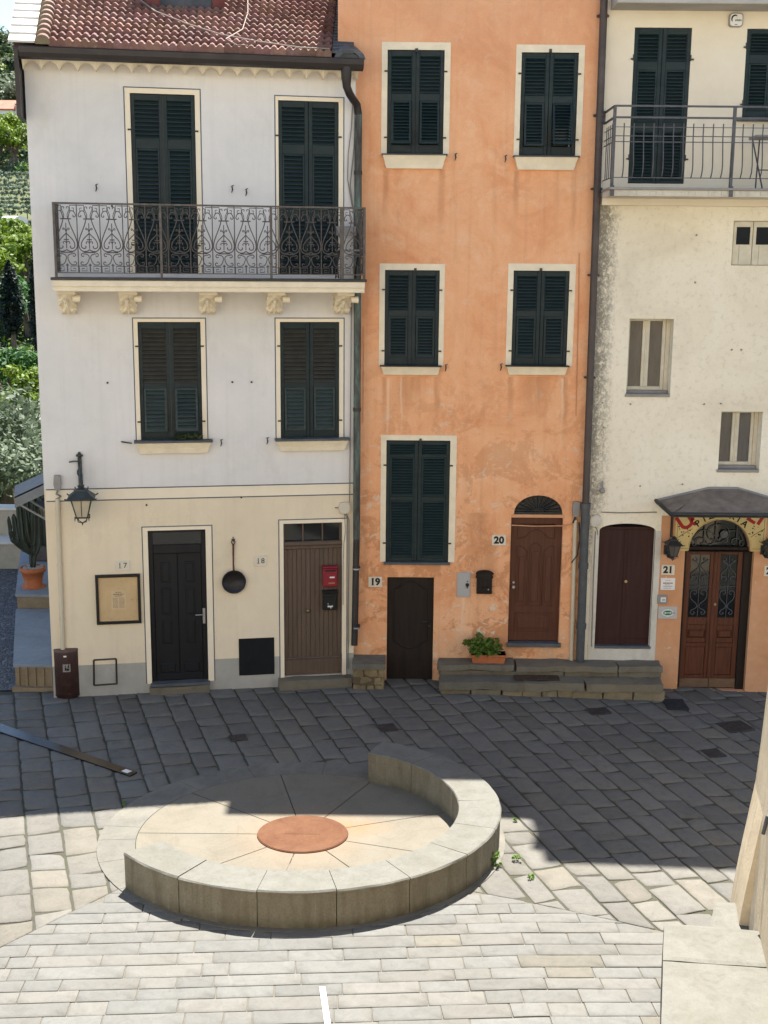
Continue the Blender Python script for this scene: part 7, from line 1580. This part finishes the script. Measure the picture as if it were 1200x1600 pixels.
for dx, zt_2 in ((-0.18, 1.5), (0.0, 1.8), (0.16, 1.35), (0.28, 1.6), (-0.32, 1.75), (0.4, 1.2)): rib_tube(m, [(cb2[0]+dx*0.3, cb2[1], 0.98), (cb2[0]+dx, cb2[1], 1.35), (cb2[0]+dx*1.1, cb2[1], 0.73+zt_2*0.8), (cb2[0]+dx*1.1, cb2[1], 0.73+zt_2)], 0.10)
m.build('cactus_stems', MAT['cactus'], CB_)
# awning on the side wall
AW = thing('awning', 'grey cloth awning on the side wall above the cactus', 'awning', G, (-6.0, 22.6, 2.6)); m = MB()
a0 = Vector((-5.85, 21.9, 3.16)); a1 = Vector((-6.0, 22.6, 3.24)); b0 = Vector((-6.78, 21.9, 2.72)); b1 = Vector((-6.98, 22.6, 2.80)); dn_ = Vector((0, 0, 0.03))
m.mesh([a0, a1, b1, b0, a0-dn_, a1-dn_, b1-dn_, b0-dn_], [(0,1,2,3),(7,6,5,4),(0,3,7,4),(1,2,6,5),(2,3,7,6)]); m.mesh([b0, b1, b1-dn_*5, b0-dn_*5], [(0,1,2,3)]); m.mesh([b0, b0-dn_*7, a0-dn_*7, a0], [(0, 1, 2, 3)]); m.build('cloth', MAT['awning'], AW)
m = MB(); m.tube([b0-dn_*3, (-5.85, 22.0, 2.05)], 0.02, 6); m.build('arm', MAT['greybox'], AW)
m = MB(); m.tube([b1-dn_*3, (-6.0, 22.6, 2.05)], 0.02, 6); m.build('arm', MAT['greybox'], AW)
u_ = (-6.62, 23.2, 2.46); o = thing('wall_lantern', 'small lantern under the grey awning behind the cactus', 'lantern', G, (u_[0], u_[1], 1.9)); lantern(o, u_[0], u_[1], u_[2], 0.75, ('darkiron', 'lampglass'))
m = MB(); m.tube([(u_[0], u_[1], u_[2]-0.01), (u_[0], u_[1], u_[2]+0.1), (-6.0, u_[1]+0.05, u_[2]+0.12)], 0.012, 6); m.build('bracket', MAT['darkiron'], o)
# parapets closing the lane
def para(label, y0, y1, z, cop, x0=-16.0, x1=-6.2):
    o = thing('parapet_wall', label, 'low wall', G, ((x0+x1)/2, y0, 0)); m = MB(); m.box(x0, x1, y0, y1, -0.1, z-0.06); m.build('wall_face', MAT['parapet'], o); m = MB(); m.bbox(x0-0.03, x1, y0-0.04, y1+0.05, z-0.06, z, 0.008); m.build('coping', MAT[cop], o)
para('taller parapet wall with pale coping at the end of the lane', 27.9, 28.25, 1.32, 'paleconcrete'); para('low stone seat wall in front of the parapet at the lane end', 27.2, 27.88, 0.66, 'paleconcrete')
# ------------------------------------------------------------------ HILLSIDE BEYOND THE LANE
prof_ = [(28.4, -4.2), (45, -5.2), (62, -5.6), (85, -5.1), (105, -0.8), (130, 4.2), (150, 11.5), (180, 18.5), (220, 28), (250, 34.5), (300, 48), (360, 67), (420, 76), (600, 80)]
def Tz(x, y):
    for i in range(len(prof_)-1):
        a, b = prof_[i], prof_[i+1]
        if y <= b[0]: return a[1]+(b[1]-a[1])*(y-a[0])/(b[0]-a[0])+1.0*noise.noise(Vector((x*0.03, y*0.03, 1)))
    return prof_[-1][1]
def dirx(px, Y, py=480): r = ray(px, py if Y > 55 else 700); return r.x/r.y*Y
m = MB(); ysr = [28.4, 35, 45, 55, 65, 75, 85, 95, 105, 118, 130, 140, 150, 165, 180, 200, 225, 250, 275, 300, 330, 360, 390, 420, 500, 600]
for j in range(len(ysr)-1):
    for i in range(40):
        def q(ii, y): x = (-0.9+1.5*ii/40.0)*y; return (x, y, Tz(x, y))
        m.face([q(i, ysr[j]), q(i+1, ysr[j]), q(i+1, ysr[j+1]), q(i, ysr[j+1])], 0, True)
struct(m.build('hillside', MAT['earth']))
def crown(m, c, rad, n, size, rn, clumps=14, m_i=0):
    """clumps of leaf faces spread over and through an uneven crown"""
    for k in range(clumps):
        a = rn.random()*6.283; e = rn.uniform(-0.5, 1.0); r_ = rn.uniform(0.35, 0.85); cc = (c[0]+rad[0]*r_*cos(a)*sqrt(1-min(1, e*e)*0.8), c[1]+rad[1]*r_*sin(a)*sqrt(1-min(1, e*e)*0.8), c[2]+rad[2]*e*0.75); s = rn.uniform(0.28, 0.5)
        leaves(m, cc, (rad[0]*s, rad[1]*s, rad[2]*s), n//clumps, size, rn, m_i=m_i, up=0.4)
def tree_mesh(base, h, w, mat, n, leaf, rn, trunk=0.35):
    z0 = base[2]; m = MB(); tr = max(0.05, w*0.06)
    m.tube([(base[0], base[1], z0-0.3), (base[0]+rn.uniform(-.1, .1)*w, base[1], z0+h*trunk), (base[0]+rn.uniform(-.1, .1)*w, base[1], z0+h*0.7)], [tr, tr*0.75, tr*0.3], 7)
    for k in range(5): a = rn.random()*6.28; m.tube([(base[0], base[1], z0+h*trunk*0.9), (base[0]+w*0.25*cos(a), base[1]+w*0.25*sin(a), z0+h*0.6), (base[0]+w*0.38*cos(a), base[1]+w*0.38*sin(a), z0+h*0.75)], [tr*0.5, tr*0.3, tr*0.1], 5)
    c = MB(); crown(c, (base[0], base[1], z0+h*(0.5+trunk*0.45)), (w/2, w/2, h*(1-trunk)*0.55), n, leaf, rn, 18)
    return m, c
def tree(px, pyb, Y, h, w, mat, label, n=2600, leaf=0.16, name='tree', group=None, seed=0):
    x = dirx(px, Y); r = ray(px, pyb); z = H+r.z/r.y*Y if pyb else Tz(x, Y); rn = random.Random(seed+int(px*7+Y)); b = (x, Y, z)
    o = thing(name, label, 'tree', G, b, group); t_, c_ = tree_mesh(b, h, w, mat, n, leaf, rn); t_.build('trunk', MAT['bark'], o); c_.build('crown', MAT[mat], o); return o
# near: silvery olives below the parapet
tree(22, 0, 38, 7.3, 7.0, 'leafolive', 'silvery green olive tree just beyond the lane parapet', 9000, 0.11, 'olive_tree')
tree(-45, 0, 41, 7.6, 7.5, 'leafolive', 'olive tree at the left picture edge beyond the parapet', 7000, 0.12, 'olive_tree')
tree(70, 0, 44, 7.2, 6.5, 'leafolive', 'olive tree mostly hidden behind the house corner', 4000, 0.13, 'olive_tree')
tree(48, 690, 50, 3.2, 3.2, 'leafyellow', 'bright yellow green shrub tree by the house corner above the olives', 3000, 0.11, 'shrub_tree')
tree(14, 655, 60, 3.4, 4.2, 'leafgreen', 'dark green bushy tree below the stone hut', 3000, 0.14, 'shrub_tree')
# cypress with bare trunk
def cypress(px, Y, y_top, y_mid, y_bot, wpx, label):
    x = dirx(px, Y); zz = lambda py: H+ray(px, py).z/ray(px, py).y*Y; zt, zm, zb = zz(y_top), zz(y_mid), zz(y_bot); w = wpx/1900.0*Y
    o = thing('cypress_tree', label, 'tree', G, (x, Y, zb)); m = MB(); lean = 0.012*Y*0.9
    m.tube([(x+lean*0.5, Y, zb-1), (x+lean*0.2, Y, (zb+zm)/2), (x-lean*0.1, Y, zm+0.3), (x-lean*0.2, Y, zt-1)], [w*0.14, w*0.12, w*0.09, 0.03], 8); m.build('trunk', MAT['bark'], o)
    c = MB(); rn = random.Random(3)
    for k in range(60):
        f = k/59.0; r_ = 0.62*w*(sin(min(1, f*2.6+0.18)*pi/2))*(1-f**2.6)**0.75; z_ = zm+(zt-zm)*f
        for s in range(3): a = rn.random()*6.28; leaves(c, (x-lean*0.15+r_*0.45*cos(a), Y+r_*0.45*sin(a), z_), (r_*0.62, r_*0.62, (zt-zm)/40.0+0.12), 34, 0.12, rn, up=0.9)
    c.build('crown', MAT['cypress'], o)
cypress(20, 85, 410, 524, 695, 44, 'tall dark cypress with a long bare trunk on the hillside'); cypress(62, 80, 380, 560, 690, 30, 'second cypress mostly hidden behind the house corner')
# little stone hut
Y = 76; xh = dirx(4, Y); zz = lambda py: H+ray(5, py).z/ray(5, py).y*Y
HUT = thing('stone_hut', 'small old stone hut with a window among the hillside trees', 'hut', G, (xh, Y, zz(660))); m = MB()
xl, xr = dirx(-40, Y), dirx(21, Y); rn = random.Random(5); zb, zt = zz(672), zz(603)
holes_h = [(dirx(0, Y), dirx(7.5, Y), zz(622), zz(610), 0.3)]
wall(m, xl, xr, zb-2, zt, holes_h, y=Y); m.face([(xr, Y, zb-2), (xr, Y+4, zb-2), (xr, Y+4, zt), (xr, Y, zt)]); m.face([(xl, Y, zb-2), (xl, Y+4, zb-2), (xl, Y+4, zt), (xl, Y, zt)]); m.face([(xl, Y+4, zb-2), (xr, Y+4, zb-2), (xr, Y+4, zt), (xl, Y+4, zt)]); m.build('wall', stone('hut_stone', (0.15, 0.135, 0.11), 0.4, 0.9, (0.07, 0.065, 0.05), 0.6, 0.8, 3), HUT)
m = MB(); m.box(holes_h[0][0], holes_h[0][1], Y+0.25, Y+0.3, holes_h[0][2], holes_h[0][3]); m.build('window', MAT['shade_in'], HUT)
m = MB(); m.prism_x([(Y-0.2, zt-0.05), (Y-0.2, zt+0.12), (Y+2, zt+0.75), (Y+4.2, zt+0.12), (Y+4.2, zt-0.05)], xl-0.2, xr+0.2); m.build('roof', simple('hut_roof', (0.17, 0.12, 0.09), 0.9, 0.35, 1.5), HUT)
# low roofs of houses down the slope, beside the house corner
for px, py, Yk, w_, hh_, lb in ((58, 705, 48, 1.2, 0.55, 'flat grey roofed shed just visible left of the house corner'), (56, 662, 56, 1.0, 0.35, 'small pale outbuilding with grey roof above the shed')):
    x = dirx(px, Yk); z = H+ray(px, py).z/ray(px, py).y*Yk; o = thing('shed', lb, 'shed', G, (x, Yk, z-2)); m = MB(); m.box(x-0.25*w_, x+2.2*w_, Yk, Yk+2, z-2.5, z-0.25*hh_); m.build('wall', MAT['parapet'], o); m = MB(); m.mesh([(x-0.45*w_, Yk-0.3, z-0.35*hh_), (x+2.4*w_, Yk-0.3, z-0.35*hh_), (x+2.4*w_, Yk+2.3, z+0.65*hh_), (x-0.45*w_, Yk+2.3, z+0.65*hh_), (x-0.45*w_, Yk-0.3, z-0.45*hh_), (x+2.4*w_, Yk-0.3, z-0.45*hh_), (x+2.4*w_, Yk+2.3, z+0.5*hh_), (x-0.45*w_, Yk+2.3, z+0.5*hh_)], [(0,1,2,3),(4,7,6,5),(0,4,5,1),(0,3,7,4),(1,5,6,2)]); m.build('roof', MAT['awning'], o)
# white farmhouse high on the hill
Y = 245; zz = lambda py: H+ray(20, py).z/ray(20, py).y*Y
xl, xm, xr = dirx(-40, Y, 175), dirx(20, Y, 175), dirx(34, Y, 175); zb, zt = zz(196), zz(172)
FH = thing('farmhouse', 'white farmhouse with a red tiled roof high on the wooded hill', 'house', G, (xm, Y, zb)); m = MB(); m.box(xl, xm, Y, Y+7, zb-3, zt); m.box(xm+0.003, xr, Y+0.8, Y+6, zb-3, zz(163)); m.build('wall', MAT['white'], FH)
m = MB(); m.prism_x([(Y-0.5, zt-0.05), (Y-0.5, zt+0.2), (Y+3.5, zz(158)+0.6), (Y+7.5, zt+0.2), (Y+7.5, zt-0.05)], xl-0.5, xm+0.3)
m.prism_x([(Y+0.4, zz(163)+0.0), (Y+0.4, zz(163)+0.2), (Y+3.4, zz(158)+1.0), (Y+6.4, zz(163)+0.2), (Y+6.4, zz(163))], xm+0.31, xr+0.4); m.build('roof', simple('far_roof', (0.42, 0.15, 0.10), 0.9, 0.2, 0.6), FH)
for a, b, c, d in ((26, 30, 176, 166), (15, 19, 186, 178)): m = MB(); ya = Y+0.78 if a > 20 else Y-0.02; m.box(dirx(a, Y, 175), dirx(b, Y, 175), ya, ya+0.06, zz(c), zz(d)); m.build('window', MAT['greybox'], FH)
# rows of pale young trees on the terraces, each its own thing
rn = random.Random(31); proto = None; k = 0
for row_ in range(6):
    Yr = 148+row_*6.5
    for c in range(9):
        px = -58+c*14.5+(row_ % 2)*7; x = dirx(px, Yr)+rn.uniform(-.2, .2); z = Tz(x, Yr)
        if proto is None:
            proto = thing('young_olive', 'round pale young tree in the planted rows on the hillside', 'tree', G, (x, Yr, z), 'young trees planted in rows on the hillside'); m = MB(); m.tube([(x, Yr, z-0.3), (x, Yr, z+0.9)], [0.08, 0.05], 5); m.build('trunk', MAT['bark'], proto); c_ = MB(); crown(c_, (x, Yr, z+1.15), (0.95, 0.95, 0.85), 500, 0.13, random.Random(1), 10); c_.build('crown', MAT['leafpale'], proto)
        else:
            q = copy_tree(proto); q.matrix_world = Matrix.Translation((x, Yr, z)) @ Matrix.Rotation(rn.random()*6.28, 4, 'Z') @ Matrix.Scale(rn.uniform(0.85, 1.12), 4)
# grey shelter below the rows
Y = 142; zz = lambda py: H+ray(30, py).z/ray(30, py).y*Y; xl, xr = dirx(8, Y), dirx(29, Y); o = thing('greenhouse', 'pale grey greenhouse tunnel at the foot of the planted rows', 'greenhouse', G, (xl, Y, zz(346))); m = MB(); m.prism_x([(Y+3*(1-cos(pi*k/8)), zz(347)+(zz(336)-zz(347))*sin(pi*k/8)**0.7) for k in range(9)], xl, xr); m.build('cover', simple('tunnel_cover', (0.40, 0.42, 0.41), 0.6, 0.1, 0.5), o)
# individually visible trees on the slope: label, px, Y, h, w, material
ind = [(10, 112, 5.2, 7.0, 'leafgreen', 'green round tree right above the stone hut'), (46, 108, 5.6, 6.5, 'leafgreen', 'green round tree beside the cypress trunk'), (-20, 118, 6, 7, 'leafyellow', 'yellow green tree left of the cypress top'), (8, 132, 5.5, 7.5, 'leafyellow', 'yellow green tree behind the cypress top'),
       (45, 128, 6.0, 7, 'leafyellow', 'broad yellow green tree right of the cypress top'), (25, 138, 5.0, 8, 'leafyellow', 'sunlit yellow green tree below the planted rows'), (-30, 140, 6, 8, 'leafgreen', 'green tree at the left end of the planted rows'),
       (8, 196, 7.5, 10, 'leafyellow', 'bright yellow green tree above the planted rows at the picture edge'), (36, 192, 7.0, 9, 'leafyellow', 'bright yellow green tree above the planted rows by the house corner'), (-22, 200, 8, 11, 'leafgreen', 'green tree left above the planted rows'), (22, 206, 6.5, 9, 'leafgreen', 'mid green tree behind the bright ones above the rows'),
       (10, 222, 3.0, 6, 'leafolive', 'grey green tree below the white farmhouse'), (46, 226, 3.6, 6, 'leafdark', 'dark tree right below the white farmhouse'), (-24, 226, 3.6, 7, 'leafdark', 'dark tree left below the white farmhouse'), (50, 258, 8, 9, 'leafolive', 'grey green tree right of the white farmhouse')]
for px, Y, h_, w_, mt, lb in ind: tree(px, 0, Y, h_, w_, mt, lb, 2200, 0.30, 'hillside_tree')
# the far wood and the undergrowth read as one mass
rn = random.Random(77); m = MB()
for k in range(430):
    Y = rn.uniform(252, 425); x = dirx(rn.uniform(-260, 170), Y); z = Tz(x, Y); s = rn.uniform(2.6, 4.6); leaves(m, (x, Y, z+s*0.55), (s, s, s*0.85), 130, 0.62, rn, m_i=0 if rn.random() < 0.68 else (1 if rn.random() < 0.5 else 2), up=0.5)
o = m.build('far_wood', [MAT['leafdark'], MAT['leafolive'], MAT['leafyellow']]); tag(o, 'far wood covering the upper hillside', 'wood', None, 'stuff')
m = MB()
for k in range(520):
    Y = rn.choice((rn.uniform(31, 60), rn.uniform(60, 145), rn.uniform(95, 145), rn.uniform(186, 250))); x = dirx(rn.uniform(-120, 110), Y); z = Tz(x, Y); s = rn.uniform(0.7, 1.5)*(0.6+Y/110.0)*(0.45 if Y > 222 else 1.0); leaves(m, (x, Y, z+s*0.3), (s, s, s*0.75), 90, 0.10+Y*0.0012, rn, m_i=rn.choice((0, 0, 1, 2, 3)), up=0.5)
o = m.build('undergrowth', [MAT['leafdark'], MAT['leafolive'], MAT['leafyellow'], MAT['leafgreen']]); tag(o, 'dense scrub covering the slope between the trees', 'scrub', None, 'stuff')
